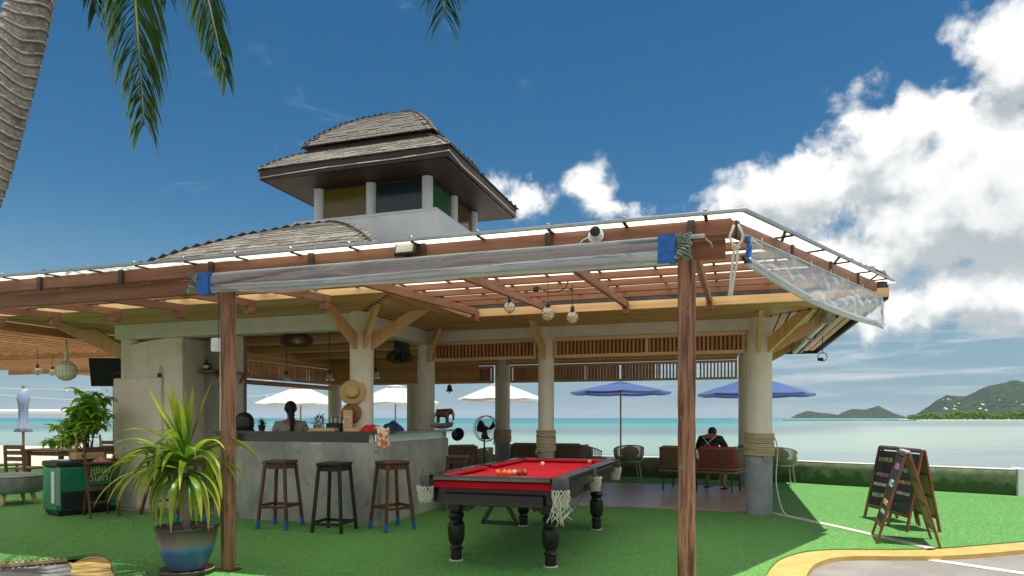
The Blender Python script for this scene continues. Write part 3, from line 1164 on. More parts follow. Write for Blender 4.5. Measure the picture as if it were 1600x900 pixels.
pbeam(-8.55, -4.42, 7.64, 7.86, 2.44, SOF - .002)
pbeam(-4.72, -4.50, 7.862, 9.72, 2.44, SOF - .002)
pbeam(-4.74, .40, 9.722, 9.94, 2.49, SOF - .002)
pbeam(-8.6, .33, 13.30, 13.50, 2.46, SOF - .002)
pbeam(.22, .42, 9.942, 13.298, 2.49, SOF - .002)
pbeam(-8.62, -8.42, 7.862, 13.298, 2.46, SOF - .002)

# braces from the columns to the eaves: boards on edge
def brace(x, y, dx, dy, rr, reach, zlow=2.16, w=.15):
    d = Vector((dx, dy, 0)).normalized()
    s = Vector((-d.y, d.x, 0)) * .024
    a = Vector((x, y, 0)) + d * (rr - .01)
    b = Vector((x, y, 0)) + d * (rr + reach)
    zt = SOF - .004
    pts = [a + Vector((0, 0, zlow)), b + Vector((0, 0, zt)), b - d * (w * 1.55) + Vector((0, 0, zt)), a + Vector((0, 0, zlow + w * 1.35))]
    n = len(pts)
    vs = [p + s for p in pts] + [p - s for p in pts]
    fs = [list(range(n)), list(range(n, 2 * n))[::-1]] + [(i, (i + 1) % n, n + (i + 1) % n, n + i) for i in range(n)]
    MB().add(vs, fs).build('brace', MT['pine_z'], PV)


for a in ((-4.55, 7.75, 0, -1, .15, .78), (-4.55, 7.75, 1, 0, .15, .80), (-4.55, 7.75, 1, -1, .15, .62), (-4.62, 9.83, 1, -1, .135, .50), (-2.66, 9.83, 0, -1, .118, .72),
          (.325, 9.83, 0, -1, .168, .62), (.325, 9.83, 1, -1, .168, .72), (.325, 9.83, 1, 0, .168, .85), (.22, 13.4, 1, 0, .14, .85), (.22, 13.4, 1, 1, .14, .7), (-8.45, 7.85, -1, -1, .14, .95), (-8.45, 7.85, -1, 0, .14, .8)):
    brace(*a)

# soffit boards, one by one
def boards(x0, x1, y0, y1, along, w, gap, mat, lift=0.0, mitre=None):
    if along == 'x':
        n = int((y1 - y0) / w)
        for k in range(n):
            ya = y0 + k * (y1 - y0) / n
            yb = ya + (y1 - y0) / n - gap
            xa, xb = (x0, x1) if mitre is None else mitre((ya + yb) / 2)
            if xb - xa > .05:
                MB().span(xa, xb, ya, yb, SOF + RND.uniform(0, .003) + lift, SOF + .018 + lift).build('soffit_board', MT[mat], PV)
    else:
        n = int((x1 - x0) / w)
        for k in range(n):
            xa = x0 + k * (x1 - x0) / n
            xb = xa + (x1 - x0) / n - gap
            ya, yb = (y0, y1) if mitre is None else mitre((xa + xb) / 2)
            if yb - ya > .05:
                MB().span(xa, xb, ya, yb, SOF + RND.uniform(0, .003) + lift, SOF + .018 + lift).build('soffit_board', MT[mat], PV)


boards(EX0, EX1, EY0 + .05, 7.70, 'x', .105, .006, 'soffit_x', mitre=lambda y: (EX0 + .05 + (y - EY0) * .9, EX1 - .05 - (y - EY0) * .93))
boards(-4.50, EX1 - .05, EY0, WY0, 'y', .105, .006, 'soffit_y', .0008, mitre=lambda x: (EY0 + .06 + (EX1 - x) * 1.08, WY0 + (EX1 - x) * 1.08))
boards(EX1, WX1, WY0 + .05, 9.76, 'x', .105, .006, 'soffit_x', mitre=lambda y: (EX1 - (y - WY0) * .93, WX1 - .05 - (y - WY0) * .9))
boards(.38, WX1 - .05, WY0, WY1, 'y', .105, .022, 'soffit_y', .0008, mitre=lambda x: (WY0 + .06 + (WX1 - x) * 1.12, WY1 - .1))
boards(EX0 + .05, -8.5, EY0, EY1, 'y', .105, .006, 'soffit_y', .0008, mitre=lambda x: (EY0 + .06 + (x - EX0) * 1.12, EY1 - .1))
boards(EX0, WX1, 13.5, WY1 - .05, 'x', .21, .008, 'soffit_x', .002, mitre=lambda y: (-8.5, .38))
MB().span(-9.5, EX1 - .06, 6.7, 14.8, SOF + .030, SOF + .05).build('roof_lining', MT['dark_brown'], PV)
MB().span(EX1 - .058, 1.5, WY0 + .06, 14.8, SOF + .030, SOF + .05).build('roof_lining', MT['dark_brown'], PV)
# ceiling over the rooms
MB().span(-8.42, -4.72, 7.87, 13.29, SOF - .06, SOF - .04).build('ceiling', MT['clad_x'], PV)
MB().span(-4.49, .22, 9.95, 13.29, SOF - .03, SOF - .01).build('ceiling', MT['clad_x'], PV)
for y in (9.2, 10.5, 11.8):
    MB().span(-8.4, -4.73, y - .05, y + .05, SOF - .17, SOF - .062, .004).build('ceiling_joist', MT['pine_x'], PV)

# eave fascias
def fascia(p0, p1, mat, z0=2.625, z1=2.725, th=.028):
    MB().beam((p0[0], p0[1], (z0 + z1) / 2), (p1[0], p1[1], (z0 + z1) / 2), th, z1 - z0, bev=.003).build('eave_fascia', MT[mat], PV)


fascia((EX0, EY0), (EX1 + .014, EY0), 'pine_x')
fascia((EX1, EY0 + .015), (EX1, WY0 - .015), 'pine_y')
fascia((EX1 - .014, WY0), (WX1 + .014, WY0), 'pine_x')
fascia((WX1, WY0 + .015), (WX1, WY1 - .015), 'dark_brown_y', 2.60, 2.76)
fascia((WX1 + .014, WY1), (EX1, WY1), 'dark_brown', 2.60, 2.76)
fascia((EX0, EY0 + .015), (EX0, EY1), 'pine_y')
# dark gutter board above the pale eave fascia
for p0, p1 in (((EX0, EY0 + .02), (EX1, EY0 + .02)), ((EX1 - .02, EY0 + .05), (EX1 - .02, WY0)), ((EX1, WY0 + .02), (WX1, WY0 + .02))):
    MB().beam((*p0, 2.775), (*p1, 2.775), .03, .095).build('gutter_board', MT['dark_metal'], PV)

# curved hip roofs
HP = [(0, 0), (.5, .40), (1.0, .74), (1.5, 1.01), (2.0, 1.23), (2.6, 1.44), (3.2, 1.62), (3.6, 1.70)]
SH_UNIT = MB().add([(-.5, 0, 0), (.5, 0, 0), (.5, 1, .0), (-.5, 1, .0), (-.5, 0, .010), (.5, 0, .010), (.5, 1, .002), (-.5, 1, .002)],
                   [(0, 3, 2, 1), (4, 5, 6, 7), (0, 1, 5, 4), (1, 2, 6, 5), (2, 3, 7, 6), (3, 0, 4, 7)]).mesh('shingle', MT['shingle'])
SH_V = [v.co.copy() for v in SH_UNIT.vertices]
SH_F = [tuple(p.vertices) for p in SH_UNIT.polygons]


def hip(parent, x0, x1, y0, y1, zb, prof, tmax, mode, course=.105, tabw=.21, top=None, sides='frbl', pick=None, seed=1, th=.02):
    """shell and shingles of a hip roof; pick(point, side) -> True makes that shingle its own object"""
    r = random.Random(seed)
    n = max(4, int(tmax / .12))
    sh = MB()
    ts = [tmax * i / n for i in range(n + 1)]
    rings = []
    for t in ts:
        z = zb + interp(prof, t) - .012
        xa, xb, ya, yb = x0 + t, x1 - t, y0 + t, y1 - t
        if xb < xa:
            xa = xb = (x0 + x1) / 2
        if yb < ya:
            ya = yb = (y0 + y1) / 2
        rings.append([(xa, ya, z), (xb, ya, z), (xb, yb, z), (xa, yb, z)])
    for a in rings:
        sh.v += [Vector(p) for p in a]
    for i in range(n):
        for k in range(4):
            sh.f.append([i * 4 + k, i * 4 + (k + 1) % 4, i * 4 + 4 + (k + 1) % 4, i * 4 + 4 + k])
    sh.f.append([n * 4 + k for k in range(4)])
    roof = sh.build('roof' if mode == 'main' else mode, MT['shingle'], parent)
    rest = MB()
    ncourse = int(tmax / course * 1.25)
    for side in sides:
        t = 0.0
        ci = 0
        while t < tmax - .02:
            sl = (interp(prof, t + .03) - interp(prof, t)) / .03
            ang = math.atan(sl)
            dt = course * math.cos(ang)
            z = zb + interp(prof, t)
            if side in 'fb':
                lo, hi = x0 + t, x1 - t
            else:
                lo, hi = y0 + t, y1 - t
            p = lo + (tabw * .5 * (ci % 2)) - tabw * .5
            while p < hi:
                w = tabw * r.uniform(.75, 1.2)
                a, b = max(p, lo), min(p + w, hi)
                p += w
                if b - a < .03:
                    continue
                m = (a + b) / 2
                co, si = math.cos(ang), math.sin(ang)
                if side == 'f':
                    org, ax, up, nn = (m, y0 + t, z), (1, 0, 0), (0, co, si), (0, -si, co)
                elif side == 'b':
                    org, ax, up, nn = (m, y1 - t, z), (-1, 0, 0), (0, -co, si), (0, si, co)
                elif side == 'r':
                    org, ax, up, nn = (x1 - t, m, z), (0, 1, 0), (-co, 0, si), (si, 0, co)
                else:
                    org, ax, up, nn = (x0 + t, m, z), (0, -1, 0), (co, 0, si), (-si, 0, co)
                ln_ = course * 1.35
                jl = r.uniform(-.006, .006)
                org = Vector(org) - Vector(up) * (.01 + jl) + Vector(nn) * r.uniform(0, .004)
                mw = frame_m(org, Vector(ax) * (b - a - .006), Vector(up) * ln_, Vector(nn) * (1 + r.uniform(-.2, .5)))
                if pick and pick(Vector(org), side):
                    piece('shingle', SH_UNIT, roof, mw)
                else:
                    rest.add([mw @ v for v in SH_V], SH_F)
            t += dt
            ci += 1
    # hip caps
    for cx, cy, sx, sy in ((x0, y0, 1, 1), (x1, y0, -1, 1), (x1, y1, -1, -1), (x0, y1, 1, -1)):
        t = 0.0
        while t < tmax - .05:
            sl = (interp(prof, t + .03) - interp(prof, t)) / .03
            d = Vector((sx, sy, sl)).normalized()
            s_ = Vector((sx, -sy, 0)).normalized()
            nn = d.cross(s_)
            if nn.z < 0:
                nn = -nn
            o = Vector((cx + sx * t, cy + sy * t, zb + interp(prof, t) + .006))
            L = .15
            wv = .085
            dn = Vector((0, 0, -.035))
            q = [o - s_ * wv + dn, o, o + s_ * wv + dn, o + d * L + s_ * wv + dn, o + d * L, o + d * L - s_ * wv + dn]
            k = [p + nn * .006 for p in q[:3]] + [p + nn * .002 for p in q[3:]]
            rest.add(q + k, [(6, 7, 10, 11), (7, 8, 9, 10), (0, 1, 7, 6), (1, 2, 8, 7), (2, 3, 9, 8), (3, 4, 10, 9), (4, 5, 11, 10), (5, 0, 6, 11)])
            t += .12
    ro = rest.build('shingle_field', MT['shingle'], roof, recalc=True)
    ro['kind'] = 'stuff'
    return roof


CNT = {'a': 0, 'b': 0}


def pick_main(p, side):
    # the patch of the front slope that shows above the front canopy
    if side == 'f' and p.z > 3.40 and -7.9 < p.x < -4.2 and CNT['a'] < 150 and p.z < 4.25:
        CNT['a'] += 1
        return True
    return False


hip(PV, -8.05, EX1, EY0, EY1, 2.845, HP, 2.33, 'main', .115, .24, sides='frl', pick=pick_main, seed=2)
hip(PV, EX1 - 2.2, WX1, WY0, WY1, 2.845, HP, 2.1, 'main', .115, .24, sides='fr', seed=3)

# ---- turret over the bar
CX0, CX1, CY0, CY1 = -7.25, -3.98, 9.22, 12.47
MB().span(-7.03, -4.31, 9.62, 12.1, 4.00, 4.50, .01).build('parapet', MT['white_render'], PV)
MB().span(-6.98, -4.36, 9.67, 12.05, 4.502, 4.565, .02).build('parapet_ledge', MT['white_render'], PV)
cxs, cys = (-6.60, -5.62, -4.62), (9.88, 10.90, 11.86)
for i, x in enumerate(cxs):
    for j, y in enumerate(cys):
        if i == 1 and j == 1:
            continue
        MB().lathe([(.088, 4.567), (.088, 5.118)], (x, y, 0), 20).build('turret_column', MT['white_render'], PV, 40)


def pane(p0, p1, mat):
    (xa, ya), (xb, yb) = p0, p1
    d = Vector((xb - xa, yb - ya, 0)).normalized() * .08
    a, b = Vector((xa, ya, 0)) + d, Vector((xb, yb, 0)) - d
    o = MB().beam(a + Vector((0, 0, 4.845)), b + Vector((0, 0, 4.845)), .012, .535).build('window_pane', MT[mat], PV)
    for z in (4.582, 5.105):
        MB().beam(a + Vector((0, 0, z)), b + Vector((0, 0, z)), .03, .028).build('pane_frame', MT['dark_brown'], o)


for i, (m1, m2) in enumerate((('pane_amber', 'pane_green'), ('pane_dark', 'pane_amber'))):
    pane((cxs[i], 9.88), (cxs[i + 1], 9.88), m1)
    pane((cxs[i], 11.86), (cxs[i + 1], 11.86), m2)
    pane((-4.62, cys[i]), (-4.62, cys[i + 1]), ('pane_green', 'pane_brown')[i])
    pane((-6.60, cys[i]), (-6.60, cys[i + 1]), ('pane_brown', 'pane_dark')[i])
# eaves of the turret
for k in range(9):
    w = .072
    y = CY0 + .04 + k * w
    MB().span(CX0 + .04 + k * w, CX1 - .04 - k * w, y, y + w - .006, 5.13, 5.145).build('turret_soffit_board', MT['dark_brown'], PV)
    y = CY1 - .04 - k * w
    MB().span(CX0 + .04 + k * w, CX1 - .04 - k * w, y - w + .006, y, 5.13, 5.145).build('turret_soffit_board', MT['dark_brown'], PV)
    x = CX1 - .04 - k * w
    MB().span(x - w + .006, x, CY0 + .04 + (k + 1) * w, CY1 - .04 - (k + 1) * w, 5.13, 5.145).build('turret_soffit_board', MT['dark_brown_y'], PV)
    x = CX0 + .04 + k * w
    MB().span(x, x + w - .006, CY0 + .04 + (k + 1) * w, CY1 - .04 - (k + 1) * w, 5.13, 5.145).build('turret_soffit_board', MT['dark_brown_y'], PV)
MB().span(CX0 + .1, CX1 - .1, CY0 + .1, CY1 - .1, 5.150, 5.17).build('turret_ceiling', MT['dark_brown'], PV)
for (xa, ya), (xb, yb), mt in (((CX0, CY0), (CX1, CY0), 'dark_brown'), ((CX1, CY1), (CX0, CY1), 'dark_brown')):
    MB().beam((xa - .02, ya, 5.215), (xb + .02, yb, 5.215), .035, .17, bev=.004).build('turret_fascia', MT[mt], PV)
for x in (CX0, CX1):
    MB().beam((x, CY0 + .018, 5.215), (x, CY1 - .018, 5.215), .035, .17, bev=.004).build('turret_fascia', MT['dark_brown_y'], PV)
MB().tube([(CX0, CY0 - .03, 5.16), (-6, CY0 - .03, 5.19), (-4.8, CY0 - .03, 5.185), (CX1 + .03, CY0 - .03, 5.205), (CX1 + .03, CY0 + .5, 5.15), (CX1 + .03, CY0 + 1.6, 5.16), (CX1 + .03, CY1, 5.16)], .009, 6).build('cable', MT['strip'], PV, 180)


def pick_t(p, side):
    if side in 'fr' and CNT['b'] < 148 and (side == 'f' or p.y < 10.6):
        CNT['b'] += 1
        return True
    return False


hip(PV, CX0 - .03, CX1 + .03, CY0 - .03, CY1 + .03, 5.305, [(0, 0), (.2, .17), (.4, .31), (.65, .44)], .60, 'turret_lower_roof', .085, .20, pick=pick_t, seed=5)
MB().span(-6.73, -4.50, 9.74, 11.96, 5.55, 5.775, .004).build('turret_roof_band', MT['dark_brown'], PV)
hip(PV, -6.80, -4.43, 9.67, 12.03, 5.785, [(0, 0), (.2, .24), (.45, .47), (.7, .65), (.95, .79), (1.15, .86)], 1.10, 'turret_upper_roof', .085, .20, pick=pick_t, seed=6)

# ---- slatted screens
slat_me = MB().box((0, 0, 0), (.030, .022, 1.0)).mesh('slat', MT['slat'])
slat_y_me = MB().box((0, 0, 0), (.022, .030, 1.0)).mesh('slat', MT['slat'])


def screen(p0, p1, z0, z1, mull=(), pitch=.056, rail=.045, back=False, fat=1.0, open_from=2.0):
    (xa, ya), (xb, yb) = p0, p1
    alx = abs(xb - xa) > abs(yb - ya)
    L = abs(xb - xa) if alx else abs(yb - ya)
    mt = MT['pine_x' if alx else 'pine_y']
    fr = MB().beam((xa, ya, z0 + rail / 2), (xb, yb, z0 + rail / 2), .05, rail, bev=.003).build('screen_frame', mt, PV)
    MB().beam((xa, ya, z1 - rail / 2), (xb, yb, z1 - rail / 2), .05, rail, bev=.003).build('top_rail', mt, fr)
    us = [0.0] + list(mull) + [1.0]
    for u in us:
        q = min(max(u, rail / 2 / L), 1 - rail / 2 / L)
        x, y = lerp(xa, xb, q), lerp(ya, yb, q)
        MB().beam((x, y, z0 + rail + .001), (x, y, z1 - rail - .001), .046, rail, up=(1, 0, 0) if alx else (0, 1, 0)).build('stile', MT['pine_z'], fr)
    if back:
        MB().beam((xa, ya + .03, (z0 + z1) / 2), (xb, yb + .03, (z0 + z1) / 2), .006, z1 - z0 - .01).build('backing_board', MT['shelf'], fr)
    n = int(L / pitch)
    for k in range(n):
        u = (k + .5) / n
        if any(abs(u - q) * L < rail * .8 for q in us):
            continue
        m = Matrix.Translation((lerp(xa, xb, u), lerp(ya, yb, u), (z0 + z1) / 2)) @ Matrix.Diagonal((fat if (alx and u < open_from) else 1, 1, z1 - z0 - 2 * rail - .004, 1))
        piece('slat', slat_me if alx else slat_y_me, fr, m)


MT['shelf'] = wood('reddish_shelf', (.16, .062, .028), (.26, .11, .055), 'x', 18)
screen((-4.47, 9.80), (-2.80, 9.80), 2.185, 2.475, back=True)
screen((-2.52, 9.80), (.145, 9.80), 2.185, 2.475, (.505,), back=True)
screen((-4.38, 13.36), (.06, 13.36), 2.02, 2.38, (.17, .36, .52, .68, .83), .062, fat=1.9, open_from=.66)
screen((-8.38, 13.36), (-4.74, 13.36), 2.02, 2.38, (.25, .5, .75), .062, fat=1.9)
screen((-8.50, 8.2), (-8.50, 13.2), 2.03, 2.36, (.28, .46, .64, .82), .064)
# cladding above the screens
for z in (2.385, 2.452, 2.519):
    MB().span(-8.38, .06, 13.285, 13.30, z, z + .063, .003).build('cladding_board', MT['clad_x'], PV)
for k in range(3):
    z = 2.363 + k * .08
    MB().span(-8.419, -8.404, 8.0, 13.2, z, z + .076, .003).build('cladding_board', MT['clad_y'], PV)
# inner plank wall behind the bar
for k in range(7):
    z = 2.03 + k * .083
    MB().span(-8.3, -4.9, 12.9, 12.915, z, z + .079, .003).build('cladding_board', MT['clad_x'], PV)
# rolled reed blind under the side screen
MB().tube([(-8.50, 8.2, 1.965), (-8.50, 13.2, 1.955)], .045, 10).build('reed_roll', MT['slat'], PV, 60)

# ---- masonry at the bar's left end
def mass(x0, x1, y0, y1, z0, z1, mat='masonry', name='masonry_block'):
    return MB().span(x0, x1, y0, y1, z0, z1, .012).build(name, MT[mat], PV)


mass(-8.60, -7.72, 7.66, 8.3, 0, 1.875)
mass(-7.72, -7.38, 7.70, 8.3, 0, 2.438)
vs = []
n = 14
for i in range(n + 1):
    u = i / n
    vs.append((lerp(-8.52, -7.722, u), 2.30 + .13 * math.sin(u * math.pi / 2) ** .8))
poly = [(-8.52, 1.877)] + vs + [(-7.722, 1.877)]
mb = MB()
k = len(poly)
mb.add([(x, 7.74, z) for x, z in poly] + [(x, 8.28, z) for x, z in poly], [list(range(k)), list(range(k, 2 * k))[::-1]] + [(i, (i + 1) % k, k + (i + 1) % k, k + i) for i in range(k)])
mb.build('masonry_block', MT['masonry'], PV)
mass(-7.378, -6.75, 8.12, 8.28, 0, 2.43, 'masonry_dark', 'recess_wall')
mass(-6.75, -6.48, 7.70, 7.88, 0, 2.435, 'column', 'pier')

# ------------------------------------------------------------------ front canopy
PG = thing('timber_canopy', 'red brown timber canopy with opal roof sheets in front of the pavilion', 'canopy', (-4.1, 4.74, 0))
PY0 = 4.535     # outer edge of the sheets


def zr(y):
    return 2.602 + .050 * (y - PY0)


def xdiag(y, inset=0.0):
    """right hand edge of the canopy: from the front corner back to the wing's eave corner"""
    return .06 + (y - PY0) * (1.60 / 3.86) - inset * 1.09


XL = -12.2
# posts
def post(x, y, w, ztop, seed):
    r = random.Random(seed)
    vs, fs = [], []
    n = 22
    for i in range(n + 1):
        z = ztop * i / n
        k = w / 2 * (1 + r.uniform(-.035, .035))
        c = .010
        q = [(-k, -k + c), (-k + c, -k), (k - c, -k), (k, -k + c), (k, k - c), (k - c, k), (-k + c, k), (-k, k - c)]
        vs += [(x + a + r.uniform(-.0015, .0015), y + b + r.uniform(-.0015, .0015), z) for a, b in q]
    for i in range(n):
        for k in range(8):
            fs.append((i * 8 + k, i * 8 + (k + 1) % 8, i * 8 + 8 + (k + 1) % 8, i * 8 + 8 + k))
    fs += [list(range(8)), [n * 8 + k for k in range(8)]]
    return MB().add(vs, fs).build('post', MT['post'], PG, 40)


p1 = post(-4.10, 4.79, .094, 2.368, 1)
p2 = post(-.305, 4.79, .112, 2.368, 2)
post(-8.2, 4.79, .10, 2.368, 3)
MB().span(-4.18, -4.02, 4.71, 4.87, -.002, .012, .004).build('post_shoe', MT['dark_brown'], PG)
MB().span(-.39, -.22, 4.705, 4.875, -.002, .012, .004).build('post_shoe', MT['dark_brown'], PG)
# beams along the front
MB().span(XL, xdiag(4.79, .20), 4.755, 4.825, 2.370, 2.492, .004).build('front_beam', MT['beam_red'], PG)
MB().span(XL, xdiag(4.70, .13), 4.675, 4.725, 2.498, 2.606, .004).build('fascia_beam', MT['beam_red'], PG)
RAFT = [-.27 - .975 * k for k in range(-1, 13)]
for x in RAFT[1:]:
    MB().span(x - .024, x + .024, 4.652, 4.672, 2.475, 2.612, .003).build('rafter_end', MT['dark_brown_y'], PG)
for x in RAFT:
    yend = (WY0 if x > EX1 else EY0) - .035
    if x > .1:
        continue
    y0 = 4.83
    MB().beam((x, y0, zr(y0) - .112), (x, yend, zr(yend) - .112), .048, .085, bev=.003).build('rafter', MT['beam_red_y'], PG)
    MB().span(x - .034, x + .034, yend - .12, yend - .004, zr(yend) - .235, zr(yend) - .10, .003).build('rafter_hanger', MT['beam_red_y'], PG)
# purlins
for y in (5.0, 5.5, 6.0, 6.5, 7.0, 7.5, 8.0):
    z = zr(y)
    x0 = XL if y < EY0 - .05 else EX1 + .03
    MB().span(x0, xdiag(y, .16), y - .024, y + .024, z - .068, z - .006, .003).build('purlin', MT['beam_red'], PG)
# raking beam along the diagonal end
a, b = Vector((xdiag(4.70, .145), 4.70, 0)), Vector((xdiag(8.30, .145), 8.30, 0))
MB().beam(a + Vector((0, 0, zr(4.70) - .063)), b + Vector((0, 0, zr(8.3) - .063)), .045, .10, bev=.003).build('end_beam', MT['beam_red_y'], PG)
for t in (.02, .30, .56, .80):
    p = a.lerp(b, t)
    z = lerp(zr(4.7), zr(8.3), t)
    MB().beam(p + Vector((.02, -.012, z - .13)), p + Vector((.02, -.012, z - .010)), .05, .022, up=(.92, -.38, 0)).build('beam_cleat', MT['dark_brown_y'], PG)
# sheets
joints = []
xs = [.87 - .521 * k for k in range(-2, 26)]
for xa, xb in zip(xs[1:], xs):
    yend = (WY0 + .16) if xb > EX1 + .1 else (EY0 + .16)
    y0a = PY0 if xa < xdiag(PY0) else PY0 + (xa - .06) * (3.86 / 1.60)
    y0b = PY0 if xb < xdiag(PY0) else PY0 + (xb - .06) * (3.86 / 1.60)
    if y0a > yend - .1:
        continue
    g = .004
    pts = [(xa + g, y0a)]
    if y0b < yend:
        if y0a == PY0 and y0b > PY0:
            pts.append((xdiag(PY0), PY0))
        pts += [(xb - g, y0b), (xb - g, yend), (xa + g, yend)]
    else:
        if y0a == PY0:
            pts.append((xdiag(PY0), PY0))
        pts += [(xdiag(yend), yend), (xa + g, yend)]
    MB().add([(x, y, zr(y)) for x, y in pts], [list(range(len(pts)))]).build('roof_sheet', MT['opal'], PG)
    y1 = y0a
    MB().beam((xa, y1 + .02, zr(y1) - .004), (xa, yend, zr(yend) - .004), .022, .012).build('sheet_joint', MT['dark_metal'], PG)
    if y0a == PY0:
        MB().span(xa - .015, xa + .015, PY0 - .010, PY0 + .05, zr(PY0) + .014, zr(PY0) + .036, .008).build('joint_clip', MT['aluminium'], PG)
MB().span(XL, xdiag(PY0) + .01, PY0 - .012, PY0 + .012, zr(PY0) - .004, zr(PY0) + .018, .003).build('edge_trim', MT['aluminium'], PG)
MB().beam((xdiag(PY0), PY0, zr(PY0) + .007), (xdiag(8.42), 8.42, zr(8.42) + .007), .026, .024, bev=.003).build('edge_trim', MT['aluminium'], PG)
for t in (.22, .40, .58, .76, .92):
    y = lerp(PY0, 8.42, t)
    x = xdiag(y)
    MB().beam((x - .17, y + .07, zr(y) - .008), (x, y, zr(y) - .008), .022, .012).build('sheet_joint', MT['dark_metal'], PG)

# ---- rolled clear blinds
def blind_front():
    t = thing('rolled_blind', 'long rolled up clear plastic blind with blue end bands under the front beam', 'blind', (-2.3, 4.60, 2.48))
    y = 4.605
    x0, x1 = -4.18, -.40
    MB().tube([(x0 - .06, y, 2.484), (x1 + .22, y, 2.484)], .014, 10).build('top_pipe', MT['hem'], t, 60)

    def sag(u):
        return .016 * math.sin(math.pi * u) + .006 * math.sin(7 * u)
    n = 60
    MB().tube([(lerp(x0, x1, i / n), y - .012, 2.372 - sag(i / n)) for i in range(n + 1)], [.030 + .008 * i / n for i in range(n + 1)], 14).build('roll', MT['roll'], t, 180)
    MB().tube([(lerp(x0, x1, i / n), y - .010, 2.352 - sag(i / n) - .02 * (i / n)) for i in range(n + 1)], [.012 + .008 * i / n for i in range(n + 1)], 10).build('roll_core', MT['hem'], t, 180)

    def fn(u, v):
        d = .006 * math.sin(u * 17 + v * 4) * v * (1 - v) * 4 + .003 * math.sin(u * 40 - v * 7) * v
        return (lerp(x0, x1, u), y - .035 - .02 * math.sin(math.pi * v) + d, lerp(2.482, 2.318 - sag(u) + .014 * math.sin(u * 21), v))
    MB().grid(fn, 120, 9).build('sheet', MT['sheet'], t, 180)
    for x in (x0 + .03, x1 - .02):
        pr = [(y - .052, 2.50), (y + .030, 2.50), (y + .034, 2.40), (y + .030, 2.318), (y - .052, 2.315), (y - .062, 2.40)]
        k = len(pr)
        MB().add([(x - .055, a_, b_) for a_, b_ in pr] + [(x + .055, a_, b_) for a_, b_ in pr], [list(range(k)), list(range(k, 2 * k))[::-1]] + [(i, (i + 1) % k, k + (i + 1) % k, k + i) for i in range(k)]).build('end_band', MT['blue_tarp'], t, 60)
    rr = random.Random(5)
    for x in (x0 - .07, x1 + .09):
        for q in range(5):
            a0 = rr.uniform(0, 6)
            MB().tube([(x + .05 * math.sin(s * 1.1 + a0) + rr.uniform(-.012, .012), y - .05 + .02 * math.cos(s * 1.7 + a0), 2.50 - .022 * s) for s in [i * .6 for i in range(14)]], .006, 6).build('tie_cord', MT['green_cord'], t, 180)
    MB().tube([(x1 + .22, y, 2.475), (x1 + .235, y - .01, 2.45), (x1 + .26, y - .01, 2.43), (x1 + .27, y - .01, 2.40)], .006, 6).build('hook', MT['aluminium'], t, 180)


def blind_side():
    t = thing('hanging_blind', 'half lowered crinkled clear plastic blind on the slanting end of the canopy', 'blind', (.75, 6.3, 2.4))
    A, B = Vector((xdiag(4.76, .09), 4.76, 0)), Vector((xdiag(8.22, .09), 8.22, 0))
    d = (B - A).normalized()
    nn = Vector((d.y, -d.x, 0))

    def topz(u):
        return lerp(2.500, 2.610, u)

    def botz(u):
        return lerp(2.315, 2.275, u) - .075 * math.sin(math.pi * min(u * 1.05, 1)) * (1 - .35 * u)
    def fn(u, v):
        z = lerp(topz(u) - .018 * abs(math.sin(u * math.pi * 5)), botz(u), v)
        w = .022 * math.sin(u * 31 + 6 * v) * math.sin(v * 3.0 + u * 6) + .006 * math.sin(u * 67 - 9 * v) + .014 * math.sin(u * 13 + v * 9)
        w *= min(1, v * 4 + .15)
        p = A.lerp(B, u) + nn * (.03 + w)
        return (p.x, p.y, z)
    MB().grid(fn, 170, 18).build('sheet', MT['sheet_crinkled'], t, 180)
    n = 50
    MB().tube([A.lerp(B, i / n) + nn * .03 + Vector((0, 0, botz(i / n))) for i in range(n + 1)], .017, 10).build('bottom_roll', MT['hem'], t, 180)
    MB().tube([A.lerp(B, i / n) + nn * .045 + Vector((0, 0, botz(i / n) + .026)) for i in range(n + 1)], .012, 8).build('hem_tape', MT['roll'], t, 180)
    MB().tube([A.lerp(B, i / n) + nn * .022 + Vector((0, 0, topz(i / n) + .002)) for i in range(n + 1)], .008, 6).build('top_wire', MT['hem'], t, 180)
    q = A + nn * .03
    MB().tube([q + d * .02 + Vector((0, 0, 2.50)), q + d * .035 + Vector((0, 0, 2.42)), q + d * .02 + Vector((0, 0, 2.36)), q + d * .01 + Vector((0, 0, 2.32))], [.014, .018, .022, .026], 8).build('edge_band', MT['blue_tarp'], t, 180)
    MB().beam(q - d * .07 + Vector((0, 0, 2.345)), q + d * .03 + Vector((0, 0, 2.325)), .022, .022).build('roll_end', MT['dark_metal'], t)
    q = B + nn * .03
    MB().tube([q + Vector((0, 0, 2.60)), q + d * .012 + Vector((0, 0, 2.45)), q + d * .03 + Vector((0, 0, 2.285)), q + d * .02 + Vector((0, 0, 2.262))], .011, 8).build('edge_band', MT['roll'], t, 180)
    for k in range(7):
        u = (k + .5) / 7
        p = A.lerp(B, u) + nn * .03
        MB().tube([p + Vector((0, 0, topz(u) + .03)), p + Vector((0, 0, topz(u) - .02))], .005, 6).build('tie', MT['cord_white'], t)


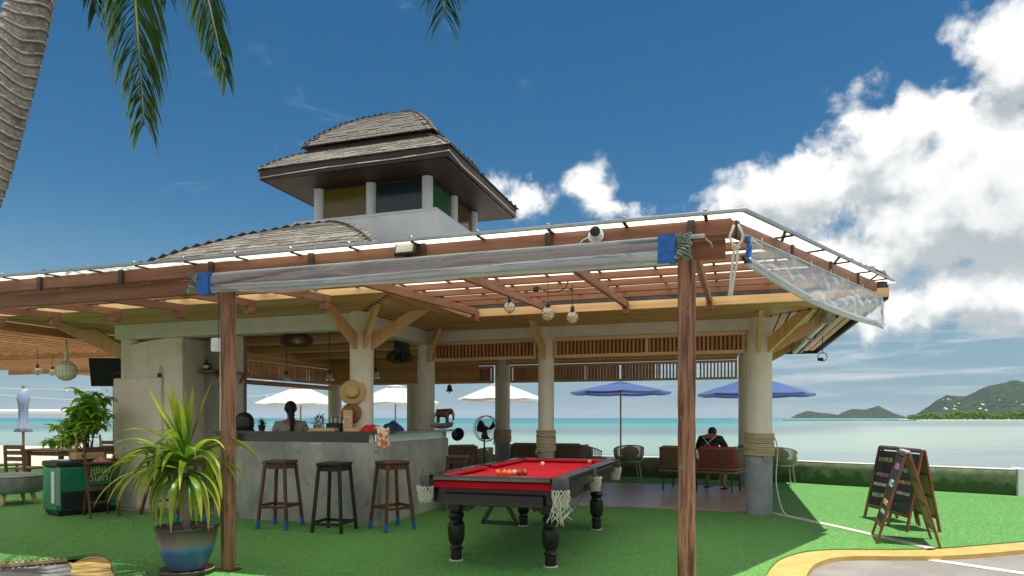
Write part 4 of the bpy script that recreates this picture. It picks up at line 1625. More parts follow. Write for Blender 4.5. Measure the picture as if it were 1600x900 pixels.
def blind_eave():
    t = thing('eave_blind', 'grey rolled blind hanging under the right hand soffit', 'blind', (1.1, 10.8, 2.55))
    p0, p1 = Vector((1.12, 9.15, 2.56)), Vector((1.05, 13.4, 2.50))
    MB().tube([p0, p1], .040, 14).build('roll', MT['hem'], t, 60)
    MB().tube([p0 + Vector((.085, .05, -.01)), p1 + Vector((.085, -.1, -.01))], .022, 10).build('roll_core', MT['dark_metal'], t, 60)
    for y in (9.3, 11.2, 13.2):
        MB().span(1.06, 1.18, y - .02, y + .02, 2.47, 2.645, .004).build('bracket', MT['aluminium'], t)
    MB().tube([(1.16, 9.18, 2.64), (1.18, 9.14, 2.58), (1.15, 9.12, 2.50)], .008, 6).build('tie', MT['cord_white'], t, 180)


blind_front()
blind_side()
blind_eave()


def hanging_rope():
    t = thing('knotted_rope', 'white knotted rope hanging from the canopy corner', 'rope', (-.02, 4.68, 2.2))
    x, y = xdiag(4.66, .09), 4.655
    for k, dx in ((0, -.012), (1, .014)):
        MB().tube([(x + dx, y, 2.55), (x + dx * 3.2, y - .012, 2.48), (x + dx * 2.5, y - .014, 2.44), (x + dx * .3, y - .016, 2.405), (x - .004 + dx, y - .016, 2.36), (x - .012 + dx, y - .014, 2.28), (x - .022 + dx * .7, y - .012, 2.22), (x - .028 + dx * .4, y - .01, 2.155), (x - .036 + dx * .6, y - .01, 2.09)],
                  .0085, 8).build('strand', MT['cord_white'], t, 180)
    MB().tube([(x + .02 * math.cos(a), y - .012 + .018 * math.sin(a), 2.405 + .01 * math.sin(2 * a)) for a in [i * .6 for i in range(18)]], .009, 7).build('knot', MT['cord_white'], t, 180)
    MB().tube([(x - .028 + .012 * math.cos(a), y - .01 + .012 * math.sin(a), 2.155 + .002 * i) for i, a in enumerate([i * .7 for i in range(14)])], .006, 7).build('knot', MT['cord_white'], t, 180)


hanging_rope()

# ---- small fittings
t = thing('flood_light', 'square black flood light fixed on the canopy fascia', 'flood light', (-2.34, 4.64, 2.53))
m = Matrix.Rotation(rad(-18), 3, 'X')
MB().box((-2.34, 4.625, 2.572), (.175, .035, .115), .006, m).build('housing', MT['black'], t)
MB().box(Vector((-2.34, 4.625, 2.572)) + m @ Vector((0, -.0195, 0)), (.140, .004, .086), 0, m).build('lens', M('frosted_lens', (.52, .50, .42), (.60, .58, .5), 40.0, .25), t)
MB().beam((-2.34, 4.672, 2.53), (-2.34, 4.625, 2.552), .05, .02).build('bracket', MT['black'], t)
t = thing('security_camera', 'round white security camera with black lens on the canopy fascia', 'camera', (-.90, 4.64, 2.55))
m = Matrix.Rotation(rad(80), 3, 'X')
MB().lathe([(.0, -.005), (.05, 0), (.056, .012), (.05, .022)], (-.905, 4.666, 2.552), 20, m).build('base', MT['white_render'], t, 40)
MB().ball((-.90, 4.625, 2.562), .042, 16, 10).build('head', MT['white_render'], t, 180)
MB().lathe([(.034, 0), (.036, .012), (.024, .016), (.0, .017)], (-.895, 4.589, 2.566), 18, Matrix.Rotation(rad(90), 3, 'X')).build('lens', MT['black'], t, 40)
MB().tube([(-.95, 4.664, 2.555), (-1.0, 4.655, 2.53), (-1.03, 4.66, 2.50)], .005, 6).build('cable', MT['cord_white'], t, 180)
t = thing('junction_box', 'small white box screwed to the canopy post beside the plant', 'box', (-4.165, 4.72, 1.9))
MB().span(-4.195, -4.130, 4.690, 4.742, 1.86, 1.975, .006).build('case', MT['white_render'], t)
MB().span(-4.190, -4.135, 4.686, 4.6895, 1.865, 1.97).build('cover', MT['line_white'], t)
MB().tube([(-4.155, 4.735, 1.976), (-4.152, 4.736, 2.1), (-4.153, 4.736, 2.35)], .004, 6).build('cable', MT['dark_metal'], t, 180)
t = thing('hanging_hook', 'black hook and pulley hanging below the right hand eave', 'hook', (1.38, 12.2, 2.3))
MB().tube([(1.38, 12.2, 2.65), (1.38, 12.2, 2.36)], .006, 6).build('rod', MT['black'], t)
MB().tube([(1.38 + .07 * math.cos(a), 12.2, 2.30 + .07 * math.sin(a)) for a in [i * .5236 for i in range(12)]], .007, 6, closed=True).build('ring', MT['black'], t, 180)
MB().box((1.35, 12.2, 2.26), (.09, .05, .05), .01).build('pulley', MT['black'], t)


# ---- second canopy behind on the left
MT['pine_red'] = wood('warm_brown_slat', (.36, .165, .07), (.50, .26, .125), 'y', 18)
MT['pine_red_x'] = wood('warm_brown_rafter', (.24, .105, .045), (.37, .18, .085), 'x', 18)
P2 = thing('garden_canopy', 'brown slatted canopy with roof lights over the dining area at the left', 'canopy', (-14, 11, 0))
for k in range(27):
    x = -9.42 - k * .30
    MB().span(x - .025, x + .025, 5.5, 15.6, 2.485, 2.605, .004).build('purlin', MT['pine_red'], P2)
for y in (6.0, 9.2, 12.4, 15.4):
    MB().span(-17.3, -9.75, y - .03, y + .03, 2.38, 2.482, .004).build('rafter', MT['pine_red_x'], P2)
for k in range(9):
    y = 5.5 + k * 1.13
    MB().add([(-17.4, y, 2.615), (-9.74, y, 2.615), (-9.74, y + 1.10, 2.615), (-17.4, y + 1.10, 2.615)], [(0, 1, 2, 3)]).build('roof_sheet', MT['opal'], P2)
for y in (5.8, 15.4):
    MB().span(-17.25, -17.15, y - .05, y + .05, -.3, 2.378, .006).build('post', MT['post'], P2)

# ------------------------------------------------------------------ bar counter and stools
BC = thing('bar_counter', 'polished grey concrete bar counter with a thin black stone top', 'bar counter', (-5.2, 7.9, 0))
mb = MB().prism([(-6.478, 7.307), (-4.073, 7.307), (-4.073, 9.44), (-4.235, 9.44), (-4.235, 7.47), (-6.478, 7.47)], 0, 1.0)
mb.build('base_wall', MT['concrete_bar'], BC)
mb = MB().prism([(-6.478, 7.245), (-4.005, 7.245), (-4.005, 9.80), (-4.385, 9.80), (-4.385, 7.585), (-6.478, 7.585)], 1.102, 1.132)
mb.build('counter_top', MT['granite'], BC)
MB().span(-6.478, -4.13, 7.328, 7.345, 1.001, 1.101).build('front_panel', MT['granite'], BC)
MB().span(-4.115, -4.098, 7.347, 9.43, 1.001, 1.101).build('side_panel', MT['pale_panel'], BC)  # opaque pale green strip between base wall and counter top
for x, y in ((-4.30, 7.36), (-4.16, 7.33), (-4.16, 9.38)):
    MB().span(x - .03, x + .03, y - .02, y + .02, 1.0008, 1.1012).build('top_support', MT['masonry'], BC)
mb = MB()
for k in range(5):
    mb.span(-6.4 + k * .46, -6.38 + k * .46 + .02, 7.303, 7.3065, .99, .998)
MB().span(-5.0, -4.86, 7.3035, 7.3066, .965, .992).build('name_plate', MT['strip'], BC)


def stool(name, label, loc, rz, wood_mt, seat_mt, h=.80, top=.30, foot=.41, socks=True, low=.26, shelf=False, group='wooden bar stools at the counter'):
    t = thing(name, label, 'stool', loc, rz, group)
    b, f = top / 2 - .025, foot / 2 - .018
    MB().box((0, 0, h - .018), (top, top, .036), .008).build('seat', MT[seat_mt], t, world=False)
    ap = MB()
    for s in (-1, 1):
        MB().box((0, s * (b - .005), h - .068), (top - .07, .018, .06), .002).build('apron', MT[wood_mt], t, world=False)
        MB().box((s * (b - .005), 0, h - .068), (.018, top - .07, .06), .002).build('apron', MT[wood_mt], t, world=False)
    for sx in (-1, 1):
        for sy in (-1, 1):
            p0, p1 = Vector((sx * f, sy * f, 0)), Vector((sx * b, sy * b, h - .037))
            u = Vector((sx, -sy, 0)).normalized()
            lg = MB().beam(p0, p1, .034, .034, up=(1, 0, 0), bev=.004).build('leg', MT[wood_mt], t, world=False)
            if socks:
                q = p0.lerp(p1, .145)
                MB().beam(p0 - Vector((0, 0, .002)), q, .038, .038, up=(1, 0, 0), bev=.004).build('blue_sock', MT['blue_sock'], lg, world=False)
    k = low / h
    e = lerp(f, b, k)
    for s in (-1, 1):
        MB().box((0, s * e, low), (2 * e, .020, .034), .003).build('foot_rail', MT[wood_mt], t, world=False)
        MB().box((s * e, 0, low + (.0 if shelf else .012)), (.020, 2 * e, .034), .003).build('foot_rail', MT[wood_mt], t, world=False)
    return t


s0 = stool('bar_stool', 'brown wooden bar stool with blue leg socks, nearest the canopy post', (-5.12, 6.86, 0), rad(6), 'stool_brown', 'stool_seat')
dup(s0, (-3.80, 7.16, 0), rad(58), 'brown wooden bar stool with blue leg socks at the counter corner')
dup(s0, (-6.42, 6.98, 0), rad(12), 'brown wooden bar stool half hidden behind the potted dracaena')
stool('bar_stool', 'black wooden bar stool between two brown stools at the counter', (-4.37, 6.84, 0), rad(4), 'stool_black', 'stool_black', .79, .305, .40, False, .10)
s3 = stool('bar_stool', 'dark brown stool at the far end of the counter behind the pool table', (-3.72, 8.98, 0), rad(10), 'stool_brown', 'stool_seat', .76, .30, .38, False)


# ---- things on and around the counter
CT = 1.133


def block_tower():
    t = thing('wooden_block_tower', 'stacked pale wooden block tower standing on the bar counter', 'game', (-4.56, 7.44, CT), rad(24))
    a = MB().box((0, 0, 0), (.104, .0335, .0140), .0012).mesh('block', MT['block'])
    for lv in range(18):
        for k in (-1, 0, 1):
            m = Matrix.Rotation(rad(90 * (lv % 2) + RND.uniform(-2, 2)), 4, 'Z') @ Matrix.Translation((RND.uniform(-.004, .004), k * .0348, 0))
            piece('block', a, t, rootm(t) @ Matrix.Translation((0, 0, .0072 + lv * .0147)) @ m)


MT['block'] = wood('pale_block_wood', (.55, .39, .20), (.68, .52, .30), 'x', 30, .5, .16)
block_tower()


def flat_box(label, x, y, w, d, h, rz, mat, lid=True):
    t = thing('wooden_game_box', label, 'box', (x, y, CT), rz, 'wooden game boxes on the counter')
    MB().box((0, 0, h / 2), (w, d, h), .003).build('case', MT[mat], t, world=False)
    MB().box((0, 0, h + .004), (w - .01, d - .01, .007), .002).build('lid', MT['block'], t, world=False)
    return t


flat_box('flat tan wooden game box on the counter left of the block tower', -4.86, 7.40, .34, .20, .035, rad(3), 'pine_x')
flat_box('flat tan wooden game box in front of the red cloth', -4.42, 7.33, .20, .11, .035, rad(-6), 'pine_x')
MT['red_cloth'] = M('red_cloth', (.42, .012, .022), (.55, .03, .04), 18.0, .9, .3, 60.0)
MT['navy_cloth'] = M('navy_cloth', (.012, .022, .075), (.03, .05, .14), 18.0, .85, .3, 60.0)
MT['scarf'] = M('orange_white_scarf', (.62, .16, .05), (.74, .68, .58), 16.0, .9, .3, 60.0, contrast=(.46, .54))


def heap(name, label, cat, c, sx, sy, h, mat, seed, extra=None):
    r = random.Random(seed)
    ph = [(r.uniform(0, 6), r.uniform(2, 7), r.uniform(2, 7)) for _ in range(5)]

    def fn(u, v):
        a = u * 2 * math.pi
        q = v
        rr = 1 + .10 * math.sin(3 * a + ph[0][0]) + .06 * math.sin(7 * a + ph[1][0])
        x, y = math.cos(a) * q * sx * rr, math.sin(a) * q * sy * rr
        z = h * max(0, 1 - q ** 2.4) * (1 + .25 * sum(math.sin(p + x * f1 * 9 + y * f2 * 9) for p, f1, f2 in ph) / 5)
        return (x, y, max(z, .002))
    t = thing(name, label, cat, c)
    MB().grid(fn, 40, 12, True).build('folds', MT[mat], t, 180, world=False)
    if extra:
        extra(t)
    return t


heap('red_cloth_heap', 'crumpled red cloth lying on the bar counter', 'cloth', (-4.22, 7.44, CT), .21, .12, .085, 'red_cloth', 3)
heap('navy_bag', 'dark blue bag lying behind the red cloth on the counter', 'bag', (-4.18, 7.90, CT), .14, .17, .12, 'navy_cloth', 7)
MB()


def scarf():
    t = thing('scarf', 'orange and white scarf hanging over the counter corner', 'scarf', (-4.02, 7.30, CT))

    def fn(u, v):
        w = lerp(-.075, .075, u)
        s = v * .36
        z = .028 + .012 * math.sin(u * 14 + v * 3) + .02 * math.sin(v * 2.2)
        if s < .14:
            out, dz = s - .14, 0
        else:
            out, dz = .012 * math.sin(min(1, (s - .14) * 30) * 1.57) + .006 * math.sin(u * 11), -(s - .14)
        p = Vector((.02, 0, 0)) + Vector((.62, -.78, 0)) * (out + .035) + Vector((.78, .62, 0)) * w
        return (p.x, p.y, (z if s < .14 else .03) + dz + .004)
    MB().grid(fn, 16, 26).build('drape', MT['scarf'], t, 180, world=False)
    MB().ball((-.03, .0, .042), .05, 12, 8, (1.3, 1, .7)).build('bundle', MT['scarf'], t, 180, world=False)


scarf()
MT['straw'] = M('straw_hat', (.50, .32, .14), (.64, .44, .22), 90.0, .85, .5, 180.0, bdist=.003)
MT['straw_dark'] = M('brown_straw_hat', (.24, .105, .042), (.33, .16, .07), 90.0, .85, .5, 180.0, bdist=.003)


def hat(label, c, axis, mat, R=.165, tilt=0):
    t = thing('straw_hat', label, 'hat', c, 0, 'hats hanging on the column')
    q = Vector(axis).normalized().to_track_quat('Z', 'Y').to_matrix()
    pr = [(R, .004), (R * 1.01, .010), (R * .82, .020), (R * .55, .024), (R * .50, .036), (R * .49, .075), (R * .44, .092), (R * .30, .088), (.001, .080)]
    MB().lathe(pr, (0, 0, 0), 32, q, wob=lambda a, z: 1 + (.05 * math.cos(2 * a) if z < .03 else .03 * math.cos(2 * a))).build('brim_and_crown', MT[mat], t, 180, world=False)
    MB().lathe([(R * .515, .030), (R * .510, .052)], (0, 0, 0), 32, q, wob=lambda a, z: 1 + .03 * math.cos(2 * a)).build('band', MT['black'], t, 180, world=False)


hat('tan straw hat with a black band hanging on the bar column', (-4.575, 7.585, 1.625), (.32, -.94, .12), 'straw')
hat('darker brown straw hat hanging below the tan hat on the bar column', (-4.60, 7.59, 1.36), (.05, -.99, .05), 'straw_dark', .135)


def helmet():
    t = thing('black_helmet', 'round black helmet on the counter beside the canopy post', 'helmet', (-6.10, 7.42, CT))
    MB().lathe([(.105, 0), (.122, .05), (.126, .11), (.112, .17), (.075, .22), (.03, .241), (.001, .244)], (0, 0, 0), 24, wob=lambda a, z: 1 + .06 * math.cos(2 * a)).build('shell', MT['black'], t, 180, world=False)
    MB().lathe([(.128, .0), (.130, .016)], (0, 0, 0), 24, wob=lambda a, z: 1 + .06 * math.cos(2 * a)).build('rim', MT['dark_metal'], t, 60, world=False)
    MB().lathe([(.128, .06), (.131, .12), (.118, .165)], (0, 0, 0), 24, wob=lambda a, z: (1 + .06 * math.cos(2 * a)) if abs(math.sin(a) + .6) < .6 else .9).build('visor', MT['black'], t, 60, world=False)


helmet()
leafc = leaf_mat('counter_plant_leaf', (.045, .13, .03), (.09, .20, .05))


def blade(mb, base, d, length, width, droop, n=7, fold=.25, twist=0, uvs=None, end=0.05):
    """one strap leaf: returns nothing, adds to mb"""
    d = Vector(d).normalized()
    side = d.cross(Vector((0, 0, 1)))
    if side.length < .05:
        side = Vector((1, 0, 0))
    side.normalize()
    side = Matrix.Rotation(twist, 3, d) @ side
    p = Vector(base)
    cur = d.copy()
    step = length / n
    o = len(mb.v)
    if mb.uv is None:
        mb.uv = []
    for i in range(n + 1):
        s = i / n
        w = width * (0.55 + 1.1 * s if s < .4 else 1.0 * (1 - ((s - .4) / .6) ** 1.7) + end)
        up = side.cross(cur).normalized()
        mb.v += [p - side * w * .5 + up * w * fold, p.copy(), p + side * w * .5 + up * w * fold]
        mb.uv += [(0, s), (.5, s), (1, s)]
        if i < n:
            k = 3 * i + o
            mb.f += [[k, k + 1, k + 4, k + 3], [k + 1, k + 2, k + 5, k + 4]]
        cur = (cur + Vector((0, 0, -droop * step * (.4 + 1.6 * s)))).normalized()
        p = p + cur * step


def little_plant(label, c, n, L, seed):
    r = random.Random(seed)
    t = thing('potted_plant', label, 'plant', c, 0, 'little plants on the counter')
    MB().lathe([(.035, 0), (.05, .07), (.052, .075), (.046, .075), (.04, .06)], (0, 0, 0), 16).build('pot', MT['dark_metal'], t, 60, world=False)
    mb = MB()
    for k in range(n):
        a = r.uniform(0, 6.28)
        e = r.uniform(.3, 1.3)
        blade(mb, (0, 0, .07), (math.cos(a) * math.cos(e), math.sin(a) * math.cos(e), math.sin(e)), L * r.uniform(.6, 1.1), .016, r.uniform(2, 6), 5)
    mb.build('leaves', leafc, t, 180, world=False, recalc=False)


little_plant('small spiky plant on the counter beside the black helmet', (-5.84, 7.44, CT), 26, .13, 2)
little_plant('upright bladed plant on the counter behind the glass jar', (-5.06, 7.52, CT), 16, .24, 5)


def jar():
    t = thing('glass_jar', 'tall glass jar with straws on the bar counter', 'jar', (-4.97, 7.44, CT))
    MB().lathe([(.045, 0), (.055, .01), (.056, .17), (.05, .175)], (0, 0, 0), 18).build('glass', MT['glass'], t, 60, world=False)
    for k in range(7):
        a = k * .9
        MB().tube([(.02 * math.cos(a), .02 * math.sin(a), .01), (.04 * math.cos(a), .04 * math.sin(a), .20)], .004, 6).build('straw', MT['black'], t, world=False)
    t = thing('black_caddy', 'black napkin caddy with cups on the counter beside the jar', 'caddy', (-4.78, 7.50, CT), .2)
    MB().box((0, 0, .05), (.20, .12, .10), .006).build('case', MT['black'], t, world=False)
    MB().tube([(-.08, 0, .10), (-.06, 0, .17), (.06, 0, .17), (.08, 0, .10)], .006, 7).build('handle', MT['dark_metal'], t, 180, world=False)
    for k in range(3):
        MB().lathe([(.024, .101), (.030, .18), (.026, .18), (.02, .11)], (-.06 + k * .06, .025, 0), 12).build('cup', MT['steel'], t, 60, world=False)


jar()


def elephant():
    MT['carved'] = wood('carved_brown_wood', (.085, .030, .016), (.22, .09, .045), 'z', 20, .35, 0)
    t = thing('elephant_statue', 'carved brown wooden elephant standing on the counter end', 'statue', (-4.235, 9.64, CT + .085), rad(14))
    # body along local x, head towards +x
    pts = [(-.085, 0, .155, (.050, .055)), (-.03, 0, .165, (.066, .066)), (.035, 0, .160, (.060, .060)), (.085, 0, .185, (.043, .046)), (.115, 0, .195, (.045, .045)),
           (.140, 0, .160, (.026, .026)), (.152, 0, .10, (.019, .019)), (.150, 0, .055, (.014, .014)), (.135, 0, .035, (.012, .012)),
           (-.085, .035, .10, .026), (-.085, .036, .05, .022), (-.085, .036, .004, .025), (-.085, -.035, .10, .026), (-.085, -.036, .05, .022), (-.085, -.036, .004, .025),
           (.05, .035, .10, .026), (.055, .036, .05, .022), (.055, .036, .004, .025), (.05, -.035, .10, .026), (.055, -.036, .05, .022), (.055, -.036, .004, .025),
           (-.128, 0, .14, .010), (-.137, 0, .08, .006)]
    ed = [(0, 1), (1, 2), (2, 3), (3, 4), (4, 5), (5, 6), (6, 7), (7, 8), (0, 9), (9, 10), (10, 11), (0, 12), (12, 13), (13, 14), (2, 15), (15, 16), (16, 17), (2, 18), (18, 19), (19, 20), (0, 21), (21, 22)]
    skin('body', pts, ed, MT['carved'], t, 2, 1)
    for s in (-1, 1):
        MB().ball((.088, s * .046, .178), .038, 12, 8, (.85, .22, 1.25), Matrix.Rotation(s * .35, 3, 'Z')).build('ear', MT['carved'], t, 180, world=False)
        MB().tube([(.135, s * .022, .145), (.165, s * .026, .125), (.185, s * .026, .13)], [.007, .006, .002], 7).build('tusk', MT['cord_white'], t, 180, world=False)
    b = thing('carved_boat_tray', 'grey weathered wooden boat shaped tray under the elephant', 'tray', (-4.20, 9.50, CT), rad(80))
    vs, n = [], 24

    def fn(u, v):
        x = lerp(-.30, .30, u)
        w = .075 * max(.05, 1 - abs(2 * u - 1) ** 2.2)
        a = lerp(-1.2, 1.2, v)
        lift = .03 * abs(2 * u - 1) ** 2
        return (x, w * math.sin(a) / .93, .003 + lift + .080 * (1 - math.cos(a)) / (1 - math.cos(1.2)))
    MB().grid(fn, n, 9).build('hull', MT['deck'], b, 180, world=False)
    MB().box((0.10, 0, .076), (.34, .11, .014), .003).build('plank', MT['deck'], b, world=False)
    for k in range(3):
        MB().tube([(-.1 + k * .1, -.078, .05), (-.1 + k * .1, -.083, .05)], .010, 8).build('oar_hole', MT['black'], b, world=False)


elephant()
t = thing('ship_bell', 'small dark metal bell hanging under the screen beside the wing column', 'bell', (-4.30, 10.02, 1.72))
MB().lathe([(.060, 0), (.054, .008), (.040, .04), (.033, .085), (.024, .105), (.001, .112)], (0, 0, 0), 20).build('bell_body', M('aged_bronze', (.045, .06, .05), (.075, .09, .075), 20.0, .45, metal=.7), t, 60, world=False)
MB().tube([(0, 0, .11), (0, 0, .47)], .004, 6).build('cord', MT['black'], t, world=False)
MB().tube([(0, 0, .03), (0, 0, -.03)], [.005, .009], 6).build('clapper', MT['black'], t, world=False)
t = thing('hanging_pan', 'black round pan hung under the end of the counter top', 'pan', (-4.02, 9.72, 1.04))
MB().lathe([(.03, -.02), (.085, .0), (.105, .035), (.100, .035), (.08, .006), (.001, -.012)], (0, 0, 0), 22, Matrix.Rotation(rad(75), 3, 'X')).build('bowl', MT['black'], t, 60, world=False)
MB().beam((0, .02, .06), (0, .02, .095), .012, .012, up=(1, 0, 0)).build('hook', MT['black'], t, world=False)

# ---- pendant lamps in and around the bar
def clear_pendant(label, c, drop):
    t = thing('glass_pendant_lamp', label, 'lamp', c, 0, 'clear glass pendant lamps over the bar')
    MB().lathe([(.062, 0), (.055, .03), (.030, .085), (.022, .10)], (0, 0, 0), 20).build('shade', MT['glass'], t, 180, world=False, recalc=False)
    MB().lathe([(.020, .095), (.024, .10), (.022, .14), (.006, .15)], (0, 0, 0), 14).build('socket', MT['black'], t, 60, world=False)
    MB().ball((0, 0, .055), .020, 12, 8).build('bulb', MT['bulb'], t, 180, world=False)
    MB().tube([(0, 0, .145), (0, 0, drop)], .005, 6).build('cord', MT['black'], t, world=False)
    MB().lathe([(.04, drop - .012), (.045, drop)], (0, 0, 0), 14).build('ceiling_rose', MT['black'], t, 60, world=False)
    return t


clear_pendant('clear glass pendant lamp over the left of the bar', (-5.86, 7.98, 1.80), .78)
clear_pendant('clear glass pendant lamp over the middle of the bar beside the column', (-5.20, 8.02, 1.80), .78)
clear_pendant('clear glass pendant lamp between the two bar columns', (-4.78, 8.52, 1.85), .73)
MT['wicker'] = M('dark_wicker', (.14, .095, .05), (.24, .17, .10), 60.0, .8, .3)


def wicker(label, c, R):
    t = thing('wicker_lamp', label, 'lamp', c, 0, 'wicker drum lamps under the bar ceiling')
    fin = MB()
    n = 40
    for k in range(n):
        a = 2 * math.pi * k / n
        ca, sa = math.cos(a), math.sin(a)
        pr = [(.25, .08), (.62, .10), (.95, .05), (1.0, 0), (.9, -.06), (.5, -.09), (.25, -.075)]
        pr2 = [(.25, .06), (.6, .075), (.85, .035), (.9, 0), (.8, -.04), (.45, -.065), (.25, -.055)]
        m = len(pr)
        vs = [(R * q * ca, R * q * sa, z) for q, z in pr] + [(R * q * ca, R * q * sa, z) for q, z in pr2]
        o = len(fin.v)
        fin.add(vs, [(i, i + 1, m + i + 1, m + i) for i in range(m - 1)])
    fin.build('shade_fins', MT['wicker'], t, world=False)['kind'] = 'stuff'
    for z, q in ((.085, .3), (-.07, .3)):
        MB().tube([(R * q * math.cos(a), R * q * math.sin(a), z) for a in [i * .3927 for i in range(16)]], .008, 6, closed=True).build('ring', MT['wicker'], t, 180, world=False)
    MB().ball((0, 0, -.01), .035, 12, 8, (1, 1, 1.3)).build('bulb', MT['bulb'], t, 180, world=False)
    MB().tube([(0, 0, .04), (0, 0, SOF - .06 - c[2])], .006, 6).build('cord', MT['black'], t, world=False)


wicker('round wicker drum lamp under the ceiling above the barmaid', (-6.03, 8.45, 2.42), .235)
wicker('round wicker drum lamp deeper inside between the bar columns', (-5.05, 9.75, 2.26), .21)
t = thing('loud_speaker', 'black loudspeaker hung under the ceiling beside the wing column', 'speaker', (-4.98, 9.70, 2.2))
MB().box((0, 0, .18), (.18, .2, .34), .012).build('cabinet', MT['black'], t, world=False)
MB().lathe([(.06, 0), (.062, .008), (.02, .004)], (0, -.104, .13), 18, Matrix.Rotation(rad(90), 3, 'X')).build('cone', MT['dark_metal'], t, 60, world=False)
MB().box((0, 0, .37), (.05, .05, .05)).build('bracket', MT['black'], t, world=False)
t = thing('dome_camera', 'small white camera on the bar cladding under the ceiling', 'camera', (-8.36, 10.9, 2.52))
MB().box((0, 0, 0), (.06, .07, .06), .012).build('case', MT['white_render'], t, world=False)
MB().ball((.035, -.02, 0), .022, 10, 7).build('lens', MT['black'], t, 180, world=False)


def bulb_pendant(label, c, ztop, R=.058, group='globe bulbs hung from the canopy'):
    t = thing('globe_bulb', label, 'bulb', c, 0, group)
    MB().ball((0, 0, 0), R, 18, 12).build('globe', MT['bulb'], t, 180, world=False)
    MB().lathe([(.020, R * .86), (.022, R + .015), (.019, R + .05), (.006, R + .06)], (0, 0, 0), 14).build('socket', MT['black'], t, 60, world=False)
    pts = []
    for i in range(60):
        a = i * .75
        pts.append((R * .62 * math.cos(a) * math.cos(i * .21), R * .62 * math.sin(a) * math.cos(i * .21), R * .62 * math.sin(i * .21)))
    MB().tube(pts, .0022, 5).build('light_wire', MT['gold'], t, 180, world=False)
    MB().tube([(0, 0, R + .055), (0, 0, ztop - c[2])], .0035, 6).build('cord', MT['black'], t, world=False)
    return t


bulb_pendant('clear globe bulb hanging directly under a canopy rafter, leftmost of three', (-2.19, 6.66, 2.432), 2.55)
bulb_pendant('largest clear globe bulb in the middle of the three under the canopy', (-1.71, 6.385, 2.308), 2.62, .064)
bulb_pendant('clear globe bulb at the right of the three under the canopy', (-1.53, 6.66, 2.302), 2.64)
t = thing('loose_cable', 'loop of loose black cable under the canopy above the globe bulbs', 'cable', (-1.6, 6.0, 2.5))
MB().tube([(-1.70, 6.0, 2.50), (-1.66, 5.98, 2.465), (-1.58, 5.97, 2.435), (-1.50, 5.97, 2.435), (-1.43, 5.98, 2.47), (-1.42, 6.0, 2.53)], .006, 6).build('loop', MT['black'], t, 180)
MB().box((-1.72, 6.0, 2.475), (.05, .03, .05), .008).build('plug', MT['black'], t)
bulb_pendant('small globe bulb under the garden canopy, nearer the left edge', (-10.67, 8.1, 2.05), 2.45, .062, 'globe bulbs under the garden canopy')
bulb_pendant('small globe bulb under the garden canopy beside the netted lantern', (-11.39, 8.92, 2.10), 2.45, .060, 'globe bulbs under the garden canopy')
t = thing('netted_lantern', 'round white lantern wrapped in rope net above the leafy plant', 'lantern', (-9.30, 7.49, 1.99))
MB().ball((0, 0, 0), .14, 20, 14).build('globe', M('frosted_globe', (.82, .80, .70), (.88, .86, .78), 9.0, .3), t, 180, world=False)
net = MB()
for k in range(9):
    a = k * math.pi / 9
    net.tube([(.144 * math.cos(a) * math.cos(b), .144 * math.sin(a) * math.cos(b), .144 * math.sin(b)) for b in [i * .3142 for i in range(20)]], .005, 5, closed=True)
for z in (-.08, 0, .08):
    q = math.sqrt(.144 ** 2 - z * z)
    net.tube([(q * math.cos(b), q * math.sin(b), z) for b in [i * .3142 for i in range(20)]], .005, 5, closed=True)
net.build('rope_net', MT['cord_white'], t, 180, world=False)
MB().tube([(0, 0, .14), (.01, 0, .18), (-.012, .01, .21), (.0, 0, .26), (.012, 0, .30), (0, 0, .47)], [.02, .03, .022, .035, .018, .006], 8).build('knot', MT['cord_white'], t, 180, world=False)


# ---- shelves and bottles in the recess
def bottle(label, c, r, h, mat):
    t = thing('bottle', label, 'bottle', c, 0, 'bottles on the bar shelves')
    MB().lathe([(r * .9, 0), (r, .01), (r, h * .58), (r * .4, h * .74), (r * .36, h * .92), (r * .42, h * .93), (r * .42, h)], (0, 0, 0), 16).build('glass', MT[mat], t, 60, world=False)
    MB().lathe([(r * 1.01, h * .2), (r * 1.01, h * .48)], (0, 0, 0), 16).build('paper_label', MT['strip'], t, 60, world=False)


MT['bottle_dark'] = M('dark_bottle_glass', (.012, .015, .013), None, rough=.08, spec=.6)
t = thing('wall_shelf', 'upper reddish wooden shelf in the recess behind the plant', 'shelf', (-7.2, 8.0, 1.95))
MB().span(-7.36, -7.06, 7.95, 8.115, 1.955, 1.985, .003).build('board', MT['shelf'], t)
MB().beam((-7.14, 8.05, 1.95), (-6.90, 8.05, 1.78), .03, .05, up=(0, 1, 0)).build('strut', MT['shelf'], t)
t = thing('wall_shelf', 'lower reddish wooden shelf in the recess carrying a dark bottle', 'shelf', (-6.9, 8.0, 1.75))
MB().span(-6.98, -6.76, 7.95, 8.115, 1.735, 1.765, .003).build('board', MT['shelf'], t)
MB().span(-6.93, -6.90, 7.97, 8.11, 1.66, 1.734).build('bracket', MT['shelf'], t)
bottle('dark bottle on the upper shelf beside the masonry', (-7.26, 8.03, 1.986), .04, .16, 'bottle_dark')
bottle('dark square shouldered bottle on the lower recess shelf', (-6.85, 8.03, 1.766), .045, .21, 'bottle_dark')
t = thing('wall_shelf', 'short dark shelf fixed on the pier behind the canopy post', 'shelf', (-6.46, 7.8, 1.9))
MB().span(-6.478, -6.36, 7.72, 7.85, 1.90, 1.925, .003).build('board', MT['shelf'], t)
MB().beam((-6.47, 7.78, 1.78), (-6.40, 7.78, 1.898), .025, .03, up=(0, 1, 0)).build('bracket', MT['shelf'], t)
t = thing('hand_brush', 'small brush with tan handle standing on the masonry ledge', 'brush', (-7.79, 7.70, 1.876))
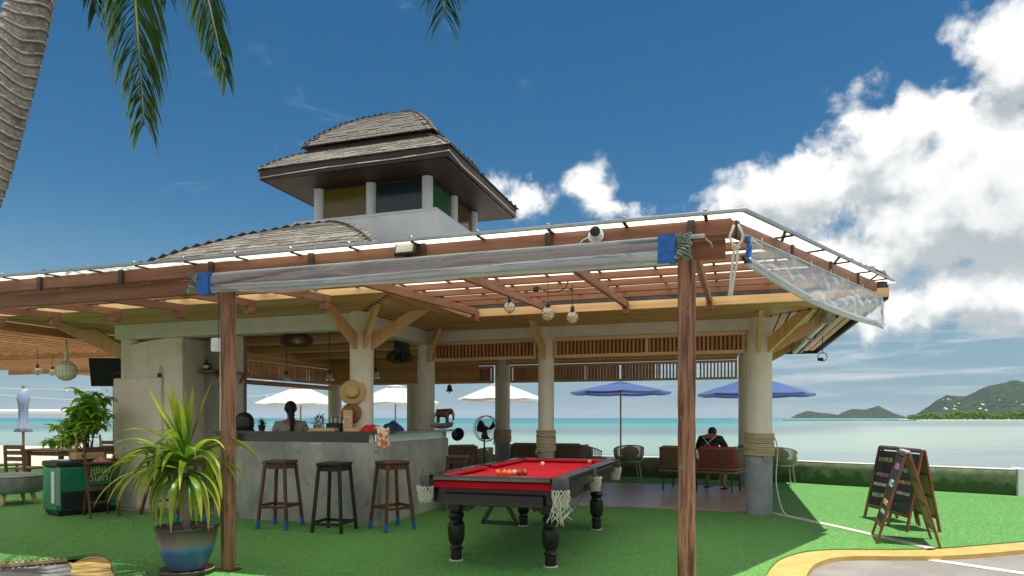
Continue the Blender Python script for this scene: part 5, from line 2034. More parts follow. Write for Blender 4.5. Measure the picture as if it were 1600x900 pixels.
MB().box((0, 0, .03), (.05, .03, .06), .006).build('bristles', MT['black'], t, world=False)
MB().beam((0, 0, .06), (.02, 0, .17), .02, .012, up=(0, 1, 0)).build('handle', MT['pine_z'], t, world=False)
t = thing('wall_screen', 'flat black television on the side of the masonry block', 'television', (-8.86, 7.80, 1.96))
m = Matrix.Rotation(rad(22), 3, 'Z') @ Matrix.Rotation(rad(10), 3, 'X')
MB().box((0, 0, .02), (.50, .035, .42), .006, m).build('case', MT['black'], t, world=False)
MB().box(m @ Vector((0, -.019, 0)) + Vector((0, 0, .02)), (.48, .002, .40), 0, m).build('screen', M('dark_screen', (.006, .007, .008), None, rough=.5, spec=.2), t, world=False)
MB().beam((.05, .03, .02), (.30, .12, .02), .05, .05).build('wall_arm', MT['dark_metal'], t, world=False)

# ------------------------------------------------------------------ pool table
PT = thing('pool_table', 'pool table with red cloth, black turned legs and white pocket nets', 'pool table', (-1.965, 6.815, 0))
W2, L2 = .635, 1.375
MB().box((0, 0, .742), (1.10, 2.58, .030), .003).build('playing_cloth', MT['felt'], PT, world=False)
# slate edge wrapped in red cloth, black body below
MB().box((0, 0, .722), (1.20, 2.68, .058), .004).build('cloth_edge', MT['felt_side'], PT, world=False)
MB().box((0, 0, .626), (1.12, 2.58, .130), .006).build('body_frame', MT['rail'], PT, world=False)
for s in (-1, 1):
    MB().box((s * (W2 - .012), -s * 0, .715), (.022, 2.46, .085), .004).build('side_apron', MT['rail_y'], PT, world=False)
    MB().box((0, s * (L2 - .04), .595), (.92, .02, .10), .004).build('end_apron', MT['rail'], PT, world=False)
# rails with cushions, gaps at the pockets
for s in (-1, 1):
    MB().box((0, s * (L2 - .055), .781), (1.06, .110, .040), .008).build('end_rail', MT['rail'], PT, world=False)
    pr = [(s * (L2 - .112), .757), (s * (L2 - .170), .776), (s * (L2 - .168), .790), (s * (L2 - .112), .798)]
    MB().add([(-.46, y, z) for y, z in pr] + [(.46, y, z) for y, z in pr], [(0, 1, 2, 3), (7, 6, 5, 4), (0, 4, 5, 1), (1, 5, 6, 2), (2, 6, 7, 3), (3, 7, 4, 0)]).build('cushion', MT['felt_side'], PT, world=False)
    for q in (-1, 1):
        MB().box((s * (W2 - .055), q * .655, .781), (.110, 1.16, .040), .008).build('side_rail', MT['rail_y'], PT, world=False)
        pr = [(s * (W2 - .112), .757), (s * (W2 - .170), .776), (s * (W2 - .168), .790), (s * (W2 - .112), .798)]
        ya, yb = q * .10, q * 1.19
        MB().add([(x, ya, z) for x, z in pr] + [(x, yb, z) for x, z in pr], [(0, 1, 2, 3), (7, 6, 5, 4), (0, 4, 5, 1), (1, 5, 6, 2), (2, 6, 7, 3), (3, 7, 4, 0)]).build('cushion', MT['felt_side'], PT, world=False)
# worn pale strip on the front rail
MB().box((0, -L2 - .0015, .777), (1.05, .003, .026)).build('worn_edge', M('worn_rail_edge', (.11, .095, .09), (.20, .175, .16), 12.0, .4, stretch=(.2, 1, 1)), PT, world=False)


def pocket(x, y, corner):
    sx, sy = (1 if x > 0 else -1), (1 if y > 0 else -1)
    R = .072 if corner else .062
    cap = MB()
    n = 12
    a0, a1 = (-.25, math.pi / 2 + .25) if corner else (-math.pi / 2, math.pi / 2)
    vs = []
    for i in range(n + 1):
        a = lerp(a0, a1, i / n)
        ca, sa = math.cos(a), math.sin(a)
        if not corner:
            ca, sa = math.cos(a) * .55, math.sin(a)
        for rr, z in ((R - .022, .806), (R + .012, .806), (R + .022, .796), (R + .022, .706), (R + .006, .702), (R - .022, .715)):
            vs.append((x + sx * rr * ca, y + (sy if corner else 1) * rr * sa, z))
    m = 6
    cap.add(vs, [(i * m + k, i * m + (k + 1) % m, (i + 1) * m + (k + 1) % m, (i + 1) * m + k) for i in range(n) for k in range(m)] + [list(range(m)), [n * m + k for k in range(m)]])
    o = cap.build('pocket_cap', MT['rubber'], PT, 50, world=False)
    MB().lathe([(R - .02, .758), (R - .024, .70), (R - .03, .66)], (x, y, 0), 16).build('pocket_hole', MT['black'], o, 60, world=False)
    r = random.Random(int(x * 100 + y * 10))
    net = MB()
    cx, cy = x + sx * .035, y + (sy * .035 if corner else 0)
    depth = .15
    nn = 15
    for dr in (1, -1):
        for k in range(nn):
            a = 2 * math.pi * k / nn
            pts = []
            for i in range(9):
                s = i / 8
                rr = R * (1.0 - .35 * s ** 1.5) + r.uniform(-.006, .006)
                pts.append((cx + rr * math.cos(a + dr * s * 1.3), cy + rr * math.sin(a + dr * s * 1.3), .708 - depth * s + r.uniform(-.004, .004)))
            net.tube(pts, .0042, 5)
    net.build('net', MT['cord_white'], o, 180, world=False)
    if (sx, sy) == (1, -1) and corner:
        fr = MB()
        for k in range(13):
            a = r.uniform(0, 6.28)
            p = Vector((cx + R * .95 * math.cos(a), cy + R * .95 * math.sin(a), .70))
            L = r.uniform(.16, .33)
            fr.tube([p + Vector((r.uniform(-.010, .010) * i, r.uniform(-.010, .010) * i, -L * i / 5)) for i in range(6)], .0046, 5)
        fr.build('fringe', MT['cord_white'], o, 180, world=False)


for x, y, c in ((W2 - .06, -L2 + .06, 1), (-W2 + .06, -L2 + .06, 1), (W2 - .06, L2 - .06, 1), (-W2 + .06, L2 - .06, 1), (W2 - .035, 0, 0), (-W2 + .035, 0, 0)):
    pocket(x, y, c)
leg_prof = [(.050, .012), (.052, .06), (.050, .095), (.060, .105), (.062, .118), (.050, .130), (.047, .150), (.060, .160), (.072, .195), (.077, .245), (.079, .300), (.076, .328), (.066, .338), (.072, .346), (.060, .360),
            (.056, .372), (.066, .392), (.074, .415), (.066, .440), (.050, .452), (.050, .462)]
for sx in (-1, 1):
    for sy in (-1, 1):
        x, y = sx * .445, sy * 1.045
        l = MB().lathe(leg_prof, (x, y, 0), 26).build('leg', MT['black_paint'], PT, 35, world=False)
        MB().box((x, y, .515), (.108, .108, .108), .006).build('leg_block', MT['black_paint'], l, world=False)
        MB().lathe([(.064, 0), (.066, .006), (.062, .012)], (x, y, 0), 22).build('foot_pad', MT['strip'], l, 60, world=False)
        # scroll bracket beside the leg
        pr = [(.0, 0), (.20, 0), (.20, -.02), (.17, -.05), (.15, -.035), (.12, -.05), (.09, -.09), (.06, -.07), (.03, -.10), (0, -.11)]
        k = len(pr)
        vs = [(x - sx * (.056 + a), y - .015, .56 + b) for a, b in pr] + [(x - sx * (.056 + a), y + .015, .56 + b) for a, b in pr]
        MB().add(vs, [list(range(k)), list(range(k, 2 * k))[::-1]] + [(i, (i + 1) % k, k + (i + 1) % k, k + i) for i in range(k)]).build('scroll_bracket', MT['black_paint'], PT, world=False)
for dx, z0, z1 in ((.0, .575, .600), (.05, .535, .575), (.10, .500, .545)):
    MB().tube([(.50 + dx * .6, -1.16, z0 - .09), (.50 + dx * .6, -.55, z0 - .015), (.50 + dx * .6, -.10, z1)], .0075, 7).build('ball_rail', MT['steel'], PT, 180, world=False)
for dx, z0 in ((-.50, .545), (-.545, .525)):
    MB().tube([(dx, -1.02, z0 - .03), (dx, -.2, z0 + .02)], .0075, 7).build('ball_rail', MT['steel'], PT, 180, world=False)

t = thing('triangle_rack', 'black triangle ball rack hanging below the pool table', 'rack', (-2.02, 5.86, .335))
a, b, c = Vector((0, 0, .285)), Vector((-.165, 0, .012)), Vector((.165, 0, .012))
for p, q, w in ((a, b, .022), (b, c, .016), (c, a, .022)):
    MB().beam(p, q, .035, w, up=(0, 1, 0), bev=.004).build('side', MT['black_paint'], t, world=False)
for p in (a, b, c):
    MB().ball(p, .018, 10, 7).build('corner', MT['black_paint'], t, 180, world=False)


def ball(label, px, py, col, stripe=False, group='object balls racked on the red cloth'):
    t = thing('pool_ball', label, 'ball', (px, py, .757 + .0262), RND.uniform(0, 6), group)
    m = M('ball_' + label[:8], col, None, rough=.12, spec=.6, coat=.4)
    MB().ball((0, 0, 0), .026, 18, 12).build('sphere', m, t, 180, world=False)
    MB().lathe([(.001, .0003), (.010, .0001), (.0102, -.0016)], (0, 0, .0262), 14, None).build('number_spot', MT['line_white'], t, 60, world=False)


bx, by = -2.135, 6.14
cols = [((.85, .35, .02), 'bright orange ball at the left end of the ball cluster'), ((.80, .42, .10), 'dull orange ball second from the left in the ball cluster'), ((.88, .50, .04), 'yellow orange ball third from the left in the ball cluster'),
        ((.85, .72, .40), 'cream and yellow ball near the middle of the cluster'), ((.25, .03, .02), 'maroon ball right of the middle in the cluster'), ((.42, .06, .02), 'red brown ball at the right end of the ball cluster'),
        ((.72, .55, .28), 'cream topped ball behind the middle of the cluster'), ((.12, .02, .02), 'dark maroon ball behind the right of the cluster')]
offs = [(0, 0), (.060, .012), (.113, .002), (.165, .022), (.215, -.008), (.262, .022), (.140, .058), (.240, .070)]
for (c, lab), (dx, dy) in zip(cols, offs):
    ball(lab, bx + dx, by + dy, c)
ball('white cue ball alone on the red cloth', -2.05, 7.42, (.80, .76, .66), group='loose balls on the red cloth')
ball('small orange ball beside the far rail of the pool table', -1.62, 7.95, (.75, .30, .12), group='loose balls on the red cloth')

# ------------------------------------------------------------------ terrace furniture, parasols, people
MT['rope_green'] = M('olive_chair_rope', (.31, .32, .21), (.41, .42, .29), 40.0, .8, .3)
MT['rope_brown'] = M('brown_sofa_rope', (.17, .12, .08), (.25, .185, .125), 40.0, .8, .3)
MT['cush_tan'] = M('tan_cushion', (.42, .24, .085), (.50, .30, .12), 14.0, .9, .2, 90.0)
MT['cush_red'] = M('red_cushion', (.60, .04, .035), (.68, .06, .05), 14.0, .9, .2, 90.0)
MT['cush_grey'] = M('grey_cushion', (.30, .29, .26), (.38, .37, .33), 14.0, .9, .2, 90.0)
MT['chair_metal'] = M('pale_chair_metal', (.40, .40, .38), None, rough=.4, metal=.3)


def rope_chair(label, loc, rz, rope='rope_green', cushion='cush_tan'):
    """tub chair; the back is towards local -y"""
    t = thing('rope_chair', label, 'chair', loc, rz, 'rope tub chairs by the sea wall')
    R = .29
    a0, a1 = rad(180 - 12), rad(360 + 12)

    def rim(u):
        a = lerp(a0, a1, u)
        return Vector((R * 1.08 * math.cos(a), R * math.sin(a), .60 + .13 * math.sin(u * math.pi) ** .8))

    def base(u):
        a = lerp(a0, a1, u)
        return Vector((R * .86 * math.cos(a), R * .84 * math.sin(a), .38))
    n = 30
    MB().tube([rim(i / n) for i in range(n + 1)], .013, 8).build('top_rail', MT['chair_metal'], t, 180, world=False)
    MB().tube([base(i / n) for i in range(n + 1)], .012, 8).build('bottom_rail', MT['chair_metal'], t, 180, world=False)
    rp = MB()
    for k in range(34):
        u = (k + .5) / 34
        p, q = base(u), rim(u)
        m = (p + q) / 2 + Vector((p.x, p.y, 0)).normalized() * .025
        rp.tube([p, m, q], .0095, 5)
    rp.build('rope_back', MT[rope], t, 180, world=False)['kind'] = 'stuff'
    MB().lathe([(.25, .36), (.27, .375), (.27, .40), (.25, .41)], (0, .02, 0), 24).build('seat', MT[rope], t, 60, world=False)
    MB().lathe([(.20, .41), (.245, .43), (.245, .46), (.20, .485), (.001, .49)], (0, .02, 0), 24).build('cushion', MT['cush_grey'], t, 60, world=False)
    MB().ball((0, -.13, .585), .17, 16, 10, (1.15, .4, .75)).build('back_pillow', MT[cushion], t, 180, world=False)
    for sx in (-1, 1):
        for sy in (-1, 1):
            MB().tube([(sx * .19, sy * .17 + .02, .365), (sx * .235, sy * .21 + .02, 0)], .0105, 8).build('leg', MT['chair_metal'], t, world=False)
    return t


ch = rope_chair('olive rope tub chair standing alone under the blue parasol pole', (-2.12, 14.55, 0), rad(18))
dup(ch, (-2.80, 14.25, 0), rad(-60), 'olive rope tub chair half hidden behind the far end of the pool table')
dup(ch, (-4.52, 14.25, 0), rad(10), 'olive rope tub chair peeping out behind the back column')
dup(ch, (-4.72, 12.35, 0), rad(70), 'olive rope tub chair beside the standing fan')
dup(ch, (.86, 14.30, 0), rad(-15), 'olive rope tub chair beside the thick front column at the right')
dup(ch, (.02, 13.85, 0), rad(160), 'olive rope tub chair behind the red cushioned loveseat')


def loveseat(label, loc, rz, w, c1, c2, group='rope loveseats on the deck'):
    """back towards local -y"""
    t = thing('rope_loveseat', label, 'sofa', loc, rz, group)
    h0, h1 = .40, .74
    hw, d = w / 2, .62

    def path(u, z):
        # around the back: left arm, back, right arm, rounded corners
        r = .10
        P = [Vector((-hw, d * .45, z)), Vector((-hw, -d / 2 + r, z)), Vector((-hw + .03, -d / 2 + .03, z)), Vector((-hw + r, -d / 2, z)), Vector((hw - r, -d / 2, z)), Vector((hw - .03, -d / 2 + .03, z)), Vector((hw, -d / 2 + r, z)), Vector((hw, d * .45, z))]
        seg = [(P[i + 1] - P[i]).length for i in range(len(P) - 1)]
        s = u * sum(seg)
        for i, L in enumerate(seg):
            if s <= L or i == len(seg) - 1:
                return P[i].lerp(P[i + 1], min(1, s / L))
            s -= L
    n = 60
    MB().tube([path(i / n, h1) for i in range(n + 1)], .016, 8).build('top_rail', MT['rope_brown'], t, 180, world=False)
    MB().tube([path(i / n, h0) for i in range(n + 1)], .018, 8).build('bottom_rail', MT['rope_brown'], t, 180, world=False)
    rp = MB()
    m = int((w + d * 1.8) / .036)
    for k in range(m):
        u = (k + .5) / m
        rp.tube([path(u, h0), path(u, h1)], .0085, 5)
    rp.build('rope_back', MT['rope_brown'], t, 180, world=False)['kind'] = 'stuff'
    MB().box((0, .0, .345), (w - .02, d - .02, .05), .012).build('seat_frame', MT['rope_brown'], t, world=False)
    for s, c in ((-1, c1), (1, c2)):
        MB().box((s * w / 4, .02, .425), (w / 2 - .03, d - .08, .10), .035).build('seat_cushion', MT[c], t, 40, world=False)
        MB().box((s * w / 4, -.20, .62), (w / 2 - .04, .13, .33), .045, Matrix.Rotation(rad(9), 3, 'X')).build('back_cushion', MT[c], t, 40, world=False)
    for sx in (-1, 1):
        for sy in (-1, 1):
            MB().tube([(sx * (hw - .10), sy * .24, .325), (sx * (hw - .08), sy * .26, 0)], .014, 8).build('leg', MT['dark_metal'], t, world=False)
    MB().tube([(0, -.25, .325), (0, -.26, 0)], .014, 8).build('leg', MT['dark_metal'], t, world=False)
    return t


lv = loveseat('brown rope loveseat with one tan and one red cushion behind the canopy post', (-.55, 12.55, .022), rad(-15), 1.38, 'cush_tan', 'cush_red')
loveseat('brown rope loveseat with brown cushions behind the pool table', (-3.50, 13.15, .022), rad(0), 1.45, 'rope_brown', 'rope_brown')
loveseat('brown rope loveseat with tan cushions beside the bar end', (-5.15, 11.7, .022), rad(40), 1.2, 'cush_tan', 'cush_tan')


def parasol(label, loc, R, zedge, ztop, col, group, rz=0.0, pole='wood'):
    t = thing('beach_parasol', label, 'parasol', loc, rz, group)
    x, y, z0 = 0, 0, 0
    ze, zt = zedge - loc[2], ztop - loc[2]
    n = 8
    vs, fs = [], []
    rings = [(.0, 1.0), (.16, .955), (.40, .70), (.70, .36), (1.0, 0.0)]
    for q, h in rings:
        for k in range(n * 3):
            a = 2 * math.pi * k / (n * 3)
            poly = math.cos(math.pi / n) / math.cos((a % (2 * math.pi / n)) - math.pi / n)
            sag = 1.0 if k % 3 == 0 else .985
            rr = max(R * q * poly, .002)
            vs.append((rr * math.cos(a), rr * math.sin(a), lerp(ze, zt, h) - (0 if k % 3 == 0 else .02 * q)))
    m = n * 3
    for i in range(len(rings) - 1):
        for k in range(m):
            fs.append((i * m + k, i * m + (k + 1) % m, (i + 1) * m + (k + 1) % m, (i + 1) * m + k))
    MB().add(vs, fs).build('canopy', col, t, 25, world=False)
    vs2 = [(vs[4 * m + k][0], vs[4 * m + k][1], vs[4 * m + k][2]) for k in range(m)] + [(vs[4 * m + k][0] * .995, vs[4 * m + k][1] * .995, vs[4 * m + k][2] - .055) for k in range(m)]
    MB().add(vs2, [(k, (k + 1) % m, m + (k + 1) % m, m + k) for k in range(m)]).build('valance', col, t, world=False)
    MB().lathe([(R * .24, zt - .03), (R * .12, zt + .01), (.02, zt + .035), (.02, zt + .06)], (0, 0, 0), 16).build('vent_cap', col, t, 60, world=False)
    MB().tube([(0, 0, 0), (0, 0, zt - .01)], .021, 10).build('pole', MT['pole_' + pole], t, 60, world=False)
    for k in range(n):
        a = 2 * math.pi * k / n
        MB().beam((.03 * math.cos(a), .03 * math.sin(a), zt - .045), (R * .96 * math.cos(a), R * .96 * math.sin(a), ze - .012), .014, .018).build('rib', MT['pole_' + pole], t, world=False)
    MB().lathe([(.24, -.02), (.24, .03), (.04, .05), (.03, .2)], (0, 0, 0), 16).build('base', MT['pavement'], t, 60, world=False)
    return t


MT['pole_wood'] = wood('parasol_pole_wood', (.20, .11, .06), (.30, .18, .10), 'z', 18)
MT['pole_metal'] = M('parasol_pole_metal', (.5, .5, .5), None, rough=.35, metal=.6)


def cloth(name, col, tr=.35):
    mt = opal(name, col, tr)
    return mt


CL_BLUE = cloth('blue_parasol_cloth', (.115, .175, .42))
CL_WHITE = cloth('white_parasol_cloth', (.74, .76, .80), .3)
parasol('open blue parasol with a wooden pole in the middle of the sea view', (-2.60, 16.5, -.62), 1.20, 1.93, 2.15, CL_BLUE, 'blue parasols on the beach', .2)
parasol('open blue parasol partly hidden by the thick front column at the right', (.47, 16.45, -.62), 1.27, 1.85, 2.20, CL_BLUE, 'blue parasols on the beach', .05, 'metal')
parasol('open white parasol behind the barmaid', (-12.06, 17.1, -.55), 1.32, 1.72, 2.20, CL_WHITE, 'white parasols on the beach', .1)
parasol('open white parasol between the two bar columns', (-9.43, 17.97, -.6), 1.28, 1.75, 2.24, CL_WHITE, 'white parasols on the beach', .3)
parasol('open white parasol above the standing fan', (-5.85, 17.0, -.62), 1.16, 1.80, 2.20, CL_WHITE, 'white parasols on the beach', .15)


def closed_parasol():
    t = thing('closed_parasol', 'furled blue and white parasol on the beach at the far left', 'parasol', (-19.8, 14.6, -.25))
    MB().lathe([(.22, 1.14), (.15, 1.28), (.10, 1.6), (.11, 1.9), (.15, 2.12), (.08, 2.30), (.02, 2.42)], (0, 0, 0), 28, wob=lambda a, z: 1 + .22 * math.sin(8 * a + z * 3)).build('furled_cloth', cloth('furled_cloth', (.30, .38, .58), .15), t, 180, world=False)
    MB().tube([(0, 0, 0), (0, 0, 2.45)], .035, 10).build('pole', MT['pole_wood'], t, 60, world=False)
    MB().ball((0, 0, 2.47), .04, 10, 7).build('finial', MT['pole_wood'], t, 180, world=False)


closed_parasol()


# ---- standing fan
def fan():
    t = thing('standing_fan', 'black standing fan beside the counter behind the pool table', 'fan', (-4.0, 10.8, .022), rad(52))
    z = 1.10
    MB().lathe([(.19, 0), (.19, .02), (.06, .045), (.03, .06)], (0, 0, 0), 24).build('base', MT['black'], t, 60, world=False)
    MB().tube([(0, 0, .05), (0, 0, .62)], .021, 10).build('pole', MT['black'], t, 60, world=False)
    MB().tube([(0, 0, .60), (0, 0, .95)], .015, 10).build('upper_pole', MT['black'], t, 60, world=False)
    MB().box((0, 0, .96), (.09, .08, .08), .012).build('neck', MT['black'], t, world=False)
    R90 = Matrix.Rotation(rad(90), 3, 'X')
    MB().lathe([(.03, -.10), (.06, -.085), (.068, -.02), (.06, .05), (.02, .07)], (0, .08, z), 18, R90).build('motor', MT['black'], t, 60, world=False)
    c = Vector((0, -.06, z))
    bl = []
    for k in range(3):
        def fn(u, v, k=k):
            r = lerp(.035, .185, u)
            a = k * 2.0944 + lerp(-.46, .46, v) * (1 - .15 * u) + .5 * u
            return c + Vector((r * math.cos(a), lerp(.025, -.025, v), r * math.sin(a)))
        MB().grid(fn, 8, 6).build('fan_blade', MT['black'], t, 180, world=False)
    MB().lathe([(.035, -.03), (.04, .0), (.03, .03), (.001, .035)], c, 14, R90).build('hub', MT['black'], t, 60, world=False)
    gd_ = MB()
    R = .215
    for dy in (-.055, .055):
        for rr in (R, R * .62, R * .3):
            gd_.tube([c + Vector((rr * math.cos(a), dy * (1 if rr == R else 1.35 if rr < R * .5 else 1.2), rr * math.sin(a))) for a in [i * .2618 for i in range(24)]], .0018 if rr < R else .004, 5, closed=True)
        for k in range(36):
            a = k * 2 * math.pi / 36
            gd_.tube([c + Vector((.03 * math.cos(a), dy * 1.4, .03 * math.sin(a))), c + Vector((R * .62 * math.cos(a), dy * 1.2, R * .62 * math.sin(a))), c + Vector((R * math.cos(a), dy, R * math.sin(a)))], .0011, 4)
    gd_.build('guard', MT['dark_metal'], t, 180, world=False)
    MB().tube([c + Vector((R * math.cos(a), 0, R * math.sin(a))) for a in [i * .2618 for i in range(24)]], .007, 6, closed=True).build('guard_rim', MT['black'], t, 180, world=False)


fan()

# ---- people
MT['skin'] = M('tanned_skin', (.33, .175, .11), (.38, .21, .135), 20.0, .55)
MT['hair'] = M('black_hair', (.008, .007, .007), (.018, .015, .013), 40.0, .45, .4, 120.0, stretch=(1, 1, .15))
MT['shirt_grey'] = M('pale_grey_shirt', (.36, .35, .32), (.44, .43, .40), 9.0, .9, .3, 16.0)
MT['jacket'] = M('black_jacket', (.014, .014, .016), (.028, .028, .032), 12.0, .8, .3, 18.0)
MT['apron_dark'] = M('dark_trousers', (.02, .02, .025), (.03, .03, .035), 12.0, .8)


def barmaid():
    t = thing('person', 'person in a pale grey shirt with a long black braid, back turned, behind the counter', 'person', (-5.93, 8.17, -.10), rad(32))
    # standing, facing away (+y), weight on the left leg
    B = [(0, 0, .86, (.150, .105)), (0, .005, 1.02, (.125, .090)), (0, .010, 1.18, (.150, .100)), (0, .012, 1.305, (.120, .075)), (0, .015, 1.375, .050), (0, .025, 1.44, .048),
         (0, .030, 1.50, (.072, .085)), (0, .030, 1.57, (.066, .078)),
         (.165, .01, 1.310, .058), (.215, .03, 1.16, .046), (.225, .12, 1.02, .040), (.17, .27, 1.00, .033), (.13, .35, 1.01, .030),
         (-.165, .01, 1.310, .058), (-.215, .03, 1.16, .046), (-.225, .12, 1.02, .040), (-.17, .27, 1.00, .033), (-.13, .35, 1.01, .030),
         (.085, 0, .78, .085), (.09, .015, .50, .060), (.09, -.01, .27, .052), (.09, -.02, .14, .04), (.09, .09, .125, .035),
         (-.085, 0, .78, .085), (-.09, .015, .50, .060), (-.09, -.01, .27, .052), (-.09, -.02, .14, .04), (-.09, .09, .125, .035)]
    E_ = [(0, 1), (1, 2), (2, 3), (3, 4), (4, 5), (5, 6), (6, 7), (3, 8), (8, 9), (9, 10), (10, 11), (11, 12), (3, 13), (13, 14), (14, 15), (15, 16), (16, 17), (0, 18), (18, 19), (19, 20), (20, 21), (21, 22), (0, 23), (23, 24), (24, 25), (25, 26), (26, 27)]
    skin('body', B, E_, MT['skin'], t, 2, 0)
    S = [(0, 0, .90, (.175, .125)), (0, .005, 1.04, (.155, .115)), (0, .010, 1.18, (.170, .120)), (0, .012, 1.300, (.135, .090)), (0, .014, 1.345, .064),
         (.165, .01, 1.305, .074), (.218, .03, 1.16, .064), (.228, .10, 1.05, .060), (-.165, .01, 1.305, .074), (-.218, .03, 1.16, .064), (-.228, .10, 1.05, .060)]
    skin('shirt', S, [(0, 1), (1, 2), (2, 3), (3, 4), (3, 5), (5, 6), (6, 7), (3, 8), (8, 9), (9, 10)], MT['shirt_grey'], t, 2, 0)
    T = [(0, 0, .86, (.165, .12)), (.088, 0, .74, .105), (.092, .012, .48, .078), (.092, -.01, .22, .066), (-.088, 0, .74, .105), (-.092, .012, .48, .078), (-.092, -.01, .22, .066)]
    skin('trousers', T, [(0, 1), (1, 2), (2, 3), (0, 4), (4, 5), (5, 6)], MT['apron_dark'], t, 2, 0)
    MB().ball((0, .012, 1.545), .098, 20, 14, (.84, .95, 1.0)).build('hair', MT['hair'], t, 180, world=False)
    br = MB()
    pts, rs = [], []
    for i in range(30):
        s = i / 29
        pts.append((.012 + .018 * math.sin(s * 3), -.085 - .045 * math.sin(min(1, s * 2.2) * 1.57), 1.545 - .42 * s))
        rs.append((.046 - .024 * s) * (1 + .22 * math.sin(i * 1.9)))
    br.tube(pts, rs, 10).build('braid', MT['hair'], t, 180, world=False)
    for s in (-1, 1):
        MB().ball((s * .082, .03, 1.525), .018, 8, 6, (.4, .8, 1.2)).build('ear', MT['skin'], t, 180, world=False)
    MB().ball((0, .118, 1.515), .016, 8, 6, (.7, 1, 1.3)).build('nose', MT['skin'], t, 180, world=False)


barmaid()


def sitter():
    t = thing('person', 'person in a black jacket sitting on the loveseat, seen from behind, looking down', 'person', (-.43, 12.62, .022), rad(-15))
    B = [(0, 0, .56, (.15, .12)), (0, .03, .70, (.14, .10)), (0, .09, .83, (.16, .10)), (0, .14, .92, (.12, .08)), (0, .19, .965, .052), (0, .24, .985, (.068, .075)), (0, .275, 1.015, (.070, .078)),
         (.17, .14, .90, .060), (.25, .20, .74, .048), (.20, .38, .66, .038), (.10, .46, .68, .034), (-.17, .14, .90, .060), (-.25, .20, .74, .048), (-.20, .38, .66, .038), (-.10, .46, .68, .034),
         (.10, .10, .54, .085), (.15, .46, .50, .062), (.17, .38, .28, .050), (.18, .28, .08, .036), (.19, .40, .045, .034), (-.10, .10, .54, .085), (-.15, .46, .50, .062), (-.16, .45, .28, .050), (-.16, .42, .08, .036), (-.16, .54, .045, .034)]
    E_ = [(0, 1), (1, 2), (2, 3), (3, 4), (4, 5), (5, 6), (3, 7), (7, 8), (8, 9), (9, 10), (3, 11), (11, 12), (12, 13), (13, 14), (0, 15), (15, 16), (16, 17), (17, 18), (18, 19), (0, 20), (20, 21), (21, 22), (22, 23), (23, 24)]
    skin('body', B, E_, MT['skin'], t, 2, 0)
    J = [(0, 0, .58, (.17, .14)), (0, .03, .70, (.16, .12)), (0, .09, .83, (.18, .12)), (0, .135, .91, (.14, .095)), (0, .165, .945, .066), (.17, .14, .895, .076), (.25, .20, .74, .062), (.20, .37, .66, .052), (-.17, .14, .895, .076), (-.25, .20, .74, .062), (-.20, .37, .66, .052)]
    skin('jacket', J, [(0, 1), (1, 2), (2, 3), (3, 4), (3, 5), (5, 6), (6, 7), (3, 8), (8, 9), (9, 10)], MT['jacket'], t, 2, 0)
    T = [(0, .02, .55, (.16, .12)), (.10, .12, .54, .10), (.15, .46, .51, .08), (-.10, .12, .54, .10), (-.15, .46, .51, .08), (.16, .42, .38, .07), (-.155, .455, .38, .07)]
    skin('shorts', T, [(0, 1), (1, 2), (0, 3), (3, 4), (2, 5), (4, 6)], MT['apron_dark'], t, 2, 0)
    MB().ball((0, .232, 1.03), .094, 18, 12, (.84, 1.0, .92)).build('hair', MT['hair'], t, 180, world=False)
    for s in (-1, 1):
        MB().tube([(s * .13, .045, .965), (s * .03, -.035, .86), (-s * .07, -.07, .76)], .008, 6).build('white_strap', MT['cord_white'], t, 180, world=False)
    MB().box((.19, .36, .012), (.10, .26, .022), .008).build('sandal', MT['black'], t, world=False)
    MB().box((-.16, .50, .012), (.10, .26, .022), .008).build('sandal', MT['black'], t, world=False)


sitter()

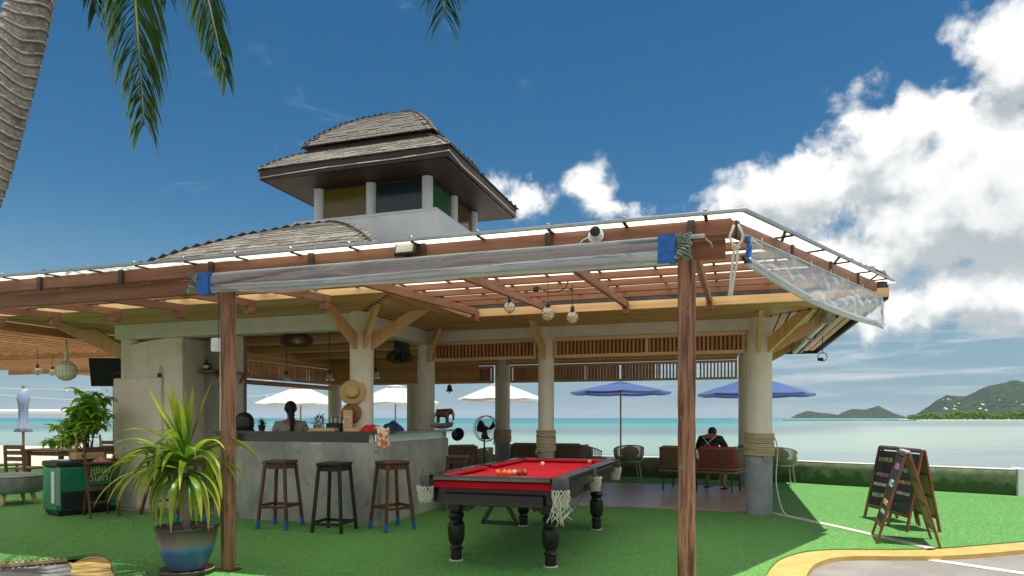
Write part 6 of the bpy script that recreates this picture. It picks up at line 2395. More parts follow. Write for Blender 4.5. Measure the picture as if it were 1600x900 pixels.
# ------------------------------------------------------------------ pile of the artificial turf
def turf_pile():
    import numpy as np
    rng = np.random.default_rng(5)
    n = 420000
    # denser towards the camera side of the lawn
    y = 4.0 + 9.2 * rng.random(n) ** 1.6
    x = -7.5 + 12.5 * rng.random(n)
    P = np.array(turf_poly)
    inside = np.zeros(n, bool)
    j = len(P) - 1
    for i in range(len(P)):
        xi, yi, xj, yj = P[i][0], P[i][1], P[j][0], P[j][1]
        c = ((yi > y) != (yj > y)) & (x < (xj - xi) * (y - yi) / (yj - yi + 1e-12) + xi)
        inside ^= c
        j = i
    deck_ = (x > -6.95) & (x < .22) & (y > 9.9)
    bar_ = (x > -6.5) & (x < -4.05) & (y > 7.29)
    keep = inside & ~deck_ & ~bar_
    keep &= (np.sin(x * 1.7 + np.sin(y * 1.1) * 2) * np.sin(y * 1.9 + x * .6) > -.75) | (rng.random(n) < .5)
    x, y = x[keep], y[keep]
    n = len(x)
    a = rng.uniform(0, 2 * np.pi, n)
    w = rng.uniform(.0018, .0032, n)
    h = rng.uniform(.004, .009, n)
    lx = rng.normal(0, .006, n) + .003
    ly = rng.normal(0, .006, n)
    V = np.empty((n, 3, 3), np.float32)
    V[:, 0] = np.stack([x - np.cos(a) * w, y - np.sin(a) * w, np.zeros(n)], 1)
    V[:, 1] = np.stack([x + np.cos(a) * w, y + np.sin(a) * w, np.zeros(n)], 1)
    V[:, 2] = np.stack([x + lx, y + ly, h], 1)
    me = bpy.data.meshes.new('turf_pile')
    me.vertices.add(3 * n)
    me.vertices.foreach_set('co', V.reshape(-1))
    me.loops.add(3 * n)
    me.loops.foreach_set('vertex_index', np.arange(3 * n, dtype=np.int32))
    me.polygons.add(n)
    me.polygons.foreach_set('loop_start', np.arange(0, 3 * n, 3, dtype=np.int32))
    me.update(calc_edges=True)
    mt = M('turf_fibre', (.165, .39, .10), (.275, .56, .175), 40.0, .6, spec=.25, contrast=(.38, .62))
    me.materials.append(mt)
    o = bpy.data.objects.new('turf_pile', me)
    COL.objects.link(o)
    tag(o, 'short plastic fibres of the artificial turf', 'turf', kind='stuff')


turf_pile()

# ------------------------------------------------------------------ plants, freezer, boards, things at the left
MT['soil'] = M('potting_soil', (.035, .024, .016), (.075, .055, .04), 60.0, .95, .8, 120.0)
MT['trunk_grey'] = M('pale_cane_bark', (.20, .165, .125), (.33, .28, .22), 24.0, .9, .6, 40.0, stretch=(1, 1, 2.5))


def glaze_mat():
    mt = M('blue_brown_glaze', (.05, .12, .24), (.07, .17, .33), 7.0, .32, .08, coat=.3)
    t = NT(mt.node_tree)
    b = mt.node_tree.nodes['Principled BSDF']
    geo = t.new('ShaderNodeNewGeometry')
    s = t.new('ShaderNodeSeparateXYZ')
    t.l.new(geo.outputs['Position'], s.inputs[0])
    n = t.noise(geo.outputs['Position'], 9.0, 4.0)
    z = t.math('ADD', s.outputs[2], t.math('MULTIPLY', t.math('SUBTRACT', n, .5), .05))
    c = t.ramp(t.math('MULTIPLY', z, 2.5), [(0.0, (.10, .19, .32)), (.30, (.07, .15, .29)), (.47, (.05, .13, .30)), (.58, (.11, .22, .38)), (.66, (.20, .175, .15)), (.82, (.115, .095, .08)), (.95, (.05, .042, .038))])
    t.put(b.inputs['Base Color'], c)
    return mt


def dracaena():
    t = thing('potted_dracaena', 'tall dracaena with yellow green strap leaves in a blue and brown glazed pot', 'potted plant', (-4.36, 4.60, 0))
    pot = MB().lathe([(.125, .035), (.15, .05), (.205, .19), (.232, .31), (.240, .372), (.252, .380), (.254, .398), (.236, .402), (.226, .385), (.22, .35)], (0, 0, 0), 36).build('pot', glaze_mat(), t, 45, world=False)
    MB().lathe([(.001, .345), (.12, .352), (.221, .345)], (0, 0, 0), 24).build('soil', MT['soil'], t, 60, world=False)
    MB().lathe([(.17, .0), (.205, .012), (.222, .042), (.210, .045), (.19, .02), (.10, .016)], (0, 0, 0), 30).build('saucer', M('clay_saucer', (.19, .12, .085), (.27, .18, .13), 20.0, .8), t, 60, world=False)
    r = random.Random(21)
    tr = [(.0, 0, .34), (-.008, 0, .46), (-.004, .004, .58), (-.016, .004, .70), (-.018, 0, .84), (-.012, 0, .98)]
    MB().tube(tr, [.040, .034, .033, .031, .032, .024], 12).build('stem', MT['trunk_grey'], t, 180, world=False)
    MB().tube([(-.012, 0, .62), (-.07, .03, .70), (-.16, .05, .77), (-.20, .05, .84)], [.022, .020, .018, .015], 9).build('branch', MT['trunk_grey'], t, 180, world=False)
    mt = leaf_mat('dracaena_leaf', (.12, .25, .020), (.40, .48, .030), (.50, .30, .09), .42, .28)

    def leaf(base, az, el, L, w, droop):
        mb = MB()
        blade(mb, base, (math.cos(az) * math.cos(el), math.sin(az) * math.cos(el), math.sin(el)), L, w, droop, 11, .16, r.uniform(-.5, .5))
        mb.build('leaf', mt, t, 180, world=False, recalc=False)
    crown = Vector((-.012, 0, .93))
    for k in range(13):      # upright heart
        leaf(crown + Vector((r.uniform(-.012, .012), r.uniform(-.012, .012), r.uniform(0, .06))), r.uniform(0, 6.28), r.uniform(1.12, 1.50), r.uniform(.52, .70), r.uniform(.042, .058), r.uniform(.0, .3))
    for k in range(32):      # spreading
        leaf(crown + Vector((0, 0, r.uniform(-.08, .04))), k * 2.4 + r.uniform(-.3, .3), r.uniform(.45, 1.1), r.uniform(.52, .78), r.uniform(.052, .074), r.uniform(2.2, 4.2))
    for k in range(26):      # hanging skirt
        leaf(crown + Vector((0, 0, r.uniform(-.16, -.04))), k * 2.4 + r.uniform(-.3, .3), r.uniform(-.1, .5), r.uniform(.42, .64), r.uniform(.044, .062), r.uniform(4.5, 9))
    side = Vector((-.20, .05, .85))
    for k in range(28):      # side head, reaching to the left
        az = rad(180) + r.uniform(-1.5, 1.5) + (r.uniform(-1, 1) if k > 15 else 0)
        leaf(side + Vector((0, 0, r.uniform(-.05, .05))), az, r.uniform(.05, 1.1), r.uniform(.50, .80), r.uniform(.046, .066), r.uniform(2.0, 4.5))
    return t


dracaena()


def freezer():
    a = math.atan2(.95, .30)
    t = thing('ice_cream_freezer', 'green chest freezer with gold lettering and black lid carrying a plant', 'freezer', (-8.44, 6.67, 0), a - rad(0))
    # local x runs along the lettered side, local y points away from it (to the left)
    L, D, Hh = .80, .46, .67
    g = M('freezer_green', (.010, .17, .085), (.018, .24, .12), 2.2, .30, .0, coat=.3)
    dk = MT['black']
    MB().box((L / 2, D / 2, .36), (L, D, .58), .018).build('cabinet', g, t, 40, world=False)
    MB().box((L / 2, D / 2, .045), (L - .05, D - .05, .05), .004).build('plinth', dk, t, world=False)
    MB().box((L / 2, D / 2, .688), (L + .02, D + .02, .075), .015).build('lid', MT['dark_metal'], t, 40, world=False)
    MB().box((L / 2, D / 2, .729), (L - .14, D - .1, .006), .001).build('glass_lid', MT['granite'], t, world=False)
    for k in range(12):
        MB().box((.33, -.003, .10 + k * .018), (.52, .006, .009)).build('vent_slat', dk, t, world=False)
    MB().box((.33, -.0015, .20), (.56, .003, .24)).build('vent_panel', MT['dark_metal'], t, world=False)
    # pale band on the narrow end and the corner edge
    MB().box((-.0015, .13, .38), (.003, .10, .42)).build('end_band', MT['white_render'], t, world=False)
    MB().box((.012, -.0012, .40), (.05, .003, .50), .001).build('corner_band', M('silver_band', (.30, .40, .34), None, rough=.35), t, world=False)
    gold = M('gold_lettering', (.85, .70, .30), None, rough=.4, metal=.2)
    gold2 = M('pale_green_lettering', (.16, .40, .16), None, rough=.4)

    def text(body, x, z, size, mat):
        cu = bpy.data.curves.new('lettering', 'FONT')
        cu.body = body
        cu.size = size
        cu.extrude = .0012
        cu.align_x = 'CENTER'
        cu.materials.append(mat)
        tmp = bpy.data.objects.new('lettering', cu)
        me = bpy.data.meshes.new_from_object(tmp)
        bpy.data.objects.remove(tmp)
        me.materials.clear()
        me.materials.append(mat)
        o = bpy.data.objects.new('lettering', me)
        COL.objects.link(o)
        o.parent = t
        o.location = (x, -.004, z)
        o.rotation_euler = (rad(90), 0, 0)
        ROOTM[o.name] = rootm(t)
    text('เอเชียน', .50, .545, .115, gold)
    text('ดีไลท์', .50, .435, .125, gold)
    text('ASIAN DELIGHT', .50, .385, .036, gold2)
    for x in (.06, L - .06):
        for y in (.06, D - .06):
            MB().lathe([(.022, 0), (.022, .02)], (x, y, 0), 10).build('foot', dk, t, 60, world=False)
    return t


FZ = freezer()
FM = rootm(FZ)


def leafy_plant():
    c = FM @ Vector((.45, .22, .733))
    t = thing('wooden_planter', 'small wooden crate planter with uprights standing on the freezer', 'planter', c, rad(72))
    MB().box((0, 0, .05), (.36, .20, .10), .004).build('crate', MT['pine_x'], t, world=False)
    for k in range(2):
        MB().box((0, -.1015, .026 + k * .05), (.365, .004, .042), .001).build('slat', MT['pine_x'], t, world=False)
    for s in (-1, 1):
        MB().tube([(s * .165, -.06, .10), (s * .155, -.06, .22), (s * .145, -.05, .34)], [.026, .018, .012], 8).build('upright', MT['pine_z'], t, 180, world=False)
    MB().beam((-.15, -.055, .30), (.15, -.055, .30), .014, .014).build('rail', MT['pine_x'], t, world=False)
    p = thing('leafy_umbrella_plant', 'bushy green umbrella plant growing in the crate on the freezer', 'plant', c + Vector((0, 0, .02)))
    r = random.Random(33)
    mt = leaf_mat('umbrella_plant_leaf', (.26, .50, .055), (.40, .62, .09), None, .55, .2)
    MB().box((0, 0, .03), (.16, .26, .06), .01).build('soil', MT['soil'], p, world=False)
    stems = [((.0, .0), (-.12, .0, .66)), ((.02, .05), (.10, .10, .84)), ((-.02, -.05), (-.34, -.14, .40)), ((.0, .02), (.0, -.12, .78)), ((.02, .02), (-.05, .0, .86)), ((.02, -.02), (.22, -.08, .74)), ((.02, -.04), (.16, -.10, .52)), ((-.02, .03), (-.50, -.10, .20)), ((.03, .0), (.26, .02, .58)), ((0, 0), (-.26, .0, .50)), ((0, 0), (-.14, -.2, .24))]
    for (bx_, by_), e in stems:
        e = Vector(e)
        b = Vector((bx_, by_, .03))
        mid = b.lerp(e, .5) + Vector((0, 0, .08))
        MB().tube([b, mid, e], [.010, .008, .006], 7).build('stem', MT['stool_brown'], p, 180, world=False)
        for k in range(8):
            s = r.uniform(.45, 1.05)
            q = b.lerp(mid, s * 2) if s < .5 else mid.lerp(e, s * 2 - 1)
            az = r.uniform(0, 6.28)
            out = Vector((math.cos(az), math.sin(az), r.uniform(.1, .7))).normalized()
            tip = q + out * r.uniform(.06, .15)
            mb = MB()
            mb.uv = []
            # petiole
            n0 = 6
            for m_ in range(r.choice((6, 7, 8))):
                a = m_ * 6.28 / 7 + r.uniform(-.15, .15)
                sd = out.cross(Vector((0, 0, 1))).normalized()
                up = sd.cross(out)
                d = sd * math.cos(a) + (out * .8 + up * .1) * math.sin(a) + Vector((0, 0, .05))
                blade(mb, tip, d, r.uniform(.14, .22), .072, r.uniform(4, 7), 5, .14, r.uniform(-.2, .2), end=.0)
            mb.build('leaf', mt, p, 180, world=False, recalc=False)
            MB().tube([q, q.lerp(tip, .6) + Vector((0, 0, .01)), tip], .0028, 5).build('leaf_stalk', mt, p, 180, world=False)


leafy_plant()


def folding_chair(label, loc, rz, mat='stool_brown'):
    """tall folding wooden chair: two crossing side frames, slatted seat"""
    t = thing('folding_high_chair', label, 'chair', loc, rz, 'folding high chairs by the freezer')
    for s in (-1, 1):
        MB().beam((s * .17, -.20, 0), (s * .17, .02, .70), .022, .045, up=(0, 1, 0), bev=.003).build('leg', MT[mat], t, world=False)
        MB().beam((s * .145, .22, 0), (s * .145, -.06, .70), .022, .045, up=(0, 1, 0), bev=.003).build('leg', MT[mat], t, world=False)
        MB().beam((s * .17, .02, .70), (s * .17, .10, .92), .022, .04, up=(0, 1, 0), bev=.003).build('back_post', MT[mat], t, world=False)
    for k in range(5):
        MB().box((0, -.13 + k * .066, .705), (.36, .055, .018), .003).build('seat_slat', MT[mat], t, world=False)
    for z, y in ((.36, -.09), (.20, -.137)):
        MB().box((0, y, z), (.32, .02, .03), .002).build('rung', MT[mat], t, world=False)
    MB().box((0, .14, .40), (.27, .02, .03), .002).build('rung', MT[mat], t, world=False)
    MB().box((0, .085, .88), (.36, .02, .07), .004).build('back_slat', MT[mat], t, world=False)
    return t


fc = folding_chair('dark folding high chair standing in front of the green freezer', (-7.98, 6.92, 0), rad(64))
dup(fc, (-7.35, 7.30, 0), rad(80), 'dark folding high chair against the masonry behind the dracaena')
MT['pink_cloth'] = M('pink_cloth', (.34, .12, .14), (.44, .18, .20), 14.0, .9, .3, 40.0)
heap('pink_cloth_heap', 'crumpled pink cloth on the seat of the folding chair', 'cloth', (-7.98, 6.94, .716), .11, .09, .07, 'pink_cloth', 12)
t = thing('furled_umbrella', 'dark blue furled umbrella leaning on the masonry behind the dracaena', 'umbrella', (-7.05, 7.5, 0), rad(30))
MB().lathe([(.012, .02), (.035, .12), (.05, .45), (.03, .62), (.012, .66)], (0, 0, 0), 14, Matrix.Rotation(rad(8), 3, 'X'), wob=lambda a, z: 1 + .2 * math.sin(6 * a + z * 9)).build('cloth', MT['navy_cloth'], t, 180, world=False)
MB().tube([(0, -.002, .0), (0, -.09, .66), (0, -.115, .85)], [.006, .006, .014], 8).build('shaft', MT['black'], t, 60, world=False)


# ---- chalk boards
MT['board_frame'] = wood('varnished_board_frame', (.13, .045, .022), (.24, .095, .05), 'z', 24, .45, .08)
MT['chalkboard'] = M('blackboard', (.022, .026, .025), (.045, .05, .048), 5.0, .55, .05, spots=(9.0, .62, (.07, .075, .07)))
MT['board_back'] = M('pale_plywood', (.36, .31, .13), (.45, .40, .19), 8.0, .7, .2, stretch=(1, 1, .2))
MT['plaster'] = M('grey_cap', (.33, .36, .40), (.40, .43, .46), 20.0, .5)
CHALK = {k: M('chalk_' + k, c, None, rough=.95) for k, c in (('white', (.72, .74, .72)), ('yellow', (.72, .66, .30)), ('pink', (.75, .35, .55)), ('cyan', (.35, .68, .68)), ('green', (.40, .66, .36)), ('orange', (.75, .45, .20)))}


def a_board(label, loc, rz, w=.46, h=.95, spread=.27, seed=1, lines=()):
    """written face looks towards local -x; feet apart along x"""
    t = thing('chalk_board', label, 'sign board', loc, rz, 'folding chalk boards on the turf')
    r = random.Random(seed)
    for s, nm in ((-1, 'front_leaf'), (1, 'back_leaf')):
        ang = math.atan2(spread, h)
        m = Matrix.Translation((0, 0, h)) @ Matrix.Rotation(s * -ang, 4, 'Y')   # local: hangs down from the hinge
        def T(p):
            return m @ Vector(p)
        Ls = math.hypot(h, spread)
        m3 = m.to_3x3()
        pn = MB().box(T((s * .012, 0, -.43 * Ls)), (.010, w - .06, .74 * Ls), 0, m3).build(nm, MT['chalkboard'], t, world=False)
        MB().box(T((s * .0055, 0, -.43 * Ls)), (.003, w - .06, .74 * Ls), 0, m3).build('backing', MT['board_back'], pn, world=False)
        for q in (-1, 1):
            MB().box(T((s * .012, q * (w / 2 - .018), -.5 * Ls)), (.024, .036, Ls), .003, m3).build('stile', MT['board_frame'], pn, world=False)
        for z in (.02, .82):
            MB().box(T((s * .012, 0, -z * Ls)), (.022, w - .074, .036), .003, m3).build('rail', MT['board_frame'], pn, world=False)
        if s == 1:
            for z in (.30, .56):
                MB().box(T((s * .001, 0, -z * Ls)), (.012, w - .074, .022), .002, m3).build('brace_bar', MT['board_frame'], pn, world=False)
        if s == -1:
            for col, zc, hh, n_, x0, x1 in lines:
                st_ = MB()
                yy = x0
                while yy < x1:
                    cw_ = hh * r.uniform(.45, .8)
                    kind = r.randrange(4)
                    base = [(0, 0), (.1, 1), (.5, .5), (.9, 1), (1, 0)] if kind == 0 else [(0, 1), (0, 0), (.9, .1), (.8, .9), (.1, .6)] if kind == 1 else [(.9, .9), (.1, .8), (.1, .1), (.9, .15), (.9, .5), (.5, .5)] if kind == 2 else [(.1, 0), (.1, 1), (.9, .8), (.2, .5), (.9, 0)]
                    pts = [T((-.0185, -(yy + a_ * cw_), -zc * Ls + b_ * hh + r.uniform(-.003, .003))) for a_, b_ in base]
                    st_.tube(pts, .0028, 4)
                    yy += cw_ * 1.35
                st_.build('chalk_line', CHALK[col], pn, world=False)
    MB().box((0, 0, h + .008), (.05, w - .05, .03), .006).build('hinge_cap', MT['plaster'], t, world=False)
    for q in (-1, 1):
        MB().tube([(-spread * .55, q * (w / 2 - .03), h * .45), (0, q * (w / 2 - .03), h * .42), (spread * .55, q * (w / 2 - .03), h * .45)], .003, 5).build('stay', MT['dark_metal'], t, world=False)
    return t


a_board('chalk board at the back left with yellow, pink and green writing', (1.88, 9.68, 0), rad(18), .48, .93, .20, 3, (('yellow', .20, .055, 5, -.16, .14), ('pink', .40, .045, 5, -.14, .12), ('white', .53, .04, 5, -.16, .12), ('green', .68, .05, 4, -.14, .10)))
a_board('chalk board in the middle standing behind the nearest one', (2.00, 9.06, 0), rad(14), .48, .93, .17, 5, (('cyan', .30, .05, 4, -.15, .12), ('orange', .44, .04, 5, -.15, .13), ('white', .58, .04, 5, -.15, .13)))
a_board('nearest chalk board with pink and pale blue writing, its foot on the kerb', (1.71, 8.12, 0), rad(-5), .56, .94, .27, 7, (('pink', .20, .07, 4, -.16, .12), ('cyan', .40, .075, 4, -.18, .14), ('orange', .60, .05, 5, -.17, .14), ('green', .70, .04, 5, -.17, .14)))
t = thing('white_cable', 'white cable hanging from the rope wrap of the thick front column to the turf', 'cable', (.53, 9.9, 0))
MB().tube(bez([(.52, 9.80, 1.04), (.55, 9.84, .95), (.56, 9.84, .8), (.54, 9.82, .45), (.60, 9.78, .12), (.66, 9.72, .018), (.70, 9.62, .014)], 6), .008, 7).build('cord', MT['cord_white'], t, 180)


# ---- left background: ottoman, dining set, lounger, string lights
t = thing('round_ottoman', 'round grey ottoman on short wooden legs at the left edge', 'ottoman', (-10.45, 7.55, 0))
MB().lathe([(.36, .17), (.385, .19), (.40, .30), (.40, .42), (.385, .445), (.30, .455), (.001, .457)], (0, 0, 0), 36).build('drum', M('grey_ottoman', (.19, .20, .195), (.25, .26, .25), 9.0, .85, .3, 60.0), t, 60, world=False)
MB().tube([(.402 * math.cos(a), .402 * math.sin(a), .43) for a in [i * .2094 for i in range(30)]], .008, 6, closed=True).build('piping', MT['masonry'], t, 180, world=False)
for k in range(4):
    a = k * 1.5708 + .5
    MB().tube([(.26 * math.cos(a), .26 * math.sin(a), .17), (.31 * math.cos(a), .31 * math.sin(a), 0)], [.034, .022], 10).build('leg', MT['pine_z'], t, 60, world=False)
MT['teak'] = wood('dark_teak', (.11, .055, .032), (.20, .11, .07), 'z', 20, .6)


def dining_chair(label, loc, rz):
    t = thing('dining_chair', label, 'chair', loc, rz, 'dark wooden dining chairs at the left')
    for sx in (-1, 1):
        MB().beam((sx * .20, -.20, 0), (sx * .20, -.20, .43), .04, .04, up=(1, 0, 0), bev=.003).build('leg', MT['teak'], t, world=False)
        MB().beam((sx * .20, .20, 0), (sx * .20, .24, .86), .04, .04, up=(1, 0, 0), bev=.003).build('leg', MT['teak'], t, world=False)
    MB().box((0, 0, .445), (.44, .44, .03), .006).build('seat', MT['teak'], t, world=False)
    for z in (.62, .73, .83):
        MB().box((0, .225 + (z - .6) * .05, z), (.37, .022, .075), .004).build('back_slat', MT['teak'], t, world=False)
    for s in (-1, 1):
        MB().box((s * .20, 0, .22), (.025, .38, .03), .003).build('stretcher', MT['teak'], t, world=False)
    return t


dc = dining_chair('dark wooden dining chair with its back to the beach, left of the table', (-13.35, 9.55, -.05), rad(160))
dup(dc, (-12.2, 9.05, -.05), rad(185), 'dark wooden dining chair in front of the freezer end of the table')
dup(dc, (-12.6, 10.9, -.05), rad(5), 'dark wooden dining chair on the sea side of the table')
t = thing('dining_table', 'dark wooden dining table behind the freezer on the left', 'table', (-12.35, 9.95, -.05))
MB().box((0, 0, .735), (1.3, .85, .035), .006).build('table_top', MT['teak'], t, world=False)
for sx in (-1, 1):
    for sy in (-1, 1):
        MB().box((sx * .56, sy * .34, .36), (.075, .075, .715), .004).build('leg', MT['teak'], t, world=False)
for s in (-1, 1):
    MB().box((0, s * .34, .67), (1.04, .03, .08), .003).build('apron', MT['teak'], t, world=False)
t = thing('sun_lounger', 'tan sun lounger with blue edging on the sand at the left edge', 'lounger', (-19.9, 12.7, -.12), rad(70))
MB().box((0, 0, .34), (1.3, .62, .07), .03).build('cushion', MT['cush_tan'], t, 60, world=False)
MB().box((-.82, 0, .52), (.62, .62, .07), .03, Matrix.Rotation(rad(38), 3, 'Y')).build('back_cushion', MT['cush_tan'], t, 60, world=False)
for s in (-1, 1):
    MB().tube([(.65, s * .32, .33), (-.60, s * .32, .33), (-1.04, s * .32, .70)], .022, 8).build('frame_rail', MT['blue_sock'], t, 180, world=False)
    for x in (.5, -.5):
        MB().tube([(x, s * .28, .31), (x, s * .28, 0)], .022, 8).build('leg', MT['pine_z'], t, world=False)
t = thing('volleyball_rail', 'white horizontal rail on posts by the water at the far left', 'rail', (-26, 20, -.4))
MB().tube([(-29, 19.0, 1.55), (-24.2, 20.4, 1.55)], .09, 10).build('rail', MT['line_white'], t, 60)
for x, y in ((-28.5, 19.1), (-24.4, 20.3)):
    MB().tube([(x, y, -.5), (x, y, 1.5)], .035, 8).build('post', MT['line_white'], t, 60)


def string_lights(label, p0, p1, sag, n, seed):
    t = thing('string_lights', label, 'string lights', p0, 0, 'string lights over the beach at the left')
    p0, p1 = Vector(p0), Vector(p1)
    pt = lambda u: p0.lerp(p1, u) - Vector((0, 0, sag * 4 * u * (1 - u)))
    MB().tube([pt(i / 24) for i in range(25)], .007, 5).build('wire', MT['cord_white'], t, 180)
    bm_ = MB().ball((0, 0, -.05), .035, 8, 6).mesh('small_bulb', MT['line_white'])
    for k in range(n):
        piece('small_bulb', bm_, t, Matrix.Translation(pt((k + .5) / n)))


string_lights('upper string of small bulbs sagging across the beach at the left', (-21.5, 13, 2.25), (-13.2, 17.5, 2.45), .22, 9, 1)
string_lights('lower string of small bulbs sagging across the beach at the left', (-22, 14.5, 2.1), (-13.6, 18.5, 2.1), .28, 8, 2)

# ------------------------------------------------------------------ coconut palm
def palm_bark():
    mt = M('palm_bark', (.34, .305, .265), (.52, .48, .43), 16.0, .9, .5, 50.0)
    t = NT(mt.node_tree)
    b = mt.node_tree.nodes['Principled BSDF']
    old = b.inputs['Base Color'].links[0].from_socket
    geo = t.new('ShaderNodeNewGeometry')
    p = geo.outputs['Position']
    fine = t.smooth(t.noise(p, 60.0, 4.0, .7), .35, .7, .55, 1.0)
    nd = t.new('ShaderNodeMix', data_type='RGBA', blend_type='MULTIPLY')
    nd.inputs['Factor'].default_value = 1
    ia = [s for s in nd.inputs if s.name == 'A' and s.type == 'RGBA'][0]
    ib = [s for s in nd.inputs if s.name == 'B' and s.type == 'RGBA'][0]
    t.l.new(old, ia)
    cb = t.new('ShaderNodeCombineColor')
    for i in range(3):
        t.l.new(fine, cb.inputs[i])
    t.l.new(cb.outputs[0], ib)
    sp = t.smooth(t.noise(p, 8.0, 5.0, .65), .53, .64, 0, .75)
    fin = t.mix(sp, [s for s in nd.outputs if s.type == 'RGBA'][0], (.10, .085, .07, 1))
    uv = t.new('ShaderNodeUVMap')
    su = t.new('ShaderNodeSeparateXYZ')
    t.l.new(uv.outputs[0], su.inputs[0])
    wv = t.math('ADD', su.outputs[1], t.math('MULTIPLY', t.math('SUBTRACT', t.noise(p, 7.0, 3.0), .5), .030))
    fr = t.math('FRACT', t.math('MULTIPLY', wv, 1 / .072))
    scar = t.math('MAXIMUM', t.smooth(fr, .10, .0), t.smooth(fr, .86, 1.0))
    fin = t.mix(t.math('MULTIPLY', scar, t.smooth(t.noise(p, 26.0, 3.0), .32, .55)), fin, (.72, .68, .62, 1))
    low = t.math('MULTIPLY', t.smooth(fr, .55, .80), t.smooth(fr, .95, .84))
    fin = t.mix(t.math('MULTIPLY', low, .75), fin, (.075, .06, .05, 1))
    t.put(b.inputs['Base Color'], fin)
    return mt


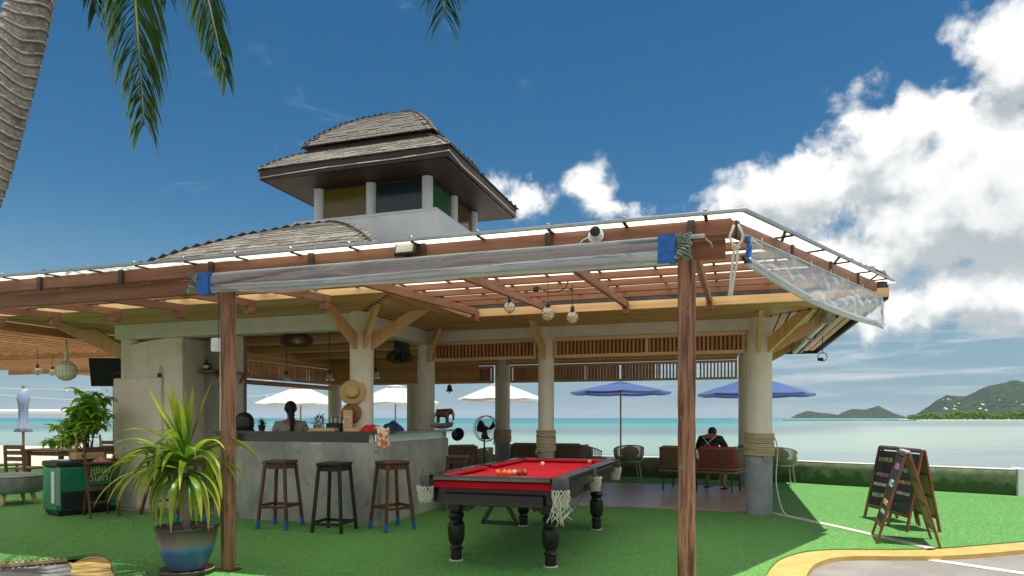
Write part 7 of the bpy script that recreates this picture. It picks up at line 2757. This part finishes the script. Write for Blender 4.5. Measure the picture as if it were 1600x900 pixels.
def palm():
    c, s = math.cos(rad(18)), math.sin(rad(18))

    def W(px, py, D):
        a, b = (px - 800) / 1067.0, (653 - py) / 1067.0
        x, y = a * D, D
        return Vector((c * x - s * y, s * x + c * y, 1.3 + b * D))
    base = W(-250, 700, 4.9)
    base.z = -.06
    ctrl = [base, W(-130, 520, 4.85), W(-36, 300, 4.8), W(10, 150, 4.75), W(47, 0, 4.7), W(80, -170, 4.7), W(110, -360, 4.7), W(130, -540, 4.7)]
    axis = bez(ctrl, 40)
    t = thing('coconut_palm', 'leaning coconut palm with ringed grey trunk at the upper left', 'palm tree', (base.x, base.y, base.z))
    r = random.Random(3)
    # ringed trunk
    vs, fs = [], []
    seg = 26
    cum = 0
    pts, rs, th = [], [], []
    dense = []
    for i in range(len(axis) - 1):
        for k in range(3):
            dense.append(axis[i].lerp(axis[i + 1], k / 3))
    L = 0
    ring = 0
    nxt = .07
    rads, lens, tuv = [], [], []
    ph = 0
    for i, p in enumerate(dense):
        if i:
            L += (p - dense[i - 1]).length
        u = i / len(dense)
        f = (L % .072) / .072
        rads.append(lerp(.165, .120, min(1, u * 1.2)) * (1 + .075 * (1 - f) ** 2.0 - .02))
        lens.append(L)
    n = len(dense)
    nrm = Vector((1, 0, 0))
    for i, p in enumerate(dense):
        tg = (dense[min(i + 1, n - 1)] - dense[max(i - 1, 0)]).normalized()
        nrm = (nrm - tg * nrm.dot(tg)).normalized()
        bi = tg.cross(nrm)
        for k in range(seg):
            a = 2 * math.pi * k / seg
            wob_ = .014 * math.sin(a * 2 + i * .03) + .010 * math.sin(a * 3 + 1.3 + i * .011)
            tuv.append((k / seg, lens[i] + .010 * math.sin(a * 2 + i * .05)))
            vs.append(p + tg * wob_ + (nrm * math.cos(a) + bi * math.sin(a)) * (rads[i] * (1 + r.uniform(-.006, .006))))
    for i in range(n - 1):
        for k in range(seg):
            fs.append((i * seg + k, i * seg + (k + 1) % seg, (i + 1) * seg + (k + 1) % seg, (i + 1) * seg + k))
    mbt = MB().add(vs, fs)
    mbt.uv = tuv
    mbt.build('trunk', palm_bark(), t, 180)
    top = dense[-1]
    MB().ball(top + Vector((0, 0, .1)), .22, 14, 9, (1, 1, 1.6)).build('crown_shaft', MT['trunk_grey'], t, 180)
    lm = leaf_mat('coconut_leaflet', (.026, .080, .012), (.070, .150, .018), (.20, .15, .05), .30, .2)
    rm = M('frond_rib', (.10, .13, .03), (.16, .17, .05), 20.0, .6)

    def frond(p_mid, p_tip, seed, n_l=86, ll=.62, wide=1.0, side=None, start=top):
        q = random.Random(seed)
        a0 = start + Vector((0, 0, .15))
        line_ = bez([a0, a0.lerp(p_mid, .5) + Vector((0, 0, .28)), p_mid, p_mid.lerp(p_tip, .5) + (p_mid - a0).normalized() * .05, p_tip], 14)
        m_ = len(line_)
        hd = p_tip - a0
        hd.z = 0
        side_ = side.normalized() if side is not None else hd.normalized().cross(Vector((0, 0, 1)))
        rib = MB().tube(line_, [lerp(.026, .004, i / m_) for i in range(m_)], 7).build('frond', rm, t, 180)
        mb = MB()
        for k in range(n_l):
            u = .14 + .86 * (k + .5) / n_l
            f = u * (m_ - 1)
            i = min(int(f), m_ - 2)
            p = line_[i].lerp(line_[i + 1], f - i)
            d = (line_[i + 1] - line_[i]).normalized()
            sd = side_
            for sgn in (-1, 1):
                if q.random() < .05:
                    continue
                dir_ = (d * q.uniform(.8, 1.2) + sd * sgn * wide * q.uniform(.65, 1.05) * (1.1 - .62 * u) + Vector((0, 0, -.10))).normalized()
                Lf = ll * math.sin(math.pi * min(.93, u * .82 + .16)) ** .6 * q.uniform(.75, 1.12) * (1 - .35 * u)
                blade(mb, p, dir_, Lf, .019 * q.uniform(.8, 1.2), q.uniform(2.4, 5.2), 6, .22, q.uniform(-.6, .6), end=.0)
        mb.build('leaflets', lm, rib, 180, recalc=False)

    # the fronds that hang into view
    view = Vector((c, s, 0))
    frond(W(192, -220, 4.35), W(225, 195, 4.25), 1, 190, .90, 1.5)
    frond(W(275, -200, 4.75), W(352, 118, 4.7), 2, 170, .76, 1.1, view * .7 + Vector((-s, c, 0)) * .7)
    frond(W(225, -250, 4.9), W(262, -10, 5.0), 12, 110, .70, 1.1, view)
    frond(W(650, -380, 4.5), W(695, 26, 4.35), 3, 170, .95, 2.0, view)
    frond(W(130, -260, 5.2), W(150, 20, 5.3), 9, 100, .70, 1.3, view)
    # rest of the crown
    for k in range(15):
        a = k * 2 * math.pi / 15 + .2
        e = q_ = .5 + .7 * ((k * 7) % 5) / 4
        h = Vector((math.cos(a), math.sin(a), 0))
        if h.dot((W(300, -400, 4.5) - top).normalized()) > .75 or (h.y < -.2 and h.x > 0.1):
            e = 1.15
        mid = top + h * 1.5 + Vector((0, 0, .55 * e + .25))
        tip = top + h * 3.0 + Vector((0, 0, -1.2 + 1.6 * (e - .5)))
        cx_, cy_ = c * tip.x + s * tip.y, -s * tip.x + c * tip.y
        if cy_ > .2 and -60 < 800 + 1067 * cx_ / cy_ < 1700:
            tip.z = max(tip.z, 1.3 + (653 + 90) / 1067 * cy_ + .5)
            mid.z = max(mid.z, tip.z + .3)
        frond(mid, tip, 20 + k, 54, .62)
    for k in range(6):
        a = k * 1.05
        MB().ball(top + Vector((.22 * math.cos(a), .22 * math.sin(a), -.12)), .12, 12, 8, (1, 1, 1.25)).build('coconut', M('green_coconut', (.12, .15, .03), (.20, .17, .05), 9.0, .5), t, 180)


palm()

# ------------------------------------------------------------------ sea air
def haze():
    mt = bpy.data.materials.new('sea_haze')
    mt.use_nodes = True
    n = mt.node_tree.nodes
    n.remove(n['Principled BSDF'])
    v = n.new('ShaderNodeVolumePrincipled')
    v.inputs['Color'].default_value = (.80, .88, .95, 1)
    v.inputs['Density'].default_value = HAZE
    v.inputs['Anisotropy'].default_value = .0
    mt.node_tree.links.new(v.outputs[0], n['Material Output'].inputs['Volume'])
    o = MB().span(-15500, 15500, -300, 22500, -2.2, 240).build('haze', mt)
    o['kind'] = 'stuff'
    o['label'] = 'pale sea haze lying over the bay'


HAZE = .000030
haze()
